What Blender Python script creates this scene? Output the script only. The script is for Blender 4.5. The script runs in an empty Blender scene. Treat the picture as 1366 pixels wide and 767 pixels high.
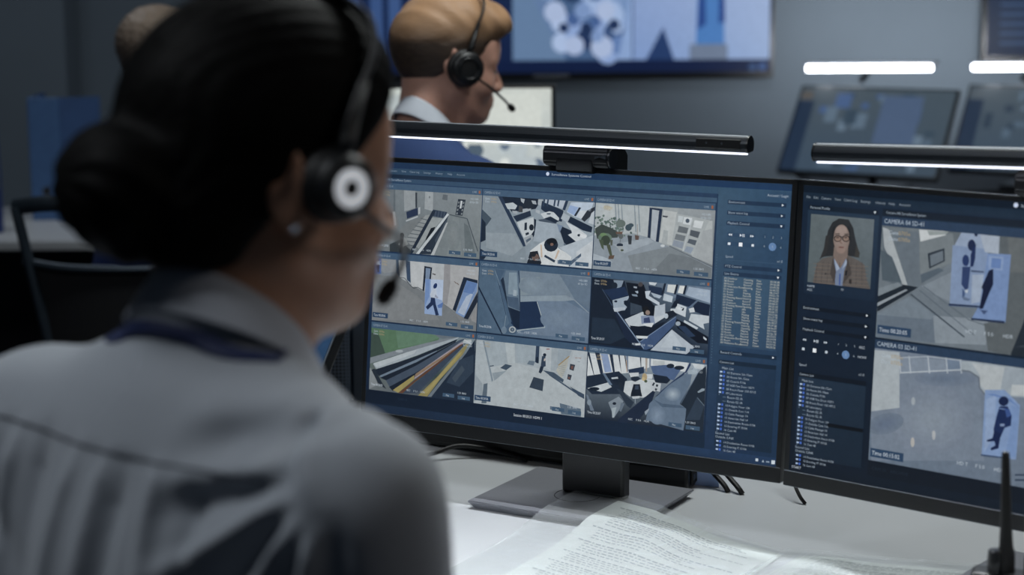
import bpy, bmesh, math, random
import numpy as np
from mathutils import Vector, Matrix
random.seed(7)
COL = bpy.context.scene.collection
R = math.radians

# ------------------------------------------------------------------ helpers
def srgb(h):
    if isinstance(h, str):
        c = [int(h[i:i+2], 16)/255 for i in (0, 2, 4)]
    else:
        c = [v/255 for v in h]
    return tuple(v/12.92 if v <= .04045 else ((v+.055)/1.055)**2.4 for v in c)

def mat(name, col, rough=.5, metal=0., spec=.5, noise=.06, nscale=40., bump=0., bscale=200., emit=None, estr=0.,
        stretch=None, sheen=0., sss=0., coat=0.):
    m = bpy.data.materials.new(name); m.use_nodes = True
    nt = m.node_tree; nt.nodes.clear(); N = nt.nodes.new; Lk = nt.links.new
    out = N('ShaderNodeOutputMaterial'); b = N('ShaderNodeBsdfPrincipled'); Lk(b.outputs[0], out.inputs[0])
    c = srgb(col)
    tc = N('ShaderNodeTexCoord'); mp = N('ShaderNodeMapping'); Lk(tc.outputs['Object'], mp.inputs[0])
    if stretch: mp.inputs['Scale'].default_value = stretch
    nz = N('ShaderNodeTexNoise'); nz.inputs['Scale'].default_value = nscale; nz.inputs['Detail'].default_value = 3
    Lk(mp.outputs[0], nz.inputs['Vector'])
    rp = N('ShaderNodeValToRGB'); Lk(nz.outputs['Fac'], rp.inputs[0])
    rp.color_ramp.elements[0].position = .3; rp.color_ramp.elements[1].position = .7
    rp.color_ramp.elements[0].color = tuple(v*(1-noise) for v in c)+(1,)
    rp.color_ramp.elements[1].color = tuple(min(1, v*(1+noise)) for v in c)+(1,)
    Lk(rp.outputs[0], b.inputs['Base Color'])
    b.inputs['Roughness'].default_value = rough; b.inputs['Metallic'].default_value = metal
    b.inputs['Specular IOR Level'].default_value = spec
    if sheen: b.inputs['Sheen Weight'].default_value = sheen
    if coat: b.inputs['Coat Weight'].default_value = coat
    if sss:
        b.inputs['Subsurface Weight'].default_value = sss
        b.inputs['Subsurface Radius'].default_value = (.012, .005, .003); b.inputs['Subsurface Scale'].default_value = 1.
    if bump:
        n2 = N('ShaderNodeTexNoise'); n2.inputs['Scale'].default_value = bscale; n2.inputs['Detail'].default_value = 4
        Lk(mp.outputs[0], n2.inputs['Vector'])
        bp = N('ShaderNodeBump'); bp.inputs['Strength'].default_value = bump; bp.inputs['Distance'].default_value = .002
        Lk(n2.outputs['Fac'], bp.inputs['Height']); Lk(bp.outputs[0], b.inputs['Normal'])
    if emit:
        b.inputs['Emission Color'].default_value = srgb(emit)+(1,); b.inputs['Emission Strength'].default_value = estr
    return m

def screen_mat(name, strength):
    m = bpy.data.materials.new(name); m.use_nodes = True
    nt = m.node_tree; b = nt.nodes['Principled BSDF']
    at = nt.nodes.new('ShaderNodeVertexColor'); at.layer_name = 'Col'
    b.inputs['Base Color'].default_value = (.004, .005, .007, 1); b.inputs['Roughness'].default_value = .45
    b.inputs['Specular IOR Level'].default_value = .15
    tc = nt.nodes.new('ShaderNodeTexCoord'); nz = nt.nodes.new('ShaderNodeTexNoise'); nz.inputs['Scale'].default_value = 120; nz.inputs['Detail'].default_value = 6; nz.inputs['Roughness'].default_value = .7
    nt.links.new(tc.outputs['Object'], nz.inputs['Vector']); mr = nt.nodes.new('ShaderNodeMapRange'); nt.links.new(nz.outputs['Fac'], mr.inputs[0])
    mr.inputs[1].default_value = .25; mr.inputs[2].default_value = .75; mr.inputs[3].default_value = strength*.84; mr.inputs[4].default_value = strength*1.12
    nt.links.new(at.outputs[0], b.inputs['Emission Color']); nt.links.new(mr.outputs[0], b.inputs['Emission Strength'])
    return m

def tag(o, label=None, cat=None, group=None, kind=None):
    if label: o['label'] = label
    if cat: o['category'] = cat
    if group: o['group'] = group
    if kind: o['kind'] = kind
    return o

def thing(name, loc, label, cat, group=None):
    o = bpy.data.objects.new(name, None); COL.objects.link(o); o.location = loc
    o.empty_display_size = .05
    return tag(o, label, cat, group)

def wloc(o):
    v = Vector(o.location)
    while o.parent: o = o.parent; v += Vector(o.location)
    return v

def obj(name, me, material, parent=None, origin=None, smooth=False, label=None):
    """me holds WORLD coordinates; the object gets its origin at parent / origin"""
    o = bpy.data.objects.new(name, me); COL.objects.link(o)
    base = Vector((0, 0, 0))
    if parent: base = wloc(parent); o.parent = parent
    if origin is not None: o.location = Vector(origin)-base; base = Vector(origin)
    if base.length: me.transform(Matrix.Translation(-base))
    for m in (material if isinstance(material, (list, tuple)) else [material]): me.materials.append(m)
    if smooth:
        me.polygons.foreach_set('use_smooth', [True]*len(me.polygons))
    if label: o['label'] = label
    return o

def mesh_of(bm, name='m'):
    me = bpy.data.meshes.new(name); bmesh.ops.recalc_face_normals(bm, faces=bm.faces); bm.to_mesh(me); bm.free(); return me

def frame(o, x, y, z):
    return Matrix(((x[0], y[0], z[0], o[0]), (x[1], y[1], z[1], o[1]), (x[2], y[2], z[2], o[2]), (0, 0, 0, 1)))
ID = Matrix.Identity(4)

def yaw_frame(o, a):
    c, s = math.cos(a), math.sin(a)
    return frame(o, (c, s, 0), (-s, c, 0), (0, 0, 1))

def add_box(bm, lo, hi, M=ID, bev=0., seg=2):
    vs = [bm.verts.new(M @ Vector((x, y, z))) for x in (lo[0], hi[0]) for y in (lo[1], hi[1]) for z in (lo[2], hi[2])]
    fs = [bm.faces.new([vs[i] for i in q]) for q in ((0, 1, 3, 2), (4, 6, 7, 5), (0, 4, 5, 1), (2, 3, 7, 6), (0, 2, 6, 4), (1, 5, 7, 3))]
    if bev:
        es = list({e for f in fs for e in f.edges})
        bmesh.ops.bevel(bm, geom=es, offset=bev, segments=seg, affect='EDGES', profile=.5)

def box(lo, hi, M=ID, bev=0., seg=2):
    bm = bmesh.new(); add_box(bm, lo, hi, M, bev, seg); return mesh_of(bm)

def add_tube(bm, pts, rad, n=8, caps=True, flat=None):
    pts = [Vector(p) for p in pts]; rings = []
    rad = rad if isinstance(rad, (list, tuple)) else [rad]*len(pts)
    up = None
    for i, p in enumerate(pts):
        t = (pts[min(i+1, len(pts)-1)]-pts[max(i-1, 0)]).normalized()
        if up is None:
            up = Vector((0, 0, 1)) if abs(t.z) < .9 else Vector((1, 0, 0))
        s = t.cross(up).normalized(); up = s.cross(t).normalized()
        fx, fy = flat or (1, 1)
        rings.append([bm.verts.new(p+(s*math.cos(a)*fx+up*math.sin(a)*fy)*rad[i]) for a in (2*math.pi*k/n for k in range(n))])
    for a, b in zip(rings, rings[1:]):
        for k in range(n): bm.faces.new((a[k], a[(k+1) % n], b[(k+1) % n], b[k]))
    if caps: bm.faces.new(rings[0][::-1]); bm.faces.new(rings[-1])

def tube(pts, rad, n=8, flat=None):
    bm = bmesh.new(); add_tube(bm, pts, rad, n, True, flat); return mesh_of(bm)

def spline(pts, k=8):
    P = [np.array(p, float) for p in pts]; P = [2*P[0]-P[1]]+P+[2*P[-1]-P[-2]]; out = []
    for i in range(1, len(P)-2):
        for j in range(k):
            t = j/k
            out.append(.5*((2*P[i])+(-P[i-1]+P[i+1])*t+(2*P[i-1]-5*P[i]+4*P[i+1]-P[i+2])*t*t+(-P[i-1]+3*P[i]-3*P[i+1]+P[i+2])*t**3))
    out.append(P[-2]); return out

def add_lathe(bm, prof, M=ID, n=32, close=False):
    """prof: (r, z) pairs around local z"""
    rings = []
    for r, z in prof:
        rings.append([bm.verts.new(M @ Vector((max(r, 1e-5)*math.cos(2*math.pi*k/n), max(r, 1e-5)*math.sin(2*math.pi*k/n), z))) for k in range(n)])
    prs = list(zip(rings, rings[1:])) + ([(rings[-1], rings[0])] if close else [])
    for a, b in prs:
        for k in range(n): bm.faces.new((a[k], a[(k+1) % n], b[(k+1) % n], b[k]))
    if not close: bmesh.ops.remove_doubles(bm, verts=bm.verts, dist=1e-5)

def lathe(prof, M=ID, n=32, close=False):
    bm = bmesh.new(); add_lathe(bm, prof, M, n, close); return mesh_of(bm)

def add_prism(bm, poly, z0, z1, M=ID):
    a = [bm.verts.new(M @ Vector((x, y, z0))) for x, y in poly]; b = [bm.verts.new(M @ Vector((x, y, z1))) for x, y in poly]
    bm.faces.new(a[::-1]); bm.faces.new(b); n = len(a)
    for k in range(n): bm.faces.new((a[k], a[(k+1) % n], b[(k+1) % n], b[k]))

def grid(fn, nu, nv):
    me = bpy.data.meshes.new('g')
    vs = [tuple(fn(i/nu, j/nv)) for i in range(nu+1) for j in range(nv+1)]
    fs = [(i*(nv+1)+j, (i+1)*(nv+1)+j, (i+1)*(nv+1)+j+1, i*(nv+1)+j+1) for i in range(nu) for j in range(nv)]
    me.from_pydata(vs, [], fs); me.update(); return me

# ------------------------------------------------------------------ flat lit pictures (screen contents), built as coloured faces
class Pic:
    def __init__(s, M, k=.001, step=.00001, base=0.):
        s.M = M; s.k = k; s.step = step; s.lv = base; s.v = []; s.f = []; s.c = []; s.n = 0
    def poly(s, pts, cols):
        if not isinstance(cols, list): cols = [cols]*len(pts)
        i0 = len(s.v); s.n += 1; w = s.lv+s.n*s.step
        for (u, v), c in zip(pts, cols):
            s.v.append(s.M @ Vector((u*s.k, v*s.k, w))); s.c.append(srgb(c))
        s.f.append(list(range(i0, len(s.v))))
    def rect(s, u0, v0, u1, v1, c):  # c: one colour, or TL TR BR BL
        if isinstance(c, list): c = [c[3], c[2], c[1], c[0]]
        s.poly([(u0, v0), (u1, v0), (u1, v1), (u0, v1)], c)
    def disc(s, u, v, r, c, n=16):
        s.poly([(u+r*math.cos(2*math.pi*k/n), v+r*math.sin(2*math.pi*k/n)) for k in range(n)], c)
    CACHE = {}
    def text(s, t, u, v, size, c, align='l', wid=None):
        if t not in Pic.CACHE:
            cu = bpy.data.curves.new('t', 'FONT'); cu.body = t; cu.resolution_u = 2; cu.fill_mode = 'FRONT'
            o = bpy.data.objects.new('t', cu); COL.objects.link(o)
            dg = bpy.context.evaluated_depsgraph_get(); me = bpy.data.meshes.new_from_object(o.evaluated_get(dg))
            vs = np.array([q.co[:2] for q in me.vertices]); fs = [list(p.vertices) for p in me.polygons]
            bpy.data.objects.remove(o); bpy.data.curves.remove(cu); bpy.data.meshes.remove(me)
            Pic.CACHE[t] = (vs, fs, vs[:, 0].max() if len(vs) else 0)
        vs, fs, w = Pic.CACHE[t]
        if not len(vs): return
        sx = size if wid is None else wid/w
        du = {'l': 0, 'c': -w*sx/2, 'r': -w*sx}[align]
        i0 = len(s.v); s.n += 1; ww = s.lv+s.n*s.step; lc = srgb(c)
        for x, y in vs: s.v.append(s.M @ Vector(((u+du+x*sx)*s.k, (v+y*size)*s.k, ww))); s.c.append(lc)
        s.f += [[i0+q for q in f] for f in fs]
    def build(s, name, m, parent, label=None):
        me = bpy.data.meshes.new(name); me.from_pydata([tuple(q) for q in s.v], [], s.f); me.update()
        at = me.color_attributes.new('Col', 'FLOAT_COLOR', 'CORNER')
        li = np.zeros(len(me.loops), np.int32); me.loops.foreach_get('vertex_index', li)
        cc = np.ones((len(s.v), 4), np.float32); q = np.array(s.c); cc[:, :3] = q*.84+.16*(q @ np.array([.2126, .7152, .0722]))[:, None]; at.data.foreach_set('color', cc[li].ravel())
        return obj(name, me, m, parent, label=label)

# ------------------------------------------------------------------ organic surfaces: distance fields meshed with surface nets
class SDF:
    def __init__(s): s.ops = []
    def add(s, kind, k, *a, M=None, op='u'):
        s.ops.append((kind, k, a, None if M is None else np.array(M.inverted(), np.float32), op)); return s
    def cap(s, a, b, ra, rb=None, k=.02, M=None, op='u'):
        return s.add('c', k, np.array(a, np.float32), np.array(b, np.float32), ra, ra if rb is None else rb, M=M, op=op)
    def ell(s, c, r, k=.02, M=None, op='u'):
        return s.add('e', k, np.array(c, np.float32), np.array(r, np.float32), M=M, op=op)
    def fn(s, f, k=.01, M=None, op='u'): return s.add('f', k, f, M=M, op=op)
    def __call__(s, P):
        d = None; cache = {}
        for kind, k, a, Mi, op in s.ops:
            if Mi is None: q = P
            else:
                key = Mi.tobytes()
                if key not in cache: cache[key] = P @ Mi[:3, :3].T+Mi[:3, 3]
                q = cache[key]
            if kind == 'c':
                A, B, ra, rb = a; ab = B-A; t = np.clip((q-A) @ ab/max(float(ab @ ab), 1e-9), 0, 1)
                e = np.linalg.norm(q-A-t[:, None]*ab, axis=1)-(ra+(rb-ra)*t)
            elif kind == 'e':
                C, r = a; x = (q-C)/r; k0 = np.linalg.norm(x, axis=1); k1 = np.linalg.norm(x/r, axis=1)
                e = k0*(k0-1)/np.maximum(k1, 1e-6)
            else:
                if op == 'd': d = d+a[0](q, d); continue
                e = a[0](q)
            if d is None: d = e; continue
            if op == 'u':
                h = np.clip(.5+.5*(e-d)/k, 0, 1); d = e+(d-e)*h-k*h*(1-h)
            else:
                e = -e if op == 's' else e
                h = np.clip(.5-.5*(e-d)/k, 0, 1); d = e+(d-e)*h+k*h*(1-h)
        return d

def nets(f, lo, hi, h, B=6):
    lo = np.array(lo, np.float32); n = np.ceil((np.array(hi)-lo)/h/B).astype(int)*B
    nb = n//B
    bc = [lo[i]+(np.arange(nb[i])+.5)*B*h for i in range(3)]
    C = np.stack(np.meshgrid(*bc, indexing='ij'), -1).reshape(-1, 3).astype(np.float32)
    cd = f(C).reshape(nb)
    act = np.abs(cd) < B*h*1.35+.012
    V = np.repeat(np.repeat(np.repeat(cd, B, 0), B, 1), B, 2).astype(np.float32)
    mk = np.repeat(np.repeat(np.repeat(act, B, 0), B, 1), B, 2)
    idx = np.argwhere(mk)
    vals = np.empty(len(idx), np.float32)
    for s in range(0, len(idx), 400000):
        vals[s:s+400000] = f((lo+idx[s:s+400000]*h).astype(np.float32))
    V[mk] = vals
    S = V < 0
    m = [S[i:n[0]-1+i, j:n[1]-1+j, k:n[2]-1+k] for i in (0, 1) for j in (0, 1) for k in (0, 1)]
    cnt = sum(x.astype(np.int8) for x in m); cells = (cnt > 0) & (cnt < 8)
    ci = np.argwhere(cells); vid = np.full(cells.shape, -1, np.int32); vid[cells] = np.arange(len(ci))
    acc = np.zeros((len(ci), 3), np.float32); num = np.zeros(len(ci), np.float32)
    cor = [(i, j, k) for i in (0, 1) for j in (0, 1) for k in (0, 1)]
    cv = [V[ci[:, 0]+a, ci[:, 1]+b, ci[:, 2]+c] for a, b, c in cor]
    for x in range(8):
        for y in range(x+1, 8):
            dd = np.subtract(cor[y], cor[x])
            if np.abs(dd).sum() != 1: continue
            a, b = cv[x], cv[y]; cr = (a < 0) != (b < 0); t = np.where(cr, a/np.where(cr, a-b, 1), 0)
            acc += np.where(cr[:, None], np.array(cor[x], np.float32)+t[:, None]*dd, 0); num += cr
    verts = lo+(ci+acc/num[:, None])*h
    quads = []
    for ax in range(3):
        o1, o2 = [(1, 2), (2, 0), (0, 1)][ax]
        sl0 = [slice(1, -1)]*3; sl0[ax] = slice(0, -1); sl1 = [slice(1, -1)]*3; sl1[ax] = slice(1, None)
        a = S[tuple(sl0)]; b = S[tuple(sl1)]; e = np.argwhere(a != b)
        if not len(e): continue
        base = e.copy(); base[:, o1] += 1; base[:, o2] += 1; flip = a[e[:, 0], e[:, 1], e[:, 2]]
        def at(d1, d2):
            q = base.copy(); q[:, o1] -= d1; q[:, o2] -= d2; return vid[q[:, 0], q[:, 1], q[:, 2]]
        Q = np.stack([at(1, 1), at(0, 1), at(0, 0), at(1, 0)], 1); Q[~flip] = Q[~flip][:, ::-1]
        quads.append(Q[(Q >= 0).all(1)])
    Q = np.concatenate(quads)
    me = bpy.data.meshes.new('s'); me.vertices.add(len(verts)); me.vertices.foreach_set('co', verts.astype(np.float32).ravel())
    me.loops.add(Q.size); me.loops.foreach_set('vertex_index', Q.astype(np.int32).ravel())
    me.polygons.add(len(Q)); me.polygons.foreach_set('loop_start', np.arange(0, Q.size, 4, dtype=np.int32))
    me.update(calc_edges=True); me.validate()
    return me

QUICK = False
# camera pictures on the screens, as plain numbers: r, g, b, then x, y pairs in tenths of a millimetre on the glass
UI = {}
UI['f11'] = [
    [112,122,128,128,137,141,110,120,123,104,112,116], [92,102,109,120,3138,120,3216,413,3216,439,2741,299,2689,134,2853], [104,113,119,221,3216,386,3216,401,2913,238,2874],
    [42,54,68,161,2840,385,2900,410,2740,230,2685], [150,158,162,380,2916,424,2921,453,2742,412,2731], [141,149,153,551,3216,734,3216,746,2988,573,2934],
    [50,58,66,735,3194,764,3195,774,2995,749,2988], [36,50,77,605,2928,784,2996,793,2899,621,2837], [166,173,178,791,2996,823,3005,827,2921,798,2905],
    [166,173,178,605,2815,790,2887,794,2870,606,2798], [149,157,161,892,3216,1019,3216,1024,2964,891,2985],
    [100,108,112,974,3147,973,3138,970,3132,965,3129,960,3131,955,3137,954,3146,955,3154,958,3161,963,3163,968,3161,972,3155], [92,100,106,1172,3194,1248,3191,1243,3117,1164,3126],
    [110,117,120,624,2789,909,2900,1026,2922,779,2433,521,2429,359,2533], [136,143,145,909,2900,1029,2925,760,2460,601,2550], [88,97,103,836,2849,982,2827,985,2840,839,2862],
    [88,97,103,796,2797,947,2778,950,2790,799,2809], [88,97,103,756,2744,912,2728,915,2741,759,2757], [88,97,103,716,2691,878,2678,880,2691,718,2704],
    [88,97,103,676,2638,843,2629,844,2642,678,2651], [88,97,103,636,2585,808,2579,809,2592,637,2598], [88,97,103,596,2532,773,2529,774,2542,597,2545],
    [88,97,103,556,2478,738,2479,739,2492,556,2491], [88,97,103,515,2425,703,2429,703,2442,516,2438], [43,57,76,1026,2986,1251,2964,1217,2879,1019,2896],
    [80,94,112,1071,2968,1055,2881,1062,2881,1078,2967], [80,94,112,1118,2971,1102,2884,1109,2883,1125,2970], [80,94,112,1165,2973,1149,2887,1156,2886,1172,2973],
    [80,94,112,1209,2976,1193,2890,1200,2889,1215,2975], [141,149,151,1018,2878,1188,2877,957,2624,829,2450,785,2476], [17,25,33,1005,2735,1072,2759,1043,2659,928,2515,937,2601],
    [38,50,64,1241,2828,1278,2930,1036,2393,849,2380,818,2380,1058,2638], [60,72,86,1270,2915,1247,2821,1097,2526,1077,2582], [180,189,194,786,2380,1252,2947,1281,2934,837,2380],
    [29,41,57,678,2380,1020,2974,1068,2967,732,2380], [113,123,127,1295,2927,1562,2901,1742,2472,1754,2380,1081,2380,1270,2826],
    [120,130,133,1346,2906,1430,2904,1505,2413,1272,2396], [96,107,111,1516,2838,1592,2801,1719,2428,1555,2416], [168,175,178,1021,2380,1242,2821,1270,2831,1074,2382,1049,2380],
    [70,80,87,1285,2928,1561,2892,1564,2904,1287,2941], [70,80,87,1556,2895,1743,2477,1756,2482,1569,2900], [38,48,60,1412,3146,1528,3144,1488,2930,1378,2935],
    [122,131,136,1418,3115,1438,3115,1433,3089,1413,3090], [122,131,136,1490,3114,1510,3114,1505,3088,1485,3088], [122,131,136,1411,3067,1431,3067,1426,3041,1406,3041],
    [122,131,136,1483,3065,1502,3065,1497,3039,1477,3040], [122,131,136,1404,3018,1424,3018,1418,2992,1398,2992], [122,131,136,1475,3017,1495,3017,1490,2991,1470,2991],
    [122,131,136,1396,2970,1416,2969,1411,2944,1391,2944], [122,131,136,1468,2968,1488,2968,1482,2942,1462,2943], [190,198,202,1451,3126,1481,3125,1466,3025,1440,3026],
    [50,58,63,367,2380,362,2476,515,2551,711,2413,700,2380], [150,156,156,573,2591,621,2573,655,2496,571,2454,501,2485],
    [14,19,24,588,2614,584,2596,572,2583,555,2577,537,2581,524,2592,519,2609,522,2627,534,2640,551,2646,569,2643,582,2631],
    [16,22,28,521,2602,584,2606,573,2490,575,2380,524,2380,527,2487],
    [114,124,128,1475,2666,1473,2604,1459,2548,1436,2503,1405,2472,1369,2460,1333,2467,1299,2493,1271,2535,1251,2589,1242,2650,1245,2712,1258,2769,1282,2814,1313,2844,1349,2856,1385,2849,1419,2823,1447,2781,1466,2727],
    [116,126,129,1452,2664,1450,2615,1439,2570,1420,2534,1396,2509,1367,2500,1338,2505,1311,2526,1288,2560,1273,2603,1266,2652,1268,2701,1279,2746,1297,2783,1322,2807,1351,2817,1380,2811,1407,2790,1429,2756,1445,2713],
    [118,127,131,1429,2663,1427,2626,1419,2592,1405,2565,1386,2547,1365,2539,1343,2544,1323,2559,1306,2584,1294,2617,1289,2654,1290,2691,1299,2724,1313,2752,1331,2770,1353,2777,1375,2773,1395,2757,1412,2732,1423,2699],
    [120,129,132,1405,2661,1404,2637,1399,2614,1390,2596,1377,2584,1363,2579,1348,2582,1335,2592,1324,2609,1316,2631,1312,2655,1313,2680,1319,2702,1328,2721,1341,2733,1355,2737,1369,2734,1383,2724,1394,2707,1402,2686],
    [122,131,134,1382,2660,1382,2647,1379,2636,1374,2627,1368,2621,1361,2619,1354,2620,1347,2625,1341,2634,1337,2644,1336,2657,1336,2669,1339,2680,1344,2689,1350,2695,1357,2698,1364,2696,1371,2691,1377,2683,1380,2672],
    ]
UI['f12'] = [
    [118,134,146,140,154,166,150,164,174,112,126,138], [124,138,148,1786,2380,1786,3216,2041,3216,2451,2579,2493,2387,2395,2380],
    [136,149,158,1861,2734,2298,2749,2419,2577,2265,2454,1871,2538], [62,78,92,1786,2914,1786,3033,1933,2921,1857,2818,1791,2814],
    [22,36,54,1786,2605,1786,2917,1846,2860,1858,2636,1786,2603], [28,42,60,1786,2380,1786,2519,1841,2494,1877,2426,1847,2382,1825,2380],
    [20,33,50,2046,3216,2673,3216,2641,3172,2582,3086,2235,3023,2132,3129], [34,52,76,2017,3216,2077,3216,2482,2602,2426,2591],
    [176,186,192,2124,3128,2244,3149,2310,3111,2281,3061,2168,3061], [150,160,168,2233,3044,2314,3042,2316,3001,2251,3011], [158,168,176,2353,3211,2417,3201,2404,3144,2363,3170],
    [158,168,176,2497,3191,2577,3189,2595,3142,2515,3151], [158,168,176,2583,3079,2646,3069,2649,3021,2585,3045], [158,168,176,2615,3212,2678,3215,2659,3132,2611,3143],
    [158,168,176,2392,3074,2518,3096,2505,3040,2395,3019], [28,38,50,2449,3202,2513,3192,2566,3099,2471,3079,2390,3116], [60,62,66,2334,3113,2391,3102,2394,3033,2331,3029],
    [30,46,66,2254,2969,2504,3060,2524,2992,2313,2903], [182,191,196,2314,2896,2556,2981,2597,2810,2537,2751,2428,2702,2340,2849],
    [30,42,56,2430,2897,2465,2906,2470,2809,2431,2800], [30,42,56,2449,2766,2496,2783,2505,2756,2458,2735],
    [22,32,44,2570,2847,2566,2826,2555,2810,2537,2804,2520,2808,2506,2822,2500,2843,2504,2864,2516,2880,2533,2886,2551,2882,2564,2868],
    [20,34,52,2565,2960,2598,2949,2599,2783,2556,2697,2537,2751,2574,2809], [150,160,168,2420,2702,2553,2752,2571,2712,2466,2594],
    [80,96,112,2462,2677,2531,2716,2537,2689,2473,2643], [26,42,64,2671,3194,2990,3089,2975,2945,2904,2954,2854,3020,2710,3059,2661,3090],
    [186,195,200,2657,3028,2788,3068,2851,3058,2933,2990,2928,2955,2857,2965,2792,3002,2715,2970], [60,76,94,2750,3041,2813,3045,2798,3027,2751,3024],
    [66,80,96,2629,2951,2746,2972,2905,2940,2877,2884,2751,2889,2671,2912], [24,38,56,2715,2970,2808,3003,2936,2949,2875,2925],
    [112,132,156,2906,2913,3001,2892,2976,2794,2895,2844], [168,180,194,2701,3216,3036,3216,3005,3104,2863,3130,2704,3176], [40,58,82,2695,3216,2718,3216,2705,3121,2682,3133],
    [40,58,82,2749,3216,2772,3216,2760,3124,2737,3136], [40,58,82,2850,3216,2873,3216,2862,3130,2839,3142], [40,58,82,2904,3216,2927,3216,2916,3133,2894,3145],
    [36,54,78,3014,3216,3055,3216,3013,3091,2974,3102], [176,192,210,3093,3198,3405,3216,3415,3216,3389,3134,3274,2991,3149,3024,3038,3072],
    [140,166,206,3079,3163,3204,3143,3148,3038,3045,3079], [190,198,206,3237,3104,3329,3110,3258,3003,3188,3026], [34,44,58,3212,3144,3243,3139,3172,3025,3145,3035],
    [40,46,56,3329,3110,3433,3163,3434,3158,3434,3087,3299,2965,3251,2996], [180,190,198,3392,3080,3434,3116,3434,2938,3353,2955],
    [162,174,184,2992,3062,3095,3014,3061,2936,2957,2985], [22,38,58,3095,3021,3417,2905,3406,2836,3282,2855,3060,2950],
    [190,198,203,3029,2948,3187,2890,3347,2798,3262,2670,3070,2773,3129,2831],
    [30,44,58,3256,2792,3253,2784,3245,2777,3233,2774,3220,2775,3211,2781,3207,2789,3210,2797,3219,2804,3231,2807,3243,2805,3252,2800],
    [208,214,218,3253,2819,3347,2791,3326,2749,3240,2771], [20,34,52,2986,2884,3113,2844,3130,2811,3069,2786,3262,2663,3190,2576,3030,2660,2958,2820],
    [90,106,122,3029,2681,3143,2586,3202,2631,3174,2575,3144,2559,3014,2659], [196,204,208,3123,2667,3178,2650,3157,2608,3117,2625],
    [150,164,176,2606,2935,2906,2913,2979,2726,2885,2733,2732,2667,2573,2670], [198,204,206,2533,2543,2669,2649,2792,2713,2955,2600,3146,2518,3108,2380,2581,2380,2525,2390],
    [170,182,192,2954,2614,3434,2804,3434,2380,3108,2380,3147,2504], [186,194,200,3216,2380,3205,2577,3434,2742,3434,2380],
    [26,38,54,2938,2647,2927,2602,2891,2568,2840,2552,2788,2560,2748,2590,2732,2633,2743,2678,2780,2713,2831,2728,2883,2720,2922,2690],
    [14,20,28,2919,2687,2910,2662,2884,2642,2847,2633,2809,2637,2780,2653,2769,2677,2778,2702,2804,2722,2841,2731,2879,2727,2908,2711],
    [120,92,80,2871,2649,2868,2640,2859,2632,2847,2629,2834,2630,2825,2637,2821,2646,2824,2656,2833,2664,2845,2667,2858,2665,2867,2659],
    [190,170,150,2678,2636,2702,2631,2719,2473,2695,2471], [190,170,150,2940,2586,2964,2573,2923,2474,2893,2458], [40,56,76,2753,2510,2909,2446,2895,2417,2742,2482],
    [24,32,44,2494,2380,2533,2529,2643,2551,2707,2403,2698,2380],
    [104,84,76,2670,2470,2664,2446,2645,2427,2619,2419,2592,2423,2571,2439,2562,2462,2568,2486,2587,2504,2614,2513,2641,2508,2661,2492],
    [30,32,38,2623,2508,2619,2489,2605,2475,2584,2469,2563,2472,2548,2484,2541,2502,2546,2520,2560,2534,2580,2541,2601,2537,2617,2525],
    [70,90,112,3275,2565,3277,2527,3110,2380,3108,2380,3105,2433], [96,116,136,2940,2455,3150,2450,3137,2401,2942,2407],
    ]
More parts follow.
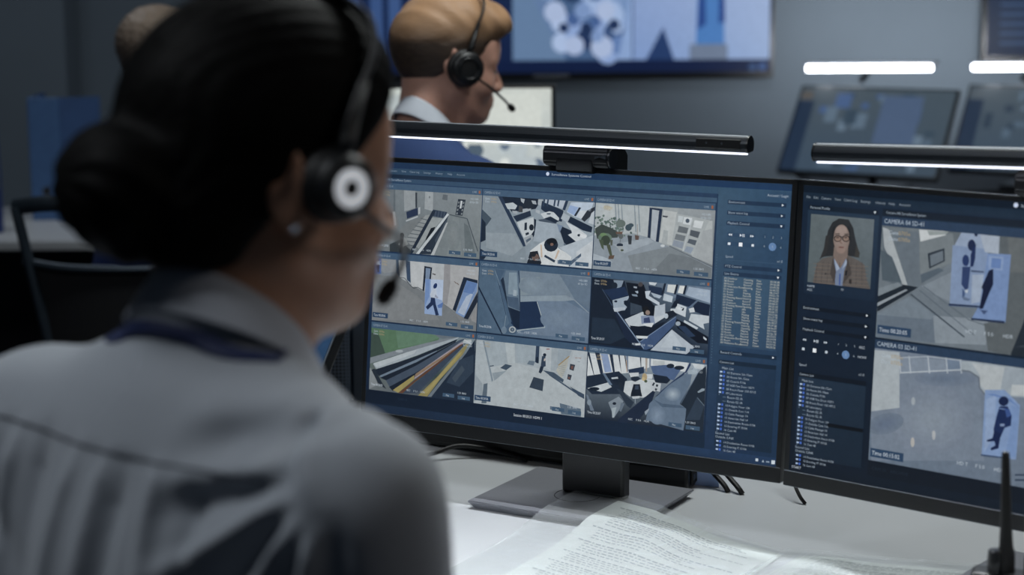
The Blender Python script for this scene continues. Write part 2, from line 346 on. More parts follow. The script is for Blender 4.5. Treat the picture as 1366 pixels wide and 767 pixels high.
UI['f13'] = [
    [160,172,176,140,148,152,108,116,122,140,152,160], [168,177,180,3446,3216,4190,3216,4213,2826,3993,2868,3446,2803],
    [134,146,156,3456,2380,3446,2728,3446,2803,3994,2854,4213,2826,4494,2748,4805,2631,5081,2528,5084,2470,5084,2380],
    [120,130,136,4024,2380,3931,2582,4495,2734,4805,2618,5074,2514,5081,2390,4949,2380], [108,117,123,4262,2380,4500,2651,4805,2618,5074,2514,5081,2390,4949,2380],
    [160,172,182,3446,2483,3446,2574,3635,2532,3732,2483,3449,2433], [150,162,172,3719,2708,4213,2826,4278,2775,3883,2607],
    [128,142,150,3714,3216,3719,3216,3728,3216,3772,2867,3753,2866], [128,142,150,3754,3216,3768,3216,3811,2870,3792,2868], [128,142,150,3801,3216,3815,3216,3858,2873,3839,2871],
    [128,142,150,3981,3216,3996,3216,4037,2884,4019,2883], [128,142,150,4036,3216,4050,3216,4091,2888,4073,2887], [174,182,184,3533,3198,3707,3208,3724,3047,3558,3037],
    [178,176,160,3565,3186,3685,3172,3679,3143,3552,3150], [150,158,160,4191,3202,4589,3197,4573,2961,4495,2734,4339,2779,4377,3185],
    [28,44,68,4199,3199,4376,3192,4347,2779,4305,2784,4328,3168,4235,3179,4229,2820,4191,2827], [164,174,182,4236,3176,4331,3168,4308,2784,4237,2814],
    [176,182,182,4392,3179,4576,3162,4524,2750,4354,2780], [156,164,166,4406,2937,4468,2927,4463,2760,4386,2768], [60,66,74,4381,3113,4457,3109,4443,3089,4382,3093],
    [190,198,202,4433,2741,4430,2732,4419,2725,4404,2722,4388,2723,4377,2729,4372,2737,4376,2745,4387,2752,4402,2755,4417,2754,4429,2749],
    [160,168,170,4569,3148,5017,3093,4819,2646,4524,2750], [186,196,200,4594,3122,4662,3119,4652,3042,4591,3045], [196,204,208,4670,3113,4784,3106,4759,3015,4660,3029],
    [70,84,98,4748,3069,4745,3055,4736,3044,4723,3040,4709,3043,4699,3052,4694,3066,4697,3080,4706,3090,4720,3095,4733,3092,4744,3083],
    [200,207,210,4815,3080,4936,3074,4911,2983,4798,2996], [96,104,110,4609,2998,4739,2979,4720,2909,4591,2921], [78,86,94,4770,2960,4899,2941,4873,2864,4759,2890],
    [108,116,122,4577,2899,4707,2880,4688,2810,4558,2829], [80,90,100,4754,2849,4860,2835,4841,2772,4734,2799], [132,144,158,4551,2821,4689,2803,4671,2719,4532,2750],
    [136,150,166,4729,2757,4828,2743,4787,2665,4695,2693], [178,186,190,4778,3087,4673,2693,4687,2690,4791,3084], [170,177,178,5010,3085,5054,3088,5079,2555,4804,2638],
    [156,163,166,4935,2957,5060,2993,5084,2593,5084,2550,4812,2639], [80,88,96,4493,2737,4803,2625,4806,2632,4496,2745], [80,88,96,4803,2625,5079,2524,5082,2532,4806,2632],
    [68,88,86,3483,3021,3477,3033,3485,3045,3500,3046,3511,3037,3510,3023,3498,3016], [72,93,89,3518,2983,3519,2992,3528,2997,3538,2996,3542,2989,3536,2981,3526,2978],
    [78,99,93,3749,2906,3748,2919,3760,2931,3776,2932,3784,2922,3778,2909,3763,2902], [86,107,100,3503,2960,3496,2952,3484,2952,3477,2960,3479,2970,3490,2975,3500,2970],
    [102,124,113,3770,2964,3767,2978,3778,2989,3794,2990,3803,2979,3799,2965,3784,2959], [72,92,89,3622,2972,3616,2960,3602,2958,3593,2967,3594,2980,3605,2987,3618,2984],
    [82,103,97,3596,2833,3584,2829,3574,2834,3573,2845,3582,2853,3594,2853,3601,2844], [66,86,84,3951,2860,3944,2872,3950,2883,3964,2884,3976,2875,3977,2862,3966,2855],
    [77,98,93,3832,2906,3824,2899,3812,2900,3806,2909,3810,2918,3821,2921,3831,2916], [77,98,93,3542,2898,3527,2897,3520,2904,3526,2915,3542,2920,3554,2916,3554,2906],
    [75,96,91,3618,2832,3610,2835,3603,2847,3604,2858,3610,2860,3619,2852,3622,2840], [67,87,85,3813,2861,3804,2857,3792,2861,3787,2870,3792,2877,3804,2877,3813,2869],
    [102,123,112,3662,2834,3656,2847,3663,2861,3679,2867,3690,2860,3690,2845,3677,2834], [92,113,104,3682,2900,3686,2910,3701,2919,3716,2919,3720,2912,3710,2902,3693,2897],
    [92,114,105,3490,2840,3482,2829,3471,2829,3467,2839,3472,2853,3483,2859,3491,2853], [74,95,90,3682,2929,3678,2916,3669,2913,3661,2921,3661,2935,3668,2944,3678,2941],
    [101,122,112,3509,2888,3496,2880,3480,2885,3474,2898,3482,2910,3498,2912,3510,2902], [84,105,99,3645,2878,3638,2872,3622,2871,3610,2876,3610,2882,3623,2886,3638,2884],
    [71,91,88,3642,2874,3629,2878,3625,2890,3634,2901,3648,2902,3657,2893,3655,2880], [87,108,101,3788,2898,3775,2895,3763,2902,3763,2915,3774,2923,3788,2921,3795,2910],
    [70,90,87,3713,2842,3699,2848,3694,2862,3702,2875,3718,2876,3728,2865,3726,2850], [101,123,112,3774,2918,3773,2927,3780,2935,3792,2937,3798,2930,3794,2921,3784,2915],
    [87,108,101,3546,3002,3537,2991,3517,2987,3500,2994,3500,3006,3516,3015,3536,3013], [85,106,99,3647,3005,3646,3014,3652,3021,3663,3021,3668,3015,3665,3006,3656,3002],
    [93,114,105,3735,2848,3738,2858,3752,2867,3767,2867,3771,2860,3762,2849,3746,2844], [96,118,108,3698,3024,3688,3015,3674,3017,3667,3027,3671,3038,3684,3042,3696,3035],
    [102,123,112,3513,2885,3500,2884,3490,2893,3491,2905,3501,2912,3514,2907,3519,2895], [73,93,89,3503,3016,3491,3015,3478,3025,3474,3038,3481,3044,3495,3039,3505,3026],
    [98,119,109,3478,2841,3464,2832,3446,2835,3446,2863,3460,2865,3476,2856], [96,117,108,3631,2962,3627,2971,3632,2990,3642,3003,3650,3001,3649,2985,3640,2968],
    [78,98,93,3843,2890,3835,2899,3836,2918,3846,2931,3856,2930,3860,2914,3854,2897], [82,102,96,3710,2839,3696,2834,3684,2841,3683,2854,3693,2863,3708,2862,3715,2851],
    [69,89,86,3924,2960,3926,2969,3936,2975,3947,2974,3951,2967,3944,2959,3932,2956], [86,108,100,3757,2864,3752,2858,3740,2857,3732,2861,3732,2868,3741,2872,3752,2870],
    [92,113,104,3787,2870,3780,2884,3788,2901,3805,2910,3818,2903,3817,2886,3804,2872], [86,107,100,3822,2887,3808,2889,3803,2899,3811,2908,3826,2911,3836,2904,3835,2894],
    [81,102,96,3527,2862,3511,2860,3498,2871,3497,2886,3510,2894,3526,2889,3533,2875], [81,101,96,3829,2783,3817,2792,3817,2809,3828,2822,3843,2821,3850,2806,3844,2789],
    [91,113,104,3717,2876,3708,2866,3688,2864,3672,2872,3673,2883,3689,2889,3709,2886], [78,98,93,3563,2867,3548,2868,3534,2881,3532,2897,3542,2903,3558,2896,3567,2880],
    [92,113,105,3931,2805,3919,2811,3916,2827,3923,2840,3936,2841,3944,2828,3942,2812], [74,94,90,3648,2971,3646,2983,3654,2990,3665,2986,3672,2975,3669,2965,3658,2963],
    [86,107,100,3510,2833,3498,2839,3497,2848,3508,2853,3523,2850,3530,2842,3524,2834], [85,106,99,3446,2910,3446,2927,3449,2929,3460,2928,3466,2921,3461,2911,3450,2908],
    [96,117,108,3448,3005,3446,3009,3446,3022,3450,3032,3463,3043,3471,3039,3470,3024,3459,3009], [66,86,84,3735,3017,3719,3014,3702,3024,3698,3040,3709,3050,3727,3047,3739,3032],
    [78,99,94,3607,2945,3598,2951,3594,2966,3599,2979,3608,2979,3615,2968,3614,2953], [75,96,91,3608,2841,3615,2849,3633,2856,3650,2856,3652,2849,3638,2840,3619,2837],
    [69,89,86,3657,2938,3655,2949,3663,2965,3675,2974,3683,2971,3680,2956,3668,2942], [90,111,103,3581,3052,3569,3042,3555,3045,3550,3057,3557,3070,3572,3074,3582,3066],
    [105,127,115,3825,2805,3814,2814,3816,2824,3828,2826,3842,2820,3847,2810,3839,2803], [80,101,95,3618,2976,3613,2989,3621,3004,3638,3009,3649,3001,3648,2986,3634,2974],
    [80,101,95,3567,2951,3553,2943,3535,2948,3528,2962,3536,2975,3553,2976,3567,2966], [85,106,99,3766,2931,3760,2938,3763,2947,3773,2950,3781,2946,3782,2937,3775,2930],
    [80,100,95,3532,3039,3525,3033,3510,3031,3498,3036,3499,3043,3511,3048,3525,3046], [77,98,93,3732,3022,3717,3026,3711,3039,3718,3052,3734,3055,3745,3045,3745,3031],
    [83,104,97,3789,2941,3781,2935,3762,2934,3747,2939,3747,2947,3763,2950,3782,2948], [91,112,104,3548,3011,3541,3019,3544,3029,3553,3034,3563,3031,3565,3021,3558,3012],
    [79,100,94,3838,2841,3825,2842,3815,2852,3815,2866,3826,2871,3838,2865,3844,2852], [101,123,112,3565,3004,3553,2994,3536,2996,3527,3009,3533,3023,3550,3027,3564,3019],
    [90,111,103,3500,2851,3492,2844,3476,2844,3464,2850,3465,2858,3478,2863,3494,2859], [77,98,93,3723,2848,3717,2853,3715,2866,3719,2876,3726,2877,3730,2867,3729,2854],
    [99,121,111,3698,2864,3683,2858,3664,2865,3655,2879,3662,2891,3681,2890,3697,2878], [66,86,84,3820,2843,3808,2844,3801,2854,3804,2865,3816,2869,3826,2862,3828,2851],
    [86,107,100,3716,2954,3708,2944,3691,2943,3680,2952,3682,2964,3696,2970,3711,2965], [78,98,93,3856,2955,3844,2960,3840,2972,3848,2982,3862,2983,3871,2974,3869,2962],
    [85,106,99,3539,2942,3529,2950,3529,2965,3538,2977,3550,2976,3556,2963,3551,2948], [95,116,107,3541,2833,3527,2834,3513,2848,3509,2863,3518,2869,3534,2861,3544,2845],
    [79,99,94,3595,2880,3585,2875,3566,2877,3552,2884,3554,2892,3570,2894,3589,2888], [75,96,91,3721,2979,3707,2977,3690,2987,3681,3001,3687,3008,3704,3004,3719,2991],
    [104,126,115,3611,2915,3605,2923,3609,2935,3619,2942,3628,2938,3629,2927,3622,2917], [85,106,99,3577,2901,3573,2912,3583,2929,3597,2939,3607,2933,3603,2918,3590,2903],
    [67,87,84,3489,3021,3481,3024,3476,3034,3478,3045,3486,3046,3494,3039,3495,3027], [92,114,105,3727,2879,3730,2891,3747,2901,3765,2902,3769,2894,3758,2882,3739,2875],
    [99,120,110,3806,2795,3801,2806,3808,2821,3821,2829,3831,2824,3829,2810,3818,2797], [77,97,93,3739,2967,3741,2974,3752,2982,3763,2984,3767,2979,3760,2970,3748,2965],
    [82,103,97,3768,3015,3771,3025,3786,3037,3802,3041,3806,3035,3796,3023,3779,3015], [95,117,107,3831,2882,3822,2883,3814,2891,3813,2901,3820,2905,3830,2900,3835,2890],
    [105,126,115,3705,2985,3709,2999,3726,3006,3743,3003,3747,2990,3735,2979,3716,2977], [92,114,105,3887,2823,3876,2816,3864,2819,3859,2830,3866,2840,3878,2842,3887,2835],
    [88,110,102,3545,2895,3539,2890,3526,2890,3517,2895,3518,2901,3528,2904,3541,2902], [97,119,109,3740,2963,3730,2955,3720,2957,3716,2967,3722,2977,3733,2980,3741,2974],
    [66,86,84,3522,2887,3513,2894,3512,2907,3520,2918,3530,2917,3535,2906,3531,2892], [91,112,104,3843,2853,3836,2847,3825,2847,3818,2854,3820,2862,3830,2865,3840,2861],
    [81,102,96,3581,2922,3572,2925,3568,2936,3572,2945,3582,2946,3589,2939,3588,2928], [100,122,111,3458,2868,3456,2882,3469,2896,3487,2899,3496,2890,3490,2875,3473,2865],
    [70,90,87,3681,2894,3672,2897,3667,2906,3670,2915,3679,2917,3686,2910,3687,2900], [88,109,102,3667,2884,3655,2879,3644,2885,3642,2896,3651,2905,3664,2904,3671,2895],
    [77,98,93,3622,2975,3609,2967,3588,2972,3577,2985,3583,2997,3602,2999,3619,2989], [81,102,96,3950,2802,3940,2811,3940,2825,3951,2835,3964,2832,3969,2820,3963,2807],
    [78,98,93,3803,2995,3797,2987,3786,2986,3780,2994,3782,3004,3792,3009,3801,3004], [73,93,90,3574,2881,3560,2879,3544,2889,3539,2903,3547,2911,3564,2907,3576,2894],
    [72,92,89,3453,3014,3446,3013,3446,3042,3455,3039,3460,3026], [72,92,89,3547,2844,3539,2836,3520,2835,3505,2840,3506,2850,3521,2855,3540,2852],
    [71,91,88,3730,3012,3720,3015,3717,3025,3722,3034,3733,3035,3740,3027,3739,3017], [76,96,92,3738,2905,3731,2914,3735,2924,3747,2926,3757,2919,3759,2909,3751,2902],
    [104,126,114,3806,2964,3797,2968,3795,2977,3801,2985,3812,2985,3818,2977,3816,2968], [58,68,64,3455,2889,3547,2951,3708,2905,3806,2855,3778,2797,3494,2764],
    [92,114,98,3702,2792,3691,2761,3656,2737,3608,2726,3558,2731,3521,2750,3506,2779,3517,2809,3552,2833,3601,2844,3650,2840,3687,2820],
    [100,132,88,3626,2822,3620,2809,3603,2798,3580,2793,3556,2795,3538,2803,3531,2816,3537,2829,3553,2839,3577,2844,3601,2842,3619,2834],
    [54,66,52,3680,2755,3673,2722,3651,2697,3618,2686,3584,2692,3558,2714,3548,2746,3555,2779,3578,2804,3610,2815,3644,2809,3670,2787],
    [70,84,64,3519,2751,3582,2755,3597,2629,3564,2655], [72,80,62,3625,2702,3680,2705,3720,2567,3689,2557], [92,74,60,3672,2563,3751,2576,3738,2526,3667,2520],
    [80,86,74,3677,2762,3716,2764,3712,2694,3689,2692], [104,78,64,3750,2866,3851,2879,3838,2843,3763,2835], [88,96,96,3767,2846,3857,2844,3859,2802,3810,2785],
    [96,106,112,3818,2793,3813,2715,3821,2715,3826,2793],
    [30,42,58,3864,2710,3859,2698,3842,2689,3819,2684,3795,2685,3777,2692,3770,2703,3776,2715,3793,2724,3816,2729,3840,2728,3857,2721],
    [150,158,162,3780,2691,3862,2697,3873,2634,3822,2624],
    [70,80,66,3876,2646,3873,2639,3866,2633,3855,2630,3844,2631,3835,2636,3832,2643,3835,2650,3842,2656,3853,2658,3864,2657,3873,2653],
    [96,110,104,3883,2980,3876,2954,3851,2934,3817,2925,3783,2929,3756,2946,3745,2971,3753,2997,3777,3017,3812,3026,3846,3021,3873,3004],
    [56,74,84,3973,2936,3968,2915,3952,2899,3929,2891,3905,2895,3887,2910,3880,2930,3885,2952,3901,2968,3924,2975,3948,2971,3966,2957],
    [60,78,88,3997,2966,3992,2953,3978,2943,3958,2938,3937,2940,3922,2949,3916,2961,3920,2974,3935,2984,3955,2989,3975,2986,3991,2978],
    [48,54,60,3917,2834,3979,2832,3978,2726,3939,2723], [92,74,66,4018,2848,4080,2838,4075,2789,4029,2786], [120,100,84,4042,2983,4051,2843,4057,2844,4049,2983],
    ]
UI['f21'] = [
    [120,130,138,160,166,170,112,116,120,118,122,126], [112,118,122,120,1430,120,2044,526,2056,808,1927,1258,1763,1769,1551,1775,1436,1775,1430],
    [120,125,128,120,1655,530,1962,848,1814,1202,1529,120,1431], [130,136,141,219,2273,265,2276,480,2276,488,2118,298,2082,235,2114],
    [66,84,104,472,2276,516,2276,543,2050,489,2104], [166,172,176,515,2276,1296,2276,1250,1762,808,1934,544,2043], [148,157,164,619,2276,705,2276,721,1948,648,2029],
    [52,72,98,627,2276,632,2276,696,2270,723,1985,662,2019], [176,181,184,705,2272,927,2274,929,1908,807,1941,739,1928], [60,66,72,543,2039,621,2037,622,2046,544,2047],
    [60,66,72,618,2039,717,1945,725,1951,625,2045], [60,66,72,718,1945,771,1913,777,1920,724,1952], [60,66,72,776,1913,835,1932,832,1940,773,1921],
    [60,66,72,831,1932,944,1884,949,1891,836,1940], [26,36,50,929,2227,1052,2216,1025,1858,1005,2072,954,2068,943,1894,915,1906],
    [110,132,160,951,2204,1029,2200,1015,2051,955,2051], [160,162,164,1256,2276,1471,2276,1756,2265,1758,2074,1557,2129,1431,1663,1241,1761],
    [138,139,142,1239,2276,1332,2276,1345,2027,1310,1739,1241,1761], [74,70,70,1061,2141,1117,2131,1105,2117,1057,2128], [110,96,88,1399,2057,1477,2014,1482,2020,1404,2063],
    [110,96,88,1483,2019,1465,2039,1458,2034,1476,2014], [110,96,88,1462,2040,1420,2044,1419,2037,1461,2033], [132,158,198,952,2056,1237,2064,1237,1586,962,1591],
    [168,186,212,1040,2057,1234,2064,1236,1790,1052,1831], [104,136,186,955,2054,1026,2056,1028,1829,973,1710,964,1622],
    [24,48,96,1141,1968,1130,1950,1115,1938,1099,1935,1088,1944,1083,1960,1086,1980,1097,1999,1112,2011,1128,2013,1140,2005,1144,1988],
    [178,190,206,1080,1934,1127,1945,1149,1840,1112,1801,1049,1817,1037,1859], [140,150,170,1118,1866,1170,1827,1154,1811,1111,1829],
    [30,48,84,1056,1817,1117,1815,1133,1738,1191,1592,1140,1583,1091,1720,1010,1648,978,1681,1047,1752], [78,112,170,1159,1719,1249,1769,1236,1696,1178,1684],
    [28,42,62,1548,2129,1765,2103,1767,2061,1600,2087,1447,1665,1400,1682], [110,140,184,1600,2087,1767,2061,1764,1962,1585,1591,1449,1644],
    [160,176,198,1603,1877,1715,1944,1583,1620,1481,1654], [86,120,172,1600,2083,1759,2060,1700,1914,1550,1930], [30,40,56,1773,1948,1775,1905,1775,1813,1644,1575,1577,1584],
    [120,124,128,1449,1644,1585,1584,1571,1533,1503,1556], [136,138,140,1684,1600,1775,1767,1775,1541,1702,1559], [70,102,158,120,2192,123,2266,233,2274,243,2070,120,2058],
    [36,56,100,201,2249,198,2238,189,2228,177,2224,165,2227,156,2234,152,2246,154,2258,163,2267,175,2271,187,2269,197,2261], [150,170,196,154,2231,207,2235,216,2192,153,2188],
    [30,46,86,149,2187,205,2191,210,2090,184,2088],
    ]
UI['f22'] = [
    [72,98,122,84,106,128,96,118,142,66,92,116], [112,130,146,2394,2276,3215,2276,3421,2275,3434,2045,3434,1963,3199,1970,3088,2009,2404,1945],
    [124,141,152,2415,2183,2700,2219,2617,1990,2404,1952], [94,114,134,2980,2268,3429,2262,3434,2180,3434,1864,3215,1971],
    [130,147,160,2404,1945,3088,2013,3215,1964,3076,1939,2685,1906,2408,1872], [126,142,156,3085,2002,3212,1954,3218,1967,3091,2015],
    [126,142,156,3210,1955,3427,1806,3434,1814,3434,1819,3220,1966], [102,122,144,2685,1906,3092,1940,3432,1812,3434,1773,3434,1498,2358,1451,2798,1575],
    [64,90,116,1786,2276,1936,2276,2170,2262,2111,2145,2319,1587,2390,1454,2198,1436,1786,2004], [74,100,124,1786,2276,1895,2276,2023,2271,2271,1583,2164,1461,1786,2015],
    [36,54,78,2028,2250,2213,1689,2220,1692,2036,2252], [20,36,58,1786,1990,2163,1430,2167,1430,2183,1438,1786,2028], [110,136,156,2020,2249,2104,2059,2111,2062,2028,2252],
    [28,44,64,2112,2131,2150,2176,2236,1931,2439,1752,2419,1513,2320,1573], [25,46,76,2408,1872,2670,1900,2790,1586,2395,1510,2295,1585,2373,1774],
    [20,36,58,2267,1807,2423,1751,2427,1520,2337,1547], [92,114,134,2186,2263,2346,2268,2391,2181,2423,1751,2243,1791,2212,1929,2159,2163],
    [122,143,158,2235,2239,2348,2247,2387,1957,2234,1959], [66,88,112,2212,1929,2389,1923,2419,1757,2251,1806], [148,164,176,2312,2021,2360,2018,2364,1941,2308,1944],
    [40,58,82,2366,2276,2386,2152,2400,2154,2380,2276], [40,58,82,2386,2152,2418,1764,2432,1766,2400,2154], [150,164,172,2664,1895,2796,1574,2807,1578,2676,1900],
    [150,164,172,2801,1581,2387,1504,2389,1493,2802,1570],
    [60,84,108,2388,1503,2381,1477,2358,1456,2326,1446,2294,1450,2269,1466,2259,1491,2267,1517,2289,1537,2321,1547,2353,1543,2378,1527],
    [156,166,172,2376,1509,2370,1486,2352,1469,2326,1460,2299,1464,2279,1478,2270,1499,2276,1521,2295,1539,2321,1547,2348,1544,2368,1530],
    [56,78,102,2354,1506,2350,1493,2340,1482,2325,1477,2309,1479,2298,1488,2293,1501,2296,1514,2307,1525,2322,1530,2337,1528,2349,1519],
    [120,134,146,2336,1505,2335,1498,2330,1492,2324,1490,2318,1491,2313,1496,2311,1502,2312,1510,2316,1515,2323,1518,2329,1516,2334,1512],
    [100,122,142,2240,1489,2236,1465,2221,1446,2201,1437,2179,1442,2163,1458,2156,1481,2161,1505,2175,1524,2196,1533,2217,1528,2233,1512],
    [120,140,156,2213,1677,2197,1521,2205,1520,2221,1676],
    [103,123,145,3290,1731,3279,1683,3242,1637,3182,1598,3106,1570,3020,1554,2933,1554,2853,1568,2788,1596,2746,1635,2729,1680,2741,1729,2779,1774,2839,1814,2917,1842,3003,1857,3090,1857,3169,1842,3232,1814,3274,1776],
    [104,124,146,3244,1726,3235,1687,3204,1649,3154,1616,3090,1592,3018,1580,2946,1579,2879,1591,2826,1614,2790,1646,2777,1685,2786,1725,2817,1763,2868,1795,2932,1819,3004,1832,3077,1832,3143,1820,3195,1796,3230,1764],
    [106,126,147,3197,1722,3190,1690,3165,1660,3125,1634,3074,1615,3017,1605,2959,1604,2906,1614,2863,1633,2835,1658,2824,1689,2831,1721,2856,1751,2897,1777,2948,1796,3006,1806,3064,1807,3116,1797,3159,1778,3187,1753],
    [107,127,148,3151,1718,3146,1694,3127,1671,3097,1652,3059,1638,3016,1630,2972,1630,2932,1637,2900,1651,2879,1670,2871,1693,2876,1717,2895,1740,2925,1759,2964,1774,3007,1781,3051,1781,3090,1774,3122,1760,3143,1741],
    [108,128,149,3105,1714,3101,1698,3088,1683,3068,1670,3043,1660,3014,1655,2985,1655,2959,1660,2937,1669,2923,1682,2918,1697,2921,1713,2934,1728,2954,1742,2980,1751,3009,1756,3038,1756,3064,1751,3085,1742,3099,1729],
    [110,130,150,3058,1710,3056,1702,3050,1694,3040,1688,3027,1683,3013,1680,2998,1680,2985,1683,2974,1687,2967,1694,2965,1701,2966,1709,2973,1717,2983,1724,2996,1728,3010,1731,3024,1731,3038,1728,3048,1724,3055,1717],
    [114,132,147,2769,2114,2761,2079,2736,2046,2696,2018,2644,1998,2585,1988,2526,1988,2472,2000,2429,2021,2400,2049,2389,2083,2396,2118,2422,2151,2463,2179,2515,2199,2573,2209,2632,2208,2686,2197,2729,2176,2758,2147],
    [116,134,149,2737,2111,2731,2082,2710,2055,2676,2031,2633,2015,2584,2006,2535,2007,2490,2016,2454,2034,2430,2058,2420,2086,2427,2115,2448,2142,2482,2166,2526,2182,2574,2191,2624,2190,2668,2180,2704,2163,2728,2139],
    [118,136,151,2706,2109,2701,2085,2684,2063,2657,2045,2622,2031,2583,2025,2544,2025,2508,2033,2479,2047,2460,2066,2452,2088,2457,2112,2474,2134,2502,2152,2536,2166,2575,2172,2615,2172,2651,2164,2679,2150,2698,2131],
    [120,138,152,2674,2106,2671,2089,2658,2072,2638,2058,2612,2048,2582,2043,2553,2043,2526,2049,2504,2060,2490,2074,2484,2091,2488,2108,2501,2125,2521,2139,2547,2149,2576,2154,2606,2153,2633,2148,2654,2137,2669,2123],
    [122,140,154,2643,2104,2640,2092,2632,2081,2618,2072,2601,2065,2581,2062,2562,2062,2544,2066,2529,2073,2520,2082,2516,2093,2518,2105,2527,2116,2541,2125,2558,2132,2577,2135,2597,2135,2615,2131,2629,2124,2639,2115],
    [124,142,156,2611,2101,2610,2095,2606,2090,2599,2085,2590,2082,2580,2080,2571,2080,2562,2082,2554,2085,2550,2090,2548,2096,2549,2102,2553,2107,2560,2112,2569,2115,2578,2117,2588,2117,2597,2115,2604,2111,2609,2107],
    ]
UI['f23'] = [
    [18,28,42,110,132,154,28,44,64,18,30,46], [20,32,48,3450,1430,3446,1602,3446,2276,3522,2276,3908,2260,3965,2082,3801,1926,4185,1523,4217,1430],
    [30,46,64,3476,1769,3794,1769,3948,1557,3749,1452,3477,1455], [122,140,158,3750,2262,3892,2266,3865,2186,3788,2152],
    [24,36,50,3811,2196,3807,2175,3793,2158,3772,2151,3752,2155,3736,2169,3729,2190,3733,2211,3747,2228,3768,2235,3788,2231,3804,2217],
    [26,46,76,3615,2124,3912,2190,3973,2089,3741,2006], [70,92,120,3596,2135,3750,1935,3756,1938,3601,2138],
    [148,164,180,3749,2007,3981,2083,3968,2039,3908,1978,3958,1940,3929,1895,3781,1868],
    [18,30,46,3970,2004,3966,1994,3955,1986,3940,1982,3924,1983,3912,1990,3907,1999,3911,2009,3922,2017,3937,2021,3953,2020,3965,2014],
    [24,38,56,3819,1999,3817,1991,3809,1985,3798,1983,3787,1984,3778,1988,3775,1995,3778,2002,3785,2008,3796,2011,3807,2010,3816,2005],
    [170,182,194,3763,1909,3927,1937,3936,1910,3797,1855], [14,22,34,3924,2248,4175,2239,4246,2077,4345,1973,4197,1862,4002,1986,3944,2179],
    [150,166,182,4055,2145,4109,2157,4119,2130,4088,2120], [120,138,156,4011,2107,4089,2106,4098,2081,4028,2084],
    [70,66,68,4162,2239,4158,2224,4147,2213,4130,2208,4113,2210,4099,2219,4094,2233,4098,2247,4110,2259,4127,2264,4144,2261,4157,2252],
    [12,18,28,4091,2205,4176,2212,4218,2018,4126,1997], [150,162,176,4036,2207,4083,2204,4081,2183,4037,2186], [52,66,82,4001,2000,4159,1971,4179,1889,4010,1845],
    [190,200,208,4243,2276,4354,2276,4329,2238,4252,2246], [28,46,72,4237,2230,4423,2218,4444,2121,4336,2126,4257,2162],
    [180,192,204,4195,2157,4272,2170,4252,2106,4403,2034,4405,1992,4215,2074], [160,176,192,4273,2149,4429,2120,4400,2083,4322,2097],
    [88,108,130,4354,2276,4436,2276,4423,2218,4352,2240], [100,120,142,4465,2276,5078,2276,5082,2078,4731,2159,4463,2053,4470,2193],
    [200,206,206,4504,2266,4634,2269,4602,2163,4494,2175], [208,212,210,4665,2265,4755,2265,4724,2166,4640,2173], [150,168,188,4786,2261,5072,2243,5082,2085,4747,2154],
    [22,34,52,4452,2276,4481,2276,4449,2136,4421,2141], [22,34,52,4616,2276,4645,2276,4617,2150,4589,2154], [22,34,52,4735,2276,4764,2276,4738,2160,4710,2164],
    [178,192,204,4458,2151,4581,2126,4571,2048,4447,2066], [24,40,64,4625,2157,4901,2104,4801,2013,4616,2052], [20,32,50,4600,2065,4689,2114,4650,2000,4560,1978],
    [188,198,206,4647,2041,4771,2010,4763,1884,4554,1949,4560,1971,4636,1977], [24,36,52,4695,2003,4741,1994,4728,1958,4690,1968],
    [196,204,210,4634,2005,4726,1992,4705,1963,4621,1976], [22,36,60,4917,2092,5083,2065,5077,1912,4879,1964,4860,2032], [80,102,134,4905,2105,4783,1994,4791,1987,4912,2099],
    [184,194,202,4836,1932,5077,1926,5081,1844,5008,1823,5027,1756,4811,1847], [196,204,210,4802,1992,4869,2012,4887,1958,4820,1945],
    [186,196,204,4750,1848,4944,1769,4922,1746,4744,1820], [14,22,36,4628,1858,4752,1814,5084,1669,5084,1582,4947,1582,4665,1736],
    [36,56,84,4664,1764,4770,1774,4912,1662,4823,1640],
    [150,164,178,4703,1798,4699,1784,4688,1773,4671,1767,4654,1770,4642,1779,4636,1792,4640,1806,4651,1818,4668,1823,4685,1821,4698,1812],
    [180,190,200,5017,1672,5064,1642,5058,1620,5019,1644], [180,190,198,3935,1782,4149,1886,4360,1975,4480,2027,4490,1860,4327,1747,4004,1689],
    [168,180,192,4344,1987,4481,2020,4481,1887,4352,1848], [24,34,48,4487,1916,4592,1953,4656,1903,4508,1820],
    [170,184,196,4532,1878,4529,1861,4520,1848,4506,1842,4492,1845,4482,1856,4477,1873,4480,1890,4489,1903,4502,1909,4516,1905,4527,1894],
    [12,20,32,4154,2055,4344,1987,4337,1846,4197,1862],
    [22,24,28,4273,1932,4268,1906,4251,1886,4227,1877,4202,1882,4182,1899,4174,1923,4179,1949,4197,1969,4221,1978,4246,1973,4265,1956],
    [140,122,112,4280,1897,4277,1882,4266,1869,4251,1864,4235,1867,4223,1877,4218,1892,4221,1908,4232,1920,4247,1925,4263,1923,4275,1912],
    [122,138,166,4159,1844,4259,1860,4336,1860,4357,1764,4296,1744,4172,1747], [52,66,104,4199,1820,4275,1841,4295,1772,4202,1764],
    [206,212,216,4188,1749,4341,1777,4314,1718,4236,1725], [16,26,42,4010,1711,4298,1714,4493,1804,4537,1836,4362,1680,4184,1537,4088,1584],
    [58,82,120,4215,1430,4170,1521,4642,1880,4644,1846,4618,1774,4344,1468,4259,1430], [24,38,62,3789,1868,3868,1861,4154,1520,4221,1442,4096,1444,3948,1557],
    [120,142,170,3823,1861,4216,1437,4226,1446,3834,1869], [110,134,166,4165,1517,4637,1872,4632,1879,4159,1524], [196,204,208,4103,1593,4274,1602,4260,1572,4121,1559],
    [196,204,210,4101,1493,4171,1507,4164,1478,4102,1470], [166,178,190,4315,1430,4590,1715,4906,1523,4806,1430], [176,188,198,4451,1478,4591,1702,4755,1508],
    ]
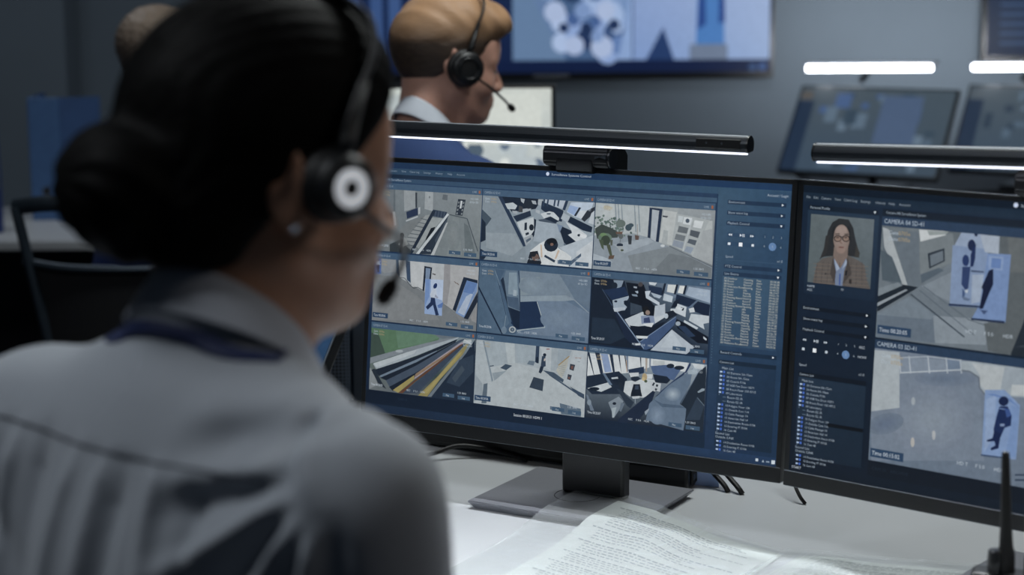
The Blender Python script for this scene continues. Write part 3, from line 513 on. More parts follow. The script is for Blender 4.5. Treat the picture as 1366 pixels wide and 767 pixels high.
UI['f31'] = [
    [74,96,80,120,136,146,34,48,66,100,108,112], [78,112,84,120,1326,1082,1326,1224,1311,1193,1251,569,1060,120,917], [88,122,98,512,1326,1094,1326,1225,1297,1026,1206,567,1089],
    [56,74,66,120,1261,246,1234,363,996,120,917], [96,108,118,1135,1326,1505,1326,1493,1308,1225,1283],
    [116,126,134,120,917,568,1067,1193,1258,1495,1326,1507,1326,1195,1208,572,1002,120,835],
    [150,160,166,649,1056,641,1045,618,1036,588,1030,556,1029,533,1035,524,1044,532,1055,555,1065,585,1070,617,1071,640,1066],
    [150,162,170,168,837,860,1103,1505,1326,1518,1326,1493,1301,864,1017,233,762], [168,178,184,176,845,725,1054,860,1096,829,1042,232,792],
    [28,38,52,198,759,865,1009,1493,1301,1478,1271,868,944,273,678], [104,122,140,290,688,867,966,1183,1118,1184,1099,869,930,309,660],
    [24,34,48,291,658,869,930,1462,1262,1529,1255,872,872,398,633], [62,76,94,389,632,871,887,1527,1290,1625,1321,876,786,455,551],
    [22,32,46,446,550,876,793,1579,1259,1589,1225,878,742,510,498], [152,140,152,860,769,1529,1247,1595,1275,1588,1246,846,695], [148,136,74,509,513,843,753,846,695,597,486],
    [134,112,88,860,769,1563,1244,1572,1223,862,726], [92,60,42,597,486,847,681,1208,965,1531,1219,1580,1245,1549,1192,1243,947,865,668,667,486],
    [52,66,84,667,486,882,670,1532,1198,1628,1264,1598,1218,907,513], [138,128,74,917,485,1217,778,1535,1141,1630,1243,1671,1247,1587,1103,1253,739,1062,487],
    [152,140,80,992,522,1218,764,1536,1127,1585,1146,1285,785,1060,530], [100,112,122,1071,488,1279,741,1603,1119,1620,1114,1130,494],
    [28,42,60,1131,482,1130,494,1636,1122,1766,1320,1775,1155,1775,482], [44,60,78,1356,707,1541,1027,1752,1120,1764,893,1559,671], [60,74,88,1437,773,1578,959,1630,908,1490,721],
    [124,132,136,120,553,120,775,172,756,261,559,123,486], [34,44,56,146,753,198,773,330,596,404,516,279,561], [170,180,184,1593,1296,1709,1315,1718,1287,1670,1254,1579,1259],
    [190,196,200,1598,1299,1709,1246,1716,1256,1605,1309],
    ]
UI['f32'] = [
    [140,154,164,164,174,180,166,176,181,156,168,174], [164,174,179,1976,974,2396,1076,2799,1030,3423,706,3427,490,2483,482,1786,482,1786,488,1986,782],
    [150,163,171,1890,1307,2230,1325,2279,1050,2026,994], [166,177,182,2222,1324,2272,1326,2365,1326,2387,1075,2279,1050],
    [146,160,169,2365,1323,2427,1326,2683,1326,2688,1091,2429,1087], [160,171,177,1786,985,1786,1311,1889,1321,2062,805,1902,743,1791,895],
    [118,134,146,1886,1314,1910,1316,2070,813,2051,789], [140,152,160,1786,657,1786,868,1902,758,1930,553,1794,508], [84,100,114,1928,746,1987,767,1984,500,1907,491],
    [132,146,155,2048,907,2267,960,2088,808], [58,76,94,2167,986,2245,1046,2347,1034,2258,966], [96,114,130,2564,1076,2594,1126,2678,1127,2664,1067],
    [50,66,84,2011,987,2070,1000,2067,1012,2008,998], [44,62,84,2686,1326,2736,1326,2737,1104,2682,1113],
    [24,38,56,2733,1147,2731,1125,2725,1108,2716,1102,2705,1106,2697,1122,2693,1143,2695,1165,2701,1182,2711,1189,2721,1184,2729,1169],
    [168,178,184,2751,1326,2915,1326,2915,1027,2830,1062], [150,162,170,2915,1326,2986,1326,3030,1322,2997,1036,2918,1028],
    [140,110,110,2893,1304,2889,1299,2879,1295,2864,1293,2849,1292,2838,1294,2834,1298,2838,1303,2848,1307,2863,1310,2878,1310,2889,1308],
    [142,156,166,3014,1320,3210,1318,3167,1213,2998,1007], [166,168,160,3025,1111,3167,1220,3156,1110,3084,943,2997,1036], [150,128,84,3031,1104,3183,1238,3173,1247,3021,1113],
    [130,142,150,3012,1078,3140,1120,3138,1126,3010,1084], [130,142,150,3026,1059,3135,1094,3133,1099,3024,1065], [130,142,150,3040,1040,3130,1067,3128,1073,3038,1046],
    [130,142,150,3054,1022,3125,1041,3123,1046,3052,1027], [130,142,150,3068,1003,3120,1014,3119,1020,3067,1008], [130,142,150,3082,984,3114,987,3114,993,3081,990],
    [168,178,184,3242,1321,3412,1324,3417,806,3119,904,3201,1187], [150,110,90,3255,1224,3352,1227,3353,1236,3256,1233], [120,128,136,3299,1180,3339,1181,3339,1187,3299,1186],
    [54,62,74,3195,1146,3269,1139,3249,1059,3188,1073], [110,74,66,3213,1123,3245,1120,3236,1078,3207,1084], [54,62,74,3170,1011,3228,1002,3212,935,3162,945],
    [108,78,72,3177,975,3204,978,3198,948,3175,950], [62,80,98,2800,1023,2965,1011,3117,933,3103,895,2902,968], [60,78,98,2896,967,3416,719,3426,735,2906,983],
    [54,72,92,3203,855,3419,777,3422,720,3339,747], [48,62,78,2672,922,2826,901,2814,751,2616,779],
    [26,38,54,2843,1224,2840,1212,2832,1202,2820,1198,2807,1200,2798,1207,2794,1219,2796,1231,2805,1240,2817,1244,2830,1242,2839,1235],
    [46,62,82,2781,1203,2831,1208,2843,1078,2798,1059,2768,1056], [30,44,62,2764,1070,2814,1068,2800,1015,2777,977,2743,988], [180,170,164,2816,1177,2837,1177,2829,1142,2809,1145],
    [84,104,122,3072,626,3381,586,3386,485,3101,488], [88,106,124,2934,571,3075,572,3090,530,2936,527],
    ]
UI['f33'] = [
    [120,138,152,150,164,176,24,36,52,24,36,52], [196,203,206,3446,1042,3446,1307,3946,1326,4837,1326,4807,1210,4327,1219,4007,1112,3448,1008],
    [28,42,60,3446,1008,3447,1016,3891,1122,4011,1038,3990,843,3527,792,3446,853], [34,48,68,3446,1280,3446,1320,3464,1317,3547,1041,3538,1040],
    [34,48,68,3541,1326,3607,1326,3678,1055,3636,1051], [34,48,68,3745,1326,3792,1326,3843,1072,3818,1070], [34,48,68,3870,1326,3891,1326,3931,1082,3931,1082],
    [34,48,68,3956,1326,3973,1326,4007,1090,4010,1090], [34,48,68,4173,1326,4191,1326,4206,1111,4206,1111], [126,148,184,3623,1318,3723,1321,3793,1104,3694,1087],
    [110,128,150,3979,1326,4011,1326,4022,1128,3998,1126], [178,150,120,3984,1273,3994,1274,4009,1127,3999,1126], [160,150,140,4248,1326,4279,1326,4282,1156,4262,1154],
    [110,126,146,4304,1326,4327,1326,4327,1219,4311,1203], [176,184,186,4354,1310,4514,1312,4518,1253,4357,1252], [180,190,196,3456,859,3751,966,3804,912,3659,836],
    [20,32,46,3632,871,3622,858,3595,846,3558,839,3521,838,3493,844,3482,854,3491,867,3518,879,3555,886,3593,887,3621,882], [90,112,136,3662,1076,3695,1079,3811,942,3770,931],
    [24,36,52,3781,1029,3960,1077,3984,946,3852,947], [176,188,196,3789,1030,3879,1051,3888,1028,3798,1013],
    [28,40,54,3955,951,3953,930,3943,913,3928,906,3913,910,3902,924,3896,944,3899,965,3909,982,3924,989,3939,985,3950,971], [34,52,78,4021,1158,4237,1217,4242,1137,4042,1071],
    [190,198,202,4031,1115,4169,1136,4172,1092,4059,1066], [184,193,198,3988,1006,4271,1066,4400,1065,4409,919,4252,828,4057,821,3971,871],
    [36,50,66,4061,1029,4156,1083,4206,1059,4127,1014],
    [30,44,60,4189,1065,4181,1052,4158,1041,4126,1034,4093,1034,4069,1040,4060,1051,4068,1064,4091,1075,4123,1081,4156,1082,4180,1076],
    [72,96,134,4326,1234,4549,1271,4742,1233,4655,1092,4495,1090,4363,1149], [24,36,52,4364,1135,4557,1126,4608,1087,4563,1038,4402,1036],
    [190,198,202,4267,1125,4364,1135,4359,1075,4287,1068],
    [26,38,54,4651,1267,4645,1252,4626,1239,4599,1233,4572,1234,4551,1242,4543,1256,4550,1271,4569,1284,4596,1291,4623,1290,4643,1281],
    [26,38,54,4787,1259,4778,1245,4754,1233,4719,1226,4684,1226,4658,1233,4648,1245,4656,1259,4681,1271,4716,1278,4751,1278,4777,1271],
    [170,150,110,4289,1090,4285,1065,4274,1045,4256,1036,4238,1041,4224,1058,4218,1082,4221,1108,4233,1127,4250,1136,4268,1131,4283,1114],
    [190,170,120,4261,1065,4259,1053,4251,1043,4240,1039,4228,1041,4219,1049,4216,1060,4218,1072,4226,1082,4237,1086,4248,1084,4257,1076],
    [70,84,60,4295,1039,4292,1030,4285,1023,4273,1019,4262,1020,4253,1026,4250,1034,4252,1043,4260,1051,4271,1054,4283,1053,4291,1048],
    [178,186,194,4337,1044,4483,1030,4473,926,4343,941], [40,50,62,4378,1033,4402,1028,4380,989,4359,994], [34,42,54,4419,1016,4448,1011,4437,981,4413,990],
    [40,48,60,4406,966,4439,959,4424,935,4404,940], [22,32,46,4105,982,4194,991,4215,898,4235,841,4073,823,4078,868], [50,66,86,4130,970,4178,975,4181,923,4129,918],
    [176,184,190,4089,824,4202,844,4196,814,4107,797], [140,154,168,4135,807,4139,741,4147,742,4143,808], [26,40,62,3918,482,3910,506,4376,930,4409,919,4355,736,4204,541,4028,482],
    [40,60,92,4473,926,4655,1092,4792,1209,4793,1180,4598,984,4446,835], [34,50,76,4412,860,4777,1178,4750,1102,4507,886],
    [92,112,134,4337,763,4595,1027,4778,1164,4899,1264,4879,1072,4753,796,4850,763,4819,482,4818,482,4301,552],
    [104,124,144,4761,928,4757,901,4742,875,4719,853,4689,837,4655,829,4620,829,4589,838,4563,855,4545,877,4538,904,4542,931,4557,958,4580,980,4611,995,4645,1003,4679,1003,4711,994,4736,977,4754,955],
    [113,132,151,4745,927,4742,903,4729,881,4709,862,4683,848,4654,841,4625,842,4597,849,4575,864,4560,883,4554,906,4558,929,4570,952,4590,970,4616,984,4645,991,4675,990,4702,983,4724,968,4739,949],
    [122,140,158,4729,925,4726,905,4716,887,4699,871,4678,860,4653,854,4629,854,4606,860,4588,872,4575,888,4570,907,4573,927,4583,946,4600,961,4622,973,4646,978,4671,978,4693,972,4712,960,4724,944],
    [131,149,165,4713,923,4711,907,4703,892,4689,880,4672,871,4653,866,4633,866,4615,872,4600,881,4590,894,4586,909,4588,925,4597,940,4610,952,4627,961,4647,966,4667,966,4685,961,4699,951,4709,938],
    [140,157,172,4697,921,4696,910,4690,898,4680,889,4667,882,4652,879,4637,879,4624,883,4613,890,4605,900,4602,911,4604,923,4610,934,4620,943,4633,950,4648,953,4662,953,4676,949,4687,942,4694,933],
    [149,165,179,4681,920,4680,912,4676,904,4670,898,4661,893,4651,891,4641,891,4632,894,4625,899,4620,905,4618,913,4619,920,4623,928,4630,934,4639,939,4648,941,4658,941,4667,938,4675,934,4679,927],
    [158,174,186,4666,918,4665,914,4663,910,4660,907,4655,905,4651,904,4646,904,4641,905,4637,907,4635,911,4634,914,4634,918,4636,922,4640,925,4644,927,4649,929,4654,928,4658,927,4662,925,4665,922],
    [98,118,140,4570,643,4566,606,4553,572,4529,543,4499,523,4465,513,4430,514,4398,527,4371,550,4353,581,4346,617,4349,654,4363,688,4386,717,4417,737,4451,747,4486,745,4518,732,4544,709,4562,678],
    [103,123,145,4551,641,4548,610,4537,582,4517,558,4492,541,4464,532,4435,534,4408,545,4386,564,4371,589,4364,619,4367,650,4379,679,4398,703,4424,719,4452,727,4481,726,4508,715,4530,696,4545,670],
    [108,128,150,4533,639,4530,614,4521,591,4506,572,4485,558,4463,552,4439,553,4418,562,4400,577,4388,598,4383,621,4385,646,4395,669,4410,688,4430,702,4453,708,4477,707,4498,698,4516,683,4528,662],
    [112,132,154,4514,636,4512,618,4505,601,4494,586,4479,576,4461,571,4444,572,4428,579,4415,590,4406,606,4402,623,4404,642,4411,659,4422,673,4437,684,4455,688,4472,688,4488,681,4501,670,4510,654],
    [117,137,159,4495,634,4494,622,4490,611,4482,601,4472,594,4460,591,4449,591,4438,596,4429,603,4423,614,4421,626,4422,638,4426,649,4434,659,4444,666,4456,669,4467,668,4478,664,4487,656,4493,646],
    [122,142,164,4477,632,4476,626,4474,620,4470,615,4465,612,4459,610,4453,611,4448,613,4444,617,4441,622,4439,628,4440,634,4442,640,4446,644,4451,648,4457,649,4463,649,4468,647,4472,643,4475,638],
    [72,92,114,4382,828,4513,783,4753,789,4834,761,4516,740], [150,166,178,4838,1228,4976,1286,4950,1196,4840,1185],
    [190,198,202,4885,1326,5005,1326,5053,1323,5040,1264,4930,1267], [30,42,56,4752,810,4980,1228,5077,1311,5084,1190,5084,482,5044,482,4834,498,4842,755],
    [44,60,78,4843,616,4982,924,5083,819,5031,639], [130,146,158,4979,982,5039,1032,5078,1029,5072,1006,4995,969], [100,118,134,4980,907,5080,816,5084,820,5084,823,4986,912],
    [36,54,92,4834,1286,4853,1326,4868,1326,4873,1304,4816,1197,4792,1194], [90,112,136,4977,1230,4765,813,4770,811,4983,1227],
    [120,134,146,3766,714,3909,804,3978,753,3920,627,3859,530,3803,643],
    [24,34,48,3880,712,3877,702,3868,695,3855,691,3841,692,3831,697,3827,706,3830,715,3840,723,3853,727,3866,726,3876,720], [150,164,172,3819,645,3884,667,3859,530,3834,527],
    [96,112,128,3946,734,3996,725,3953,616,3928,628], [40,54,70,3871,904,3921,895,4126,754,4081,675,4031,699], [100,116,134,3446,777,3446,782,3478,771,3572,587,3522,581],
    [120,136,150,3527,687,3524,667,3513,651,3499,644,3483,648,3472,661,3466,680,3469,700,3480,715,3494,722,3510,719,3521,706], [140,154,168,4278,653,4340,705,4334,675,4297,611],
    ]
UI['portrait'] = [
    [92,104,108,98,110,116,78,90,96,84,96,100], [40,42,44,554,3230,678,3226,741,3136,783,2993,833,2866,827,2803,712,2810,515,2792,391,2773,334,2745,395,2900,418,3079,471,3179],
    [58,56,52,793,2950,844,2852,837,2799,778,2802], [46,46,46,393,3018,443,3022,414,2812,327,2730,377,2868], [120,104,96,509,2895,689,2911,693,2720,590,2651,502,2746],
    [132,114,105,703,3008,701,2957,689,2910,668,2872,641,2846,609,2835,576,2840,545,2860,519,2895,501,2939,493,2990,495,3041,507,3088,528,3126,556,3152,588,3162,621,3157,652,3136,677,3102,695,3058],
    [136,118,109,682,3006,681,2965,671,2928,654,2897,632,2876,607,2867,580,2872,556,2888,535,2915,521,2951,514,2991,516,3032,525,3070,542,3101,565,3121,590,3130,617,3126,641,3109,661,3081,676,3046],
    [141,122,113,661,3004,660,2974,653,2945,640,2922,624,2907,605,2900,585,2903,566,2916,551,2936,540,2963,535,2993,536,3024,544,3052,556,3075,573,3091,592,3097,612,3094,630,3081,646,3061,656,3034],
    [145,126,117,640,3002,640,2982,635,2963,626,2948,615,2937,602,2933,589,2935,577,2943,567,2957,560,2975,556,2995,557,3015,562,3034,570,3050,581,3060,594,3064,607,3062,620,3054,630,3040,637,3022],
    [150,130,121,619,3001,619,2990,617,2981,612,2973,607,2968,600,2966,594,2967,588,2971,583,2978,579,2987,577,2997,578,3007,580,3016,584,3024,590,3029,596,3031,603,3030,609,3026,614,3019,618,3011],
    [148,129,120,665,3097,662,3078,653,3060,637,3045,616,3034,593,3029,570,3030,548,3037,530,3049,519,3065,514,3084,516,3104,526,3122,542,3137,562,3147,585,3152,609,3151,631,3144,648,3132,660,3116],
    [151,132,123,646,3095,644,3081,637,3067,625,3056,610,3048,592,3044,575,3045,558,3050,545,3060,536,3072,533,3086,535,3100,542,3114,554,3125,569,3133,586,3137,604,3136,620,3131,633,3121,642,3109],
    [153,134,125,627,3094,626,3084,621,3075,613,3068,603,3062,591,3060,579,3060,569,3064,560,3070,554,3078,552,3087,553,3097,558,3106,566,3114,576,3119,587,3121,599,3121,610,3117,619,3111,625,3103],
    [156,137,128,608,3092,608,3087,605,3083,601,3079,596,3076,590,3075,584,3075,579,3077,575,3080,572,3084,570,3089,571,3094,573,3098,577,3102,583,3105,588,3106,594,3106,600,3104,604,3101,607,3097],
    [140,118,108,656,2876,649,2853,630,2835,603,2827,574,2830,553,2844,544,2866,550,2888,569,2906,597,2915,625,2911,647,2897], [32,34,36,475,3113,510,3146,495,2982,475,2966],
    [32,34,36,700,3132,674,3159,704,3001,722,2973],
    [24,24,28,603,3002,599,2984,586,2969,566,2960,543,2958,522,2964,507,2976,501,2993,505,3011,518,3026,538,3035,561,3037,582,3031,597,3019],
    [138,114,100,590,2999,587,2986,577,2975,562,2968,546,2967,530,2971,519,2980,514,2993,517,3006,527,3017,542,3024,559,3025,574,3021,586,3012],
    [60,50,48,570,3009,567,3006,559,3002,549,3000,538,3000,530,3002,527,3006,529,3010,537,3013,548,3015,559,3015,567,3013],
    [24,24,28,708,3011,704,2994,691,2979,671,2969,648,2967,627,2973,613,2986,606,3002,610,3020,624,3035,643,3044,666,3046,687,3040,702,3028],
    [138,114,100,695,3009,692,2996,682,2984,667,2978,651,2976,635,2980,624,2990,620,3002,623,3015,632,3026,647,3033,664,3034,679,3030,690,3021],
    [60,50,48,674,3019,672,3015,664,3011,654,3009,643,3009,635,3011,632,3015,635,3019,642,3022,653,3024,663,3024,671,3022], [24,24,28,597,3016,614,3018,613,3026,597,3025],
    [40,34,32,517,3041,574,3049,573,3059,515,3051], [40,34,32,634,3051,688,3053,688,3063,634,3061], [112,86,76,587,2998,583,2949,593,2949,597,2998],
    [112,86,76,588,2945,613,2944,613,2953,589,2954], [108,70,66,572,2891,634,2895,634,2908,571,2904],
    [92,86,82,515,2792,368,2749,296,2682,255,2455,1002,2455,1002,2464,948,2569,913,2727,829,2770,695,2816,640,2656,634,2478,568,2472,541,2647],
    [76,70,68,300,2698,284,2455,293,2455,308,2698], [76,70,68,373,2705,360,2455,369,2455,381,2705], [76,70,68,446,2712,437,2455,445,2455,455,2712],
    [76,70,68,519,2719,512,2455,521,2455,527,2719], [76,70,68,592,2726,588,2459,597,2459,600,2726], [76,70,68,664,2732,664,2467,672,2467,672,2733],
    [76,70,68,736,2739,739,2475,747,2475,744,2740], [76,70,68,807,2746,814,2482,822,2483,815,2747], [76,70,68,878,2753,889,2490,897,2491,886,2753],
    [112,100,90,254,2675,963,2707,963,2713,254,2681], [112,100,90,257,2631,966,2663,966,2669,257,2637], [112,100,90,260,2586,969,2620,969,2625,260,2592],
    [112,100,90,263,2542,971,2576,971,2582,263,2548], [112,100,90,265,2497,974,2532,974,2538,265,2503], [112,100,90,268,2455,314,2455,977,2489,977,2495,268,2459],
    [108,124,152,517,2763,553,2722,607,2653,673,2777,692,2735,658,2628,645,2455,556,2455,553,2455,535,2616], [150,164,186,526,2756,599,2652,559,2619],
    [150,164,186,674,2770,693,2720,632,2648], [52,82,150,599,2593,601,2460,617,2461,615,2594], [70,64,62,503,2776,553,2618,545,2469,478,2581],
    [70,64,62,693,2801,678,2630,651,2480,758,2609], [26,28,32,674,2630,698,2647,697,2588,669,2578], [50,44,42,729,2540,762,2543,762,2491,729,2495],
    [60,56,56,434,2577,432,2571,428,2566,421,2564,414,2564,409,2568,407,2574,409,2580,413,2585,420,2587,426,2586,432,2582],
    ]
UI['r1'] = [
    [96,106,112,84,92,96,84,94,100,110,122,132], [104,114,120,1108,3170,1533,3195,1607,3195,1970,3176,1994,2831,1601,2683,1447,2468,1131,2815],
    [112,122,127,1577,3055,1970,3176,2037,2879,1613,2684], [86,98,108,1108,3170,1209,3134,1444,2512,1171,2573],
    [160,168,172,1113,3175,1195,3155,1466,2548,1445,2501,1406,2541,1147,2950], [74,88,98,1104,2891,1104,2922,1252,2849,1392,2573,1147,2571],
    [96,108,118,1233,3136,1557,3163,1622,2553,1482,2494], [190,196,198,1563,3186,1871,3195,1887,3195,1890,3152,1589,3052], [140,150,150,1663,3183,1922,3194,1889,3159,1691,3131],
    [40,50,60,1685,2929,1883,3006,1898,2861,1716,2760], [100,112,122,1715,2910,1867,2976,1879,2868,1733,2788],
    [104,116,126,1610,2551,2035,2900,2672,2298,2514,1977,2002,2023,1824,2200,1496,2451], [120,132,142,1634,2554,2021,2768,1998,2417,1733,2498],
    [78,92,104,1613,2684,1832,2783,1893,2756,1632,2587], [24,34,44,1104,2280,1104,2390,1393,2551,1599,2539,1109,2207],
    [116,128,136,1104,2472,1104,2477,1343,2568,1406,2541,1109,2387], [140,150,158,1104,2280,1104,2309,1445,2501,1470,2492,1105,2270],
    [96,110,124,1115,1915,1110,2185,1820,2265,1842,1937,1119,1915], [110,124,136,1104,2173,1104,2176,1498,2429,1821,2243,1777,2194],
    [128,140,150,1798,2241,2448,2272,2445,1990,1842,1937], [50,62,74,1504,2446,2182,2039,2192,2052,1513,2459], [86,98,108,1654,2552,2217,2241,2223,2250,1661,2561],
    [86,98,108,2218,2240,2428,2199,2431,2210,2221,2251], [80,92,104,1610,2504,2298,2077,2303,2084,1616,2511],
    [86,94,98,2520,3195,4426,3195,4480,2506,2703,1915,2681,1915,2472,1928,2405,2223,2650,2295], [96,102,104,2610,3195,4426,3195,4442,2986,2670,2811],
    [62,74,86,2871,2331,4439,3026,4526,1915,2792,1915,2733,1918], [30,40,50,2871,2331,3125,2180,3105,1915,2764,1915,2733,1918],
    [112,122,130,3070,3195,4426,3195,4441,3006,3195,3009], [70,82,92,3485,3140,3654,3139,3686,2705,3516,2728], [68,80,90,4483,2466,4499,2266,2783,2010],
    [138,156,182,2072,3195,2383,3195,2386,2826,2367,2781,1999,2744,2002,3049], [120,142,176,1979,3047,2394,3041,2433,2486,2348,2390,1988,2398],
    [108,136,182,2397,2994,2663,3006,2652,2263,2254,2249,2345,2433], [128,152,190,2411,2968,2580,2973,2579,2823,2420,2829], [92,124,178,2446,2950,2559,2949,2555,2842,2442,2840],
    [148,164,186,2231,2746,2368,2759,2343,2455,2242,2422], [156,168,184,2292,3193,2519,3191,2522,2999,2362,3006],
    [16,28,62,2267,3195,2267,3193,2265,3180,2258,3170,2248,3166,2238,3168,2230,3177,2226,3190,2227,3195],
    [20,34,70,2248,3071,2244,3038,2229,3013,2207,3003,2183,3009,2165,3031,2156,3063,2160,3096,2176,3121,2198,3131,2221,3125,2240,3103],
    [22,40,84,2222,3047,2253,3093,2254,2921,2237,2833,2203,2829,2198,2959],
    [28,50,98,2186,2897,2183,2864,2170,2839,2149,2829,2128,2835,2111,2857,2104,2889,2107,2922,2121,2947,2141,2958,2162,2951,2179,2929],
    [40,60,104,2111,2821,2207,2830,2196,2590,2163,2565,2112,2625], [176,186,196,2165,2570,2197,2573,2188,2535,2158,2543], [60,84,124,2127,2583,2164,2544,2158,2467,2130,2475],
    [90,108,136,2133,2497,2227,2474,2206,2450,2147,2455], [14,24,54,2422,2808,2472,2834,2484,2664,2440,2551,2383,2383,2340,2378,2369,2587,2350,2617],
    [60,80,120,2349,2369,2441,2368,2399,2320], [70,96,140,1976,2397,2346,2412,2348,2390,1978,2371], [26,42,72,1976,2397,2346,2412,2343,2394,1978,2375],
    [26,42,72,2253,2267,2640,2277,2642,2251,2254,2245], [30,46,76,2217,2792,2366,2794,2367,2781,2218,2775],
    ]
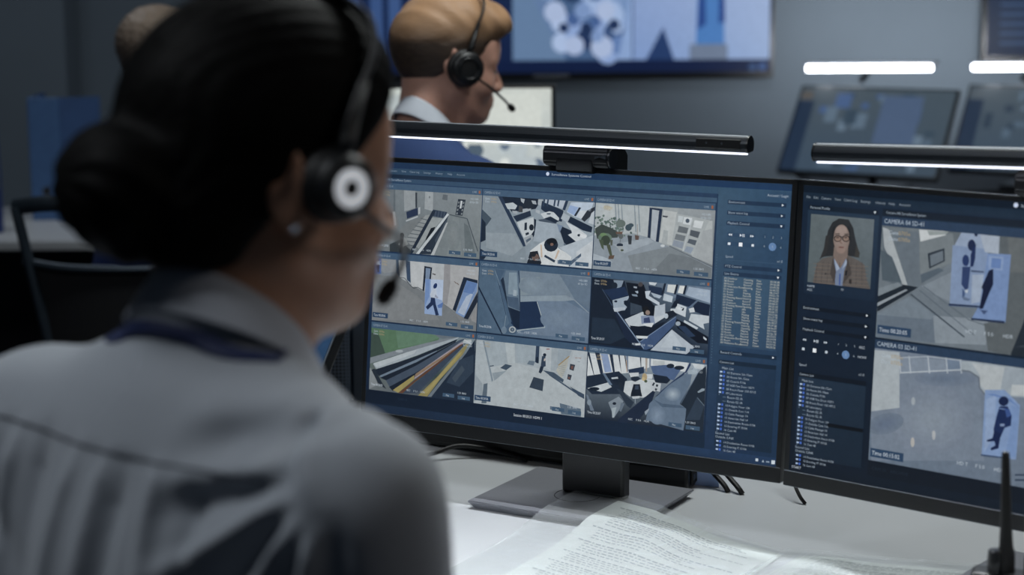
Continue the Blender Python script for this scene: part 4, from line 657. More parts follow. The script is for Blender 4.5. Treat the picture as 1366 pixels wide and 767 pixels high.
UI['r2'] = [
    [110,124,142,120,132,146,104,118,136,96,112,130], [112,126,143,1141,485,1104,1067,1104,1101,1437,1538,2178,1684,2409,1519,2513,707,1172,485],
    [114,127,144,2362,1145,2345,1021,2281,901,2174,797,2034,718,1875,672,1711,665,1560,698,1436,767,1352,867,1318,987,1336,1115,1405,1238,1517,1342,1661,1419,1822,1461,1984,1464,2131,1429,2249,1359,2329,1261],
    [116,129,146,2299,1135,2284,1027,2227,922,2133,830,2011,761,1872,721,1729,716,1596,744,1488,805,1415,893,1385,997,1401,1109,1461,1216,1559,1308,1685,1375,1825,1412,1967,1415,2096,1384,2200,1323,2270,1237],
    [118,131,147,2235,1126,2223,1032,2174,942,2093,864,1988,805,1868,771,1746,766,1633,791,1540,843,1478,918,1452,1007,1466,1103,1517,1195,1601,1273,1708,1331,1829,1363,1950,1365,2061,1339,2150,1287,2210,1213],
    [120,133,149,2171,1116,2161,1038,2120,963,2052,898,1965,848,1865,820,1763,816,1669,837,1592,881,1540,943,1519,1017,1530,1097,1573,1173,1642,1239,1732,1287,1832,1314,1933,1316,2025,1294,2100,1250,2150,1189],
    [122,135,150,2107,1106,2099,1044,2066,984,2012,931,1941,892,1862,870,1780,867,1705,883,1644,918,1602,968,1585,1028,1594,1091,1628,1152,1684,1204,1755,1243,1835,1264,1916,1266,1990,1249,2050,1214,2090,1165],
    [124,137,152,2043,1097,2036,1050,2012,1004,1971,965,1918,936,1858,919,1797,917,1741,930,1695,956,1664,993,1651,1037,1658,1085,1683,1131,1725,1170,1778,1199,1838,1215,1899,1217,1955,1204,2000,1177,2030,1141],
    [126,139,153,1978,1087,1974,1055,1957,1025,1930,999,1895,980,1855,969,1814,967,1777,976,1746,993,1726,1018,1717,1047,1722,1079,1739,1109,1766,1136,1802,1155,1842,1166,1882,1167,1920,1158,1950,1141,1970,1116],
    [128,141,155,1913,1077,1911,1061,1903,1046,1889,1033,1872,1023,1852,1018,1831,1017,1813,1021,1797,1030,1787,1043,1783,1057,1785,1073,1794,1088,1807,1101,1825,1111,1845,1117,1865,1117,1884,1113,1899,1104,1909,1092],
    [102,117,135,1515,1022,1516,984,1496,942,1456,899,1401,859,1334,826,1264,805,1197,796,1139,801,1104,815,1104,943,1133,974,1189,1014,1256,1046,1326,1067,1393,1075,1450,1070,1492,1052],
    [100,115,134,1478,1008,1479,976,1463,941,1429,905,1383,872,1328,845,1269,827,1213,819,1165,823,1129,838,1110,863,1109,895,1126,931,1160,968,1207,1001,1263,1027,1321,1045,1377,1052,1424,1048,1459,1033],
    [98,113,133,1442,994,1443,968,1429,940,1403,911,1365,884,1321,863,1275,849,1230,843,1191,846,1163,858,1147,878,1146,903,1160,932,1187,961,1225,988,1269,1009,1316,1023,1360,1029,1399,1025,1427,1013],
    [96,111,132,1405,979,1406,960,1396,939,1376,917,1348,897,1315,881,1280,870,1246,866,1217,869,1196,878,1184,892,1184,912,1194,933,1214,955,1242,975,1276,991,1311,1002,1344,1006,1373,1003,1394,994],
    [94,109,131,1369,965,1369,952,1362,938,1349,923,1330,910,1308,899,1285,892,1262,889,1243,891,1229,897,1221,907,1221,920,1228,934,1241,949,1260,962,1282,973,1306,980,1328,983,1347,981,1361,975],
    [92,108,130,1332,950,1332,944,1329,937,1322,930,1313,923,1302,918,1290,914,1279,913,1269,914,1262,917,1258,922,1258,928,1262,935,1268,942,1278,949,1289,954,1300,958,1312,959,1321,958,1328,955],
    [107,121,140,2354,1604,2339,1575,2289,1543,2210,1513,2109,1487,1996,1467,1882,1455,1777,1453,1693,1461,1638,1479,1617,1503,1634,1533,1686,1565,1767,1596,1870,1622,1984,1641,2098,1652,2200,1654,2282,1645,2335,1628],
    [104,119,138,2294,1596,2281,1571,2240,1545,2174,1520,2089,1498,1995,1481,1900,1472,1813,1470,1743,1477,1697,1491,1680,1512,1694,1537,1737,1563,1805,1589,1890,1611,1985,1627,2080,1636,2166,1637,2234,1630,2278,1616],
    [102,117,136,2234,1587,2223,1568,2190,1547,2137,1527,2070,1509,1994,1496,1918,1488,1848,1487,1793,1492,1756,1504,1743,1520,1754,1540,1788,1561,1842,1582,1910,1599,1986,1612,2062,1620,2131,1621,2185,1615,2221,1604],
    [99,114,134,2173,1579,2165,1564,2140,1549,2100,1534,2050,1520,1993,1510,1936,1505,1884,1504,1842,1508,1815,1517,1805,1529,1813,1544,1839,1559,1879,1575,1930,1588,1987,1598,2044,1603,2096,1604,2137,1600,2163,1591],
    [96,112,132,2112,1571,2107,1561,2090,1551,2064,1540,2030,1532,1992,1525,1954,1521,1919,1521,1892,1523,1874,1529,1867,1537,1872,1547,1889,1558,1916,1568,1950,1577,1988,1583,2026,1587,2061,1587,2088,1585,2106,1579],
    [94,110,131,2051,1562,2049,1558,2040,1552,2027,1547,2010,1543,1991,1540,1972,1538,1955,1537,1941,1539,1932,1542,1929,1546,1931,1551,1940,1556,1953,1561,1970,1565,1989,1569,2008,1571,2025,1571,2039,1569,2048,1567],
    [122,136,152,1424,1725,2172,1775,2179,1672,1437,1538], [104,122,144,2000,1776,2172,1775,2166,1682,2008,1649], [166,176,186,1406,1733,1439,1537,1454,1541,1421,1737],
    [166,176,186,1528,1749,1561,1554,1576,1557,1542,1752], [166,176,186,1758,1779,1791,1585,1806,1588,1773,1782], [166,176,186,1978,1790,2008,1614,2023,1617,1993,1790],
    [166,176,186,2148,1790,2174,1636,2189,1639,2163,1790], [170,180,188,1437,1538,2180,1672,2178,1686,1435,1552], [160,170,180,1425,1712,1776,1769,1775,1780,1424,1723],
    [160,170,180,1776,1769,2171,1776,2172,1787,1776,1780], [160,170,176,1104,1160,1104,1766,1416,1778,1457,1146,1105,1051],
    [150,162,170,2172,1775,2325,1790,4614,1790,4628,1615,2487,1439,2397,1518,2389,1631,2277,1674,2179,1672],
    [168,176,180,2294,1768,2678,1773,2639,1483,2483,1484,2394,1552,2400,1644], [144,156,166,2678,1773,2821,1790,4614,1790,4615,1784,2809,1598,2651,1485],
    [176,183,186,2774,1593,4483,1790,4614,1790,4627,1626,2770,1479], [96,106,118,2179,1664,2276,1666,2277,1682,2180,1680], [96,106,118,2272,1666,2385,1613,2394,1627,2281,1681],
    [96,106,118,2381,1618,2396,1506,2413,1509,2398,1622], [96,106,118,2398,1502,2481,1422,2493,1433,2411,1513], [118,146,188,2471,1494,2696,1525,2883,1382,2879,779,2481,759],
    [134,158,194,2490,1393,2605,1456,2613,999,2507,798], [92,124,178,2486,1450,2581,1464,2773,1434,2873,1358,2726,1427],
    [110,140,186,2778,1367,2873,1358,2876,813,2747,792,2795,1119],
    [16,32,70,2751,1408,2745,1380,2725,1357,2696,1346,2666,1349,2643,1365,2634,1391,2640,1419,2660,1442,2689,1454,2719,1451,2741,1434],
    [20,40,84,2649,1337,2743,1350,2797,1256,2794,1142,2725,1108,2681,987,2640,958,2597,1066,2622,1218],
    [16,32,72,2609,1067,2687,1034,2670,871,2589,835,2575,856,2632,899,2617,943,2535,923,2526,940,2591,973], [50,80,140,2710,1323,2769,1320,2790,1255,2741,1225],
    [110,140,190,2650,1309,2710,1307,2711,1316,2652,1318], [120,142,178,2670,1145,2722,1153,2719,1126,2672,1118], [44,64,96,2472,774,2748,785,2749,769,2474,756],
    [26,44,70,2878,619,4684,899,4685,886,2879,603], [26,44,70,2882,563,4688,848,4689,835,2883,545], [150,162,170,2912,1790,3386,1790,4615,1784,4641,1446,2942,1379],
    [96,106,118,2942,1365,4642,1428,4642,1443,2942,1380], [120,134,150,3352,1762,3533,1764,3557,1432,3377,1421],
    [150,160,168,1647,1249,1645,1225,1637,1207,1625,1199,1612,1203,1602,1219,1597,1242,1598,1265,1607,1284,1619,1292,1632,1287,1642,1272],
    [170,168,164,1670,781,1669,752,1661,730,1649,720,1636,726,1625,745,1620,773,1622,801,1629,823,1642,833,1655,827,1665,808],
    [164,168,172,1920,902,1918,874,1912,852,1901,843,1889,849,1880,868,1875,895,1876,924,1883,945,1894,955,1905,949,1915,930],
    ]
# ------------------------------------------------------------------ camera
CAMZ = 1.43923
cam = bpy.data.cameras.new('camera'); co = bpy.data.objects.new('camera', cam); COL.objects.link(co)
bpy.context.scene.camera = co
cam.sensor_width = 36; cam.lens = 36*2434.9/1366; cam.clip_start = .05
RX, RY, RF = (.99998, -.00111, -.00638), (.00648, .17139, .98518), (0, .9852, -.17139)
co.matrix_world = frame((0, 0, CAMZ), RX, RY, [-v for v in RF])
cam.dof.use_dof = True; cam.dof.focus_distance = 2.36; cam.dof.aperture_fstop = 3.9; cam.dof.aperture_blades = 0

sc = bpy.context.scene
sc.view_settings.view_transform = 'Standard'; sc.view_settings.look = 'None'
w = bpy.data.worlds.new('room air'); sc.world = w; w.use_nodes = True
w.node_tree.nodes['Background'].inputs[0].default_value = (.55, .72, 1, 1); w.node_tree.nodes['Background'].inputs[1].default_value = .026

# ------------------------------------------------------------------ materials
M = {}
M['wall'] = mat('painted_wall', (103, 115, 126), .85, noise=.04, nscale=3, bump=.1, bscale=300)
M['floor'] = mat('carpet', (42, 46, 54), .95, noise=.2, nscale=300, bump=.3, bscale=700)
M['ceil'] = mat('ceiling_paint', (90, 96, 104), .9)
M['desk'] = mat('white_laminate', (196, 199, 202), .38, noise=.012, nscale=8, spec=.4)
M['deskedge'] = mat('dark_steel_frame', (30, 33, 38), .5, metal=.4)
M['plastic'] = mat('black_plastic', (11, 14, 17), .42, noise=.1, nscale=300, bump=.06, bscale=1500)
M['satin'] = mat('satin_black', (15, 18, 22), .3, noise=.05, nscale=100)
M['stand'] = mat('satin_grey_metal', (136, 138, 145), .36, metal=.15, noise=.03, nscale=300)
M['edge'] = mat('bare_metal_edge', (150, 156, 165), .25, metal=.9)
M['rubber'] = mat('black_rubber', (12, 13, 15), .7)
M['matte'] = mat('matte_black', (9, 11, 13), .9, spec=.1); M['cable'] = mat('cable_sheath', (14, 15, 18), .5)
M['barbody'] = mat('dark_anodised_bar', (36, 42, 49), .4, metal=.4); M['bartop'] = mat('anodised_bar', (150, 155, 162), .4, metal=.5, noise=.03)  # bartop: far lamp housings, and the painted highlight on the near bars
M['diff'] = mat('lamp_diffuser', (240, 244, 255), .5, emit=(236, 240, 255), estr=1.6)
M['diffhot'] = mat('bright_lamp_diffuser', (240, 244, 255), .5, emit=(245, 248, 255), estr=14)
M['silver'] = mat('polished_clip', (200, 205, 212), .2, metal=1)
M['screen'] = screen_mat('screen_glass', .93)
M['screendim'] = screen_mat('dim_screen_glass', .95)
M['paper'] = mat('white_paper', (204, 209, 208), .7, noise=.01)
M['ink'] = mat('printed_ink', (168, 174, 177), .8)
M['blue'] = mat('blue_card', (52, 84, 132), .6, noise=.08, nscale=20)
M['bluedark'] = mat('dark_blue_card', (30, 54, 110), .6)
M['mesh'] = None

# plastic sleeve film
m = bpy.data.materials.new('clear_film'); m.use_nodes = True; nt = m.node_tree; nt.nodes.clear()
o_ = nt.nodes.new('ShaderNodeOutputMaterial'); mx = nt.nodes.new('ShaderNodeMixShader'); tr = nt.nodes.new('ShaderNodeBsdfTransparent')
gl = nt.nodes.new('ShaderNodeBsdfPrincipled'); gl.inputs['Roughness'].default_value = .09; gl.inputs['Base Color'].default_value = (.7, .73, .74, 1)
gl.inputs['Specular IOR Level'].default_value = .9
nz = nt.nodes.new('ShaderNodeTexNoise'); nz.inputs['Scale'].default_value = 9; bp = nt.nodes.new('ShaderNodeBump'); bp.inputs['Strength'].default_value = .5; bp.inputs['Distance'].default_value = .01
nt.links.new(nz.outputs['Fac'], bp.inputs['Height']); nt.links.new(bp.outputs[0], gl.inputs['Normal'])
mx.inputs[0].default_value = .22; tr.inputs[0].default_value = (.97, .98, .98, 1)
nt.links.new(tr.outputs[0], mx.inputs[1]); nt.links.new(gl.outputs[0], mx.inputs[2]); nt.links.new(mx.outputs[0], o_.inputs[0])
M['film'] = m

# perforated metal
m = mat('perforated_metal', (62, 76, 92), .5, metal=.3); nt = m.node_tree
vo = nt.nodes.new('ShaderNodeTexVoronoi'); vo.inputs['Scale'].default_value = 170; vo.inputs['Randomness'].default_value = 0
tc = nt.nodes.new('ShaderNodeTexCoord'); nt.links.new(tc.outputs['Object'], vo.inputs['Vector'])
cr = nt.nodes.new('ShaderNodeValToRGB'); cr.color_ramp.elements[0].position = .3; cr.color_ramp.elements[1].position = .45
cr.color_ramp.elements[0].color = (.006, .008, .012, 1); cr.color_ramp.elements[1].color = (.075, .1, .14, 1)
nt.links.new(vo.outputs['Distance'], cr.inputs[0]); nt.links.new(cr.outputs[0], nt.nodes['Principled BSDF'].inputs['Base Color'])
M['mesh'] = m

# ------------------------------------------------------------------ the room
def struct(name, me, m, label):
    o = obj(name, me, m); o['kind'] = 'structure'; o['label'] = label; return o
struct('floor', box((-3.4, -.6, -.1), (4, 6.7, 0)), M['floor'], 'dark carpeted floor of the control room')
struct('ceiling', box((-3.4, -.6, 2.9), (4, 6.7, 3)), M['ceil'], 'grey ceiling above the control room')
struct('wall_back', box((-3.4, 6.6, 0), (4, 6.75, 2.9)), M['wall'], 'blue-grey back wall carrying the wall screens')
struct('wall_left', box((-3.3, 6.38, 0), (-1.545, 6.6, 2.9), bev=.004), M['wall'], 'projecting grey wall section at the far left')
struct('wall_side', box((-3.5, -.6, 0), (-3.4, 6.7, 2.9)), M['wall'], 'grey side wall left of the desks')
struct('wall_right', box((4, -.6, 0), (4.1, 6.7, 2.9)), M['wall'], 'grey side wall right of the desks')

# ------------------------------------------------------------------ desks
def make_desk(c, yaw, wx, dy, label, group=None, top='desk'):
    t = thing('office_desk', (c[0], c[1], 0), label, 'desk', group)
    F = yaw_frame((c[0], c[1], 0), yaw)
    obj('worktop', box((-wx/2, -dy/2, .715), (wx/2, dy/2, .74), F, .003), M[top], t)
    for sx in (-1, 1):
        for sy in (-1, 1):
            x, y = sx*(wx/2-.06), sy*(dy/2-.07)
            obj('leg', box((x-.025, y-.025, 0), (x+.025, y+.025, .715), F, .003), M['deskedge'], t)
    obj('modesty_panel', box((-wx/2+.1, dy/2-.06, .3), (wx/2-.1, dy/2-.045, .7), F), M['deskedge'], t)
    return t
YL, YR = R(-30.23), R(-39.2)
F = yaw_frame((.2, 2.17, 0), R(-32))
c = F @ Vector((.12, .0, 0))
make_desk((c.x, c.y), R(-32), 2.2, 1.08, 'white desk in the foreground under the two large monitors')
make_desk((.22, 4.25), 0, 1.34, .7, 'white desk of the man in the navy suit, behind the monitors')
make_desk((-1.75, 5.14), 0, 1.5, .72, 'white desk at far left carrying the blue binder')
make_desk((2.0, 6.12), 0, 2., .7, 'dark desk by the back wall under the two leaning monitors', top='deskedge')

# ------------------------------------------------------------------ the two large monitors
LO, LX, LZ, LN = (-.20848, 2.42704, .83004), (.863996, -.503498, 0), (.053092, .091105, .994425), (-.500691, -.85918, .105445)
RO, RXX, RZ, RN = (.32072+.0010, 2.10505-.0008, .83247), (.774848, -.632148, 0), (.039887, .048891, .998007), (-.630888, -.773304, .063098)
FL, FR = frame(LO, LX, LZ, LN), frame(RO, RXX, RZ, RN)   # panel frames: u right, v up, w out of the screen (metres)
W, H = .612, .364
def unpack(rows, pic, box_):
    """rows: r, g, b, x, y, x, y ...  (tenths of a millimetre on the glass); twelve numbers are a four corner fill"""
    u0, v0, u1, v1 = box_
    for n in rows:
        if len(n) == 12:
            pic.poly([(u0, v1), (u1, v1), (u1, v0), (u0, v0)], [tuple(n[i:i+3]) for i in (0, 3, 6, 9)]); continue
        q = [i/10 for i in n[3:]]; c = tuple(n[:3])
        pic.poly(list(zip(q[::2], q[1::2])), [c]*(len(q)//2))

def feed_overlay(p, b, title, big=False, light=True, tint=(60, 88, 115)):
    u0, v0, u1, v1 = b; k = 1.75 if big else 1.
    # title strip above the picture
    p.rect(u0, v1, u1, v1+8.4*(1.2 if big else 1), [tint, tint, tint, tint])
    p.text(title, u0+2.6, v1+(2.9 if big else 2.6), 7.2 if big else 4.5, (169, 185, 199) if big else (139, 158, 176), wid=49 if big else 23.5)
    if not big:
        p.text('LIVE', u1-15, v1+2.4, 3.6, (143, 162, 179)); p.rect(u1-5.2, v1+1.8, u1-2.6, v1+5.6, (154, 90, 52))
    y = (168, 150, 110); wc = (170, 184, 196)
    for i, (a, q) in enumerate((('Gate', '0705a'), ('Date', '0705a'))):
        p.text(a, u0+(9 if big else 4), v1-(5.2+i*4)*k*(1 if big else .95), 3.9*k*.9, wc); p.text(q, u0+(21 if big else 13), v1-(5.2+i*4)*k*(1 if big else .95), 3.9*k*.9, y)
    if not big:
        p.text('HD1080', u1-5, v1-6.8, 3.5, wc, 'r'); p.text('60 fps SD', u1-5, v1-11, 3.5, wc, 'r')
    if light: p.rect(u0+1.2*k, v0+4.4, u0+(26 if not big else 44), v0+(11.2 if not big else 14.5), (36, 64, 94))
    return wc
def feed_foot(p, b, tm, big=False):
    u0, v0, u1, v1 = b; wc = (178, 191, 202)
    p.text('Time '+tm, u0+(3 if not big else 4), v0+(6.2 if not big else 7), 4.4 if not big else 6.8, (188, 200, 211), wid=19 if not big else 35)
    if not big:
        for i, q in enumerate(('REC', 'F 5.0', 'HDR')): p.text(q, u0+61+i*11, v0+4.4, 3.5, wc)
        p.rect(u1-47, v0+3.4, u1-29, v0+8.2, (58, 86, 112)); p.rect(u1-23.5, v0+2.2, u1-4.5, v0+7.2, (58, 86, 112))
        p.text('1:25 3843', u1-25, v0+9.6, 3.6, wc); p.text('Play', u1-42, v0+4.6, 3, wc); p.text('Log', u1-17, v0+3.4, 3, wc)
    else:
        for i, q in enumerate(('HD T', 'F 5.0', 'HDR')): p.text(q, u0+109+i*22, v0+(18 if tm.endswith('5') else 13), 5.6, wc)

LIST = ['03 Entrance 5th /Gate', '04 Room 5th /Gate', '05 Outside F106', '07 HSB Fire Door /0371', '08 Room Floor 150 /0712', '09 Laboratory', None, None,
        '10 Polygon Floor 106', '11 Outside Cam 114', '12 Cable Passage 14', '13 American Hall 14', '14 Destination Room 0106', '15 Entering IT /0106', '16 Cam 48']
def camera_list(p, u0, u1, vt, vb, text, dim, icon):
    p.rect(u0, vt-.2, u1, vt+5.2, dim); p.text('Camera List', u0+1.2, vt+1.2, 3.9, text)
    p.rect(u0, vb, u1, vt-.6, [(33, 58, 85), (28, 52, 78), (20, 40, 60), (22, 43, 66)] if icon else [(29, 48, 68), (26, 44, 62), (18, 34, 50), (19, 35, 52)])
    v = vt-6; p.text('Main List', u0+5, v, 4.2, text)
    v -= 5.15
    for it in LIST:
        if it: p.rect(u0+2.6, v+.8, u0+5.8, v+2.7, (169, 191, 224)); p.rect(u0+6.9, v+.4, u0+9.3, v+3.2, (61, 104, 200)); p.text(it, u0+12, v, 3.7, text); p.rect(u0+3, v-2.2, u0+3.5, v+.6, (107, 127, 149))
        else: p.text('Room 02 /A', u0+14, v, 4.1, text); p.rect(u0+8, v+1, u0+12.6, v+1.5, (107, 127, 149))
        v -= 5.0
    p.text('Second List', u0+1, v, 4.1, text); p.text('Outside /LINK', u0+1.4, v-4.4, 4.1, text); v -= 10.2
    for it in LIST[-3:]:
        p.rect(u0+3, v+.8, u0+6, v+2.7, (169, 191, 224)); p.rect(u0+7, v+.4, u0+9.4, v+3.2, (61, 104, 200)); p.text(it, u0+12.4, v, 3.7, text); v -= 5
def playback(p, u, v, text, dim, full):
    """transport buttons and number pad; (u, v) centre of the rewind button"""
    wc = (214, 224, 234) if full else (192, 204, 216)
    p.rect(u-4, v-2.6, u+33, v+2.4, dim); p.rect(u-5, v-13.4, u+33, v-8.4, dim)
    for du, s in ((0, -1), (28.5, 1)):
        for q in (0, 2.4): p.poly([(u+du-s*2.4+s*q, v+1.5), (u+du-s*2.4+s*q, v-1.5), (u+du+s*q, v)][::s], wc)
    p.poly([(u+12.6, v+1.7), (u+12.6, v-1.7), (u+15.4, v)], wc); p.rect(u+16, v-1.8, u+16.9, v+1.8, wc); p.rect(u+17.8, v-1.8, u+18.7, v+1.8, wc)
    p.rect(u-2.4, v-12.6, u+1, v-9.6, wc); p.rect(u+12, v-13.4, u+16.6, v-8.8, (238, 243, 248)); p.rect(u+28.4, v-12.6, u+31.6, v-9.6, wc)
    for i in range(6):
        cu_, cv_ = u+44.8+10.6*(i % 3), v+.4-11.4*(i//3)
        p.disc(cu_, cv_, 4.9 if i == 4 else 3.2, (93, 132, 180) if i == 4 else dim); p.text(str(i+1), cu_, cv_-1.3, 3.6, text, 'c')

def header(p, u0, u1, v0, v1, t, dim, text, tri=True):
    p.rect(u0, v0, u1, v1, dim); p.text(t, u0+1.4, v0+1.3, 4.1, text)
    m_ = (v0+v1)/2
    p.poly([(u1-5.6, m_+1.4), (u1-5.6, m_-1.4), (u1-3, m_)] if tri else [(u1-6, m_+1.2), (u1-3, m_+1.2), (u1-4.5, m_-1.4)][::-1], (223, 231, 238))

def monitor_body(name, FM, yaw, base_c, label):
    t = thing(name, (base_c[0], base_c[1], .74), label, 'monitor', 'large desk monitors')
    bm = bmesh.new()
    # slim shell with a raised rim and a lower chin
    add_box(bm, (0, 0, -.016), (W, H, -.002), FM, .0018, 2)
    add_box(bm, (.0, .0, -.003), (W, .0185, .0004), FM, .0004, 1)
    add_box(bm, (.0, .0185, -.003), (.0068, H, .0004), FM, .0003, 1); add_box(bm, (W-.0068, .0185, -.003), (W, H, .0004), FM, .0003, 1)
    add_box(bm, (.0, H-.0058, -.003), (W, H, .0004), FM, .0003, 1)
    add_prism(bm, [(.1, .06), (W-.1, .06), (W-.13, .3), (.13, .3)], -.045, -.012, FM)
    obj('housing', mesh_of(bm), M['plastic'], t)
    for nm, lo_, hi_ in (('top_trim', (.001, H-.0012, -.012), (W-.001, H+.0006, -.0015)), ('chin_trim', (.001, .0178, .0003), (W-.001, .0190, .0012)), ('bottom_trim', (.001, -.0008, -.012), (W-.001, .0007, -.0015))):
        obj(nm, box(lo_, hi_, FM), M['edge'], t)
    B = yaw_frame((base_c[0], base_c[1], .74), yaw)
    bm = bmesh.new()
    a = [(-.119, -.096), (.119, -.096), (.119, .096), (-.119, .096)]
    lo = [bm.verts.new(B @ Vector((x*.93, y*.93, .0))) for x, y in a]; mi = [bm.verts.new(B @ Vector((x, y, .0095))) for x, y in a]; hi = [bm.verts.new(B @ Vector((x*.995, y*.995, .0115))) for x, y in a]
    bm.faces.new(lo[::-1]); bm.faces.new(hi)
    for r0, r1 in ((lo, mi), (mi, hi)):
        for k in range(4): bm.faces.new((r0[k], r0[(k+1) % 4], r1[(k+1) % 4], r1[k]))
    b = obj('stand_base', mesh_of(bm), M['stand'], t, label='flat square grey metal foot')
    obj('base_ring', lathe([(.030, .0116), (.0305, .0122), (.031, .0116)], B @ Matrix.Translation((-.004, -.005, 0)), 40, True), M['satin'], b)
    bm = bmesh.new(); add_box(bm, (-.031, .0, .0115), (.061, .022, .36), B, .004, 2)
    add_box(bm, (-.02, -.03, .24), (.05, .012, .30), B, .003, 1)
    obj('stand_column', mesh_of(bm), M['satin'], t)
    return t

# ---- left monitor
mon = monitor_body('computer_monitor', FL, YL, (.09104, 2.34304), 'large black monitor showing nine camera views, standing left on the white desk')
G0 = dict(U=[(12, 177.5), (178.6, 343.4), (344.6, 508.4)], V=[(238, 330), (143, 236), (48.2, 141)])
p = Pic(FL)
p.rect(6.8, 18.5, 605.2, 358.2, [(28, 58, 94), (27, 54, 84), (23, 43, 70), (16, 31, 51)])
p.rect(6.8, 349.5, 605.2, 358.2, [(27, 53, 83), (28, 58, 92), (26, 58, 96), (26, 51, 84)])
p.rect(6.8, 341.8, 605.2, 350.2, [(42, 70, 96), (51, 84, 111), (48, 82, 111), (42, 70, 96)])
p.rect(6.8, 336.5, 509.5, 342, [(22, 40, 60), (35, 61, 92), (33, 58, 88), (22, 40, 60)])
p.rect(6.8, 331.2, 509.5, 336.8, [(43, 71, 99), (58, 88, 114), (58, 88, 114), (43, 71, 99)])
p.rect(6.8, 18.5, 605.2, 29.5, [(24, 41, 63), (30, 58, 92), (28, 52, 82), (21, 37, 58)])
p.rect(6.8, 29.5, 511, 47.6, [(14, 26, 42), (20, 39, 61), (20, 39, 61), (15, 28, 46)])
p.rect(511, 30, 605.2, 349, [(54, 86, 112), (44, 76, 106), (23, 48, 76), (27, 50, 80)])
for i, (t_, u) in enumerate((('File', 8.5), ('Edit', 19), ('Camera', 31), ('View', 50), ('Client Log', 63), ('Settings', 85), ('History', 104), ('Help', 123), ('Account', 137))): p.text(t_, u, 345.4, 3.7, (129, 149, 168))
p.text('Camera AR Surveillance System', 14, 333.2, 4.2, (147, 165, 182), wid=52)
p.disc(273.5, 354.3, 2.4, (198, 212, 238)); p.text('Surveillance Systems Control', 279, 352.6, 4.2, (174, 188, 203), wid=57)
p.text('Account / Login', 574.5, 342.4, 4.6, (167, 183, 198), wid=27)
p.text('Session 00:20:21 HDMI 1', 240, 38, 5, (207, 216, 224), wid=42); p.text('CAM 12', 60, 39, 4.2, (36, 56, 78))
p.rect(579, 22.6, 582.5, 26, (185, 198, 210)); p.poly([(587, 22.4), (590.5, 22.4), (588.8, 25.6)], (147, 164, 181)); p.rect(592.5, 22.8, 597, 24.6, (130, 148, 168)); p.rect(599.5, 21.8, 604, 26.4, (205, 216, 226))
dm, tx = (29, 53, 80), (154, 171, 186)
scr = p.build('screen', M['screen'], mon, 'lit blue camera software screen')
p = Pic(FL, base=.0001)
header(p, 523.8, 599.4, 330.4, 335.4, 'Environment', dm, tx); header(p, 523.8, 599, 317.6, 322.6, 'Show event log', dm, tx); header(p, 523.8, 599, 305, 310.2, 'Playback Control', dm, tx, False)
playback(p, 529.5, 293.6, tx, (40, 70, 99), True)
p.text('Speed', 525, 265.6, 4.1, tx); p.text('x1.0', 591.8, 264.4, 4.1, tx); p.rect(525, 262.6, 598, 263, (61, 91, 120))
header(p, 523.8, 599, 252.6, 257.4, 'PTZ Control', dm, tx); header(p, 523.6, 598.8, 243.6, 248.6, 'Live Events', dm, tx, False)
for i in range(40): p.rect(513.6, 135+i*3.4, 514.4, 136.2+i*3.4, (77, 106, 134))
p.build('control_panel', M['screen'], scr, 'column of playback controls on the screen')
p = Pic(FL, base=.0001)
p.rect(523, 158, 597, 243, [(58, 90, 116), (53, 84, 110), (44, 72, 100), (46, 76, 104)])
rr = random.Random(3); wd = ['01 Room', '02 Room', '03 Room', '04 Outdoor', '05 Room', '06 Corridor', '07 Meeting Room', '08 Room', '09 Welcome Room', '10 Room', '11 Office']; ev = ['Playing', 'Idle', 'Record', 'Viewing', 'Opening']
for i in range(25):
    v = 239.4-i*3.27
    for u, t_, w_ in ((524.8, wd[rr.randrange(11)], 0), (550.4, ev[rr.randrange(5)], 0), (567, rr.choice(['Alert', 'Pass', 'Open', 'Note']), 0), (584.4, '0%d:%02d:%02d' % (rr.randrange(10), rr.randrange(60), rr.randrange(60)), 0)):
        p.text(t_, u, v, 3.5, (180, 184, 176))
p.build('event_list', M['screen'], scr, 'pale table of live events on the screen')
p = Pic(FL, base=.0001)
header(p, 523.6, 598.4, 147.4, 152.4, 'Record Controls', (22, 43, 66), tx)
camera_list(p, 523.6, 598.6, 135.6, 34.6, (157, 173, 187), (20, 39, 59), True)
p.build('camera_list', M['screen'], scr, 'list of camera names on the screen')
FEEDS = (('f11', 0, 0, '01', 'camera view of a staircase'), ('f12', 1, 0, '02', 'camera view down on bright office desks'), ('f13', 2, 0, '03', 'camera view of a corridor with potted plants'),
         ('f21', 0, 1, '04', 'camera view of a man walking in a hallway'), ('f22', 1, 1, '05', 'camera view of an entrance with a dark door mat'), ('f23', 2, 1, '06', 'camera view of a dark office with one seated worker'),
         ('f31', 0, 2, '07', 'camera view of rail tracks beside green grass'), ('f32', 1, 2, '08', 'camera view of a white lobby'), ('f33', 2, 2, '09', 'camera view along a long office'))
for key, c, r, num, lab in FEEDS:
    b = [G0['U'][c][0], G0['V'][r][0], G0['U'][c][1], G0['V'][r][1]-8.4]
    p = Pic(FL, base=.0001, step=.000006); unpack(UI[key], p, b)
    feed_overlay(p, b, 'CAMERA %s SD-41' % num, light=key in ('f12', 'f13', 'f21', 'f32')); feed_foot(p, b, '00:20:0%d' % (5+c))
    p.build('camera_feed', M['screen'], scr, lab)

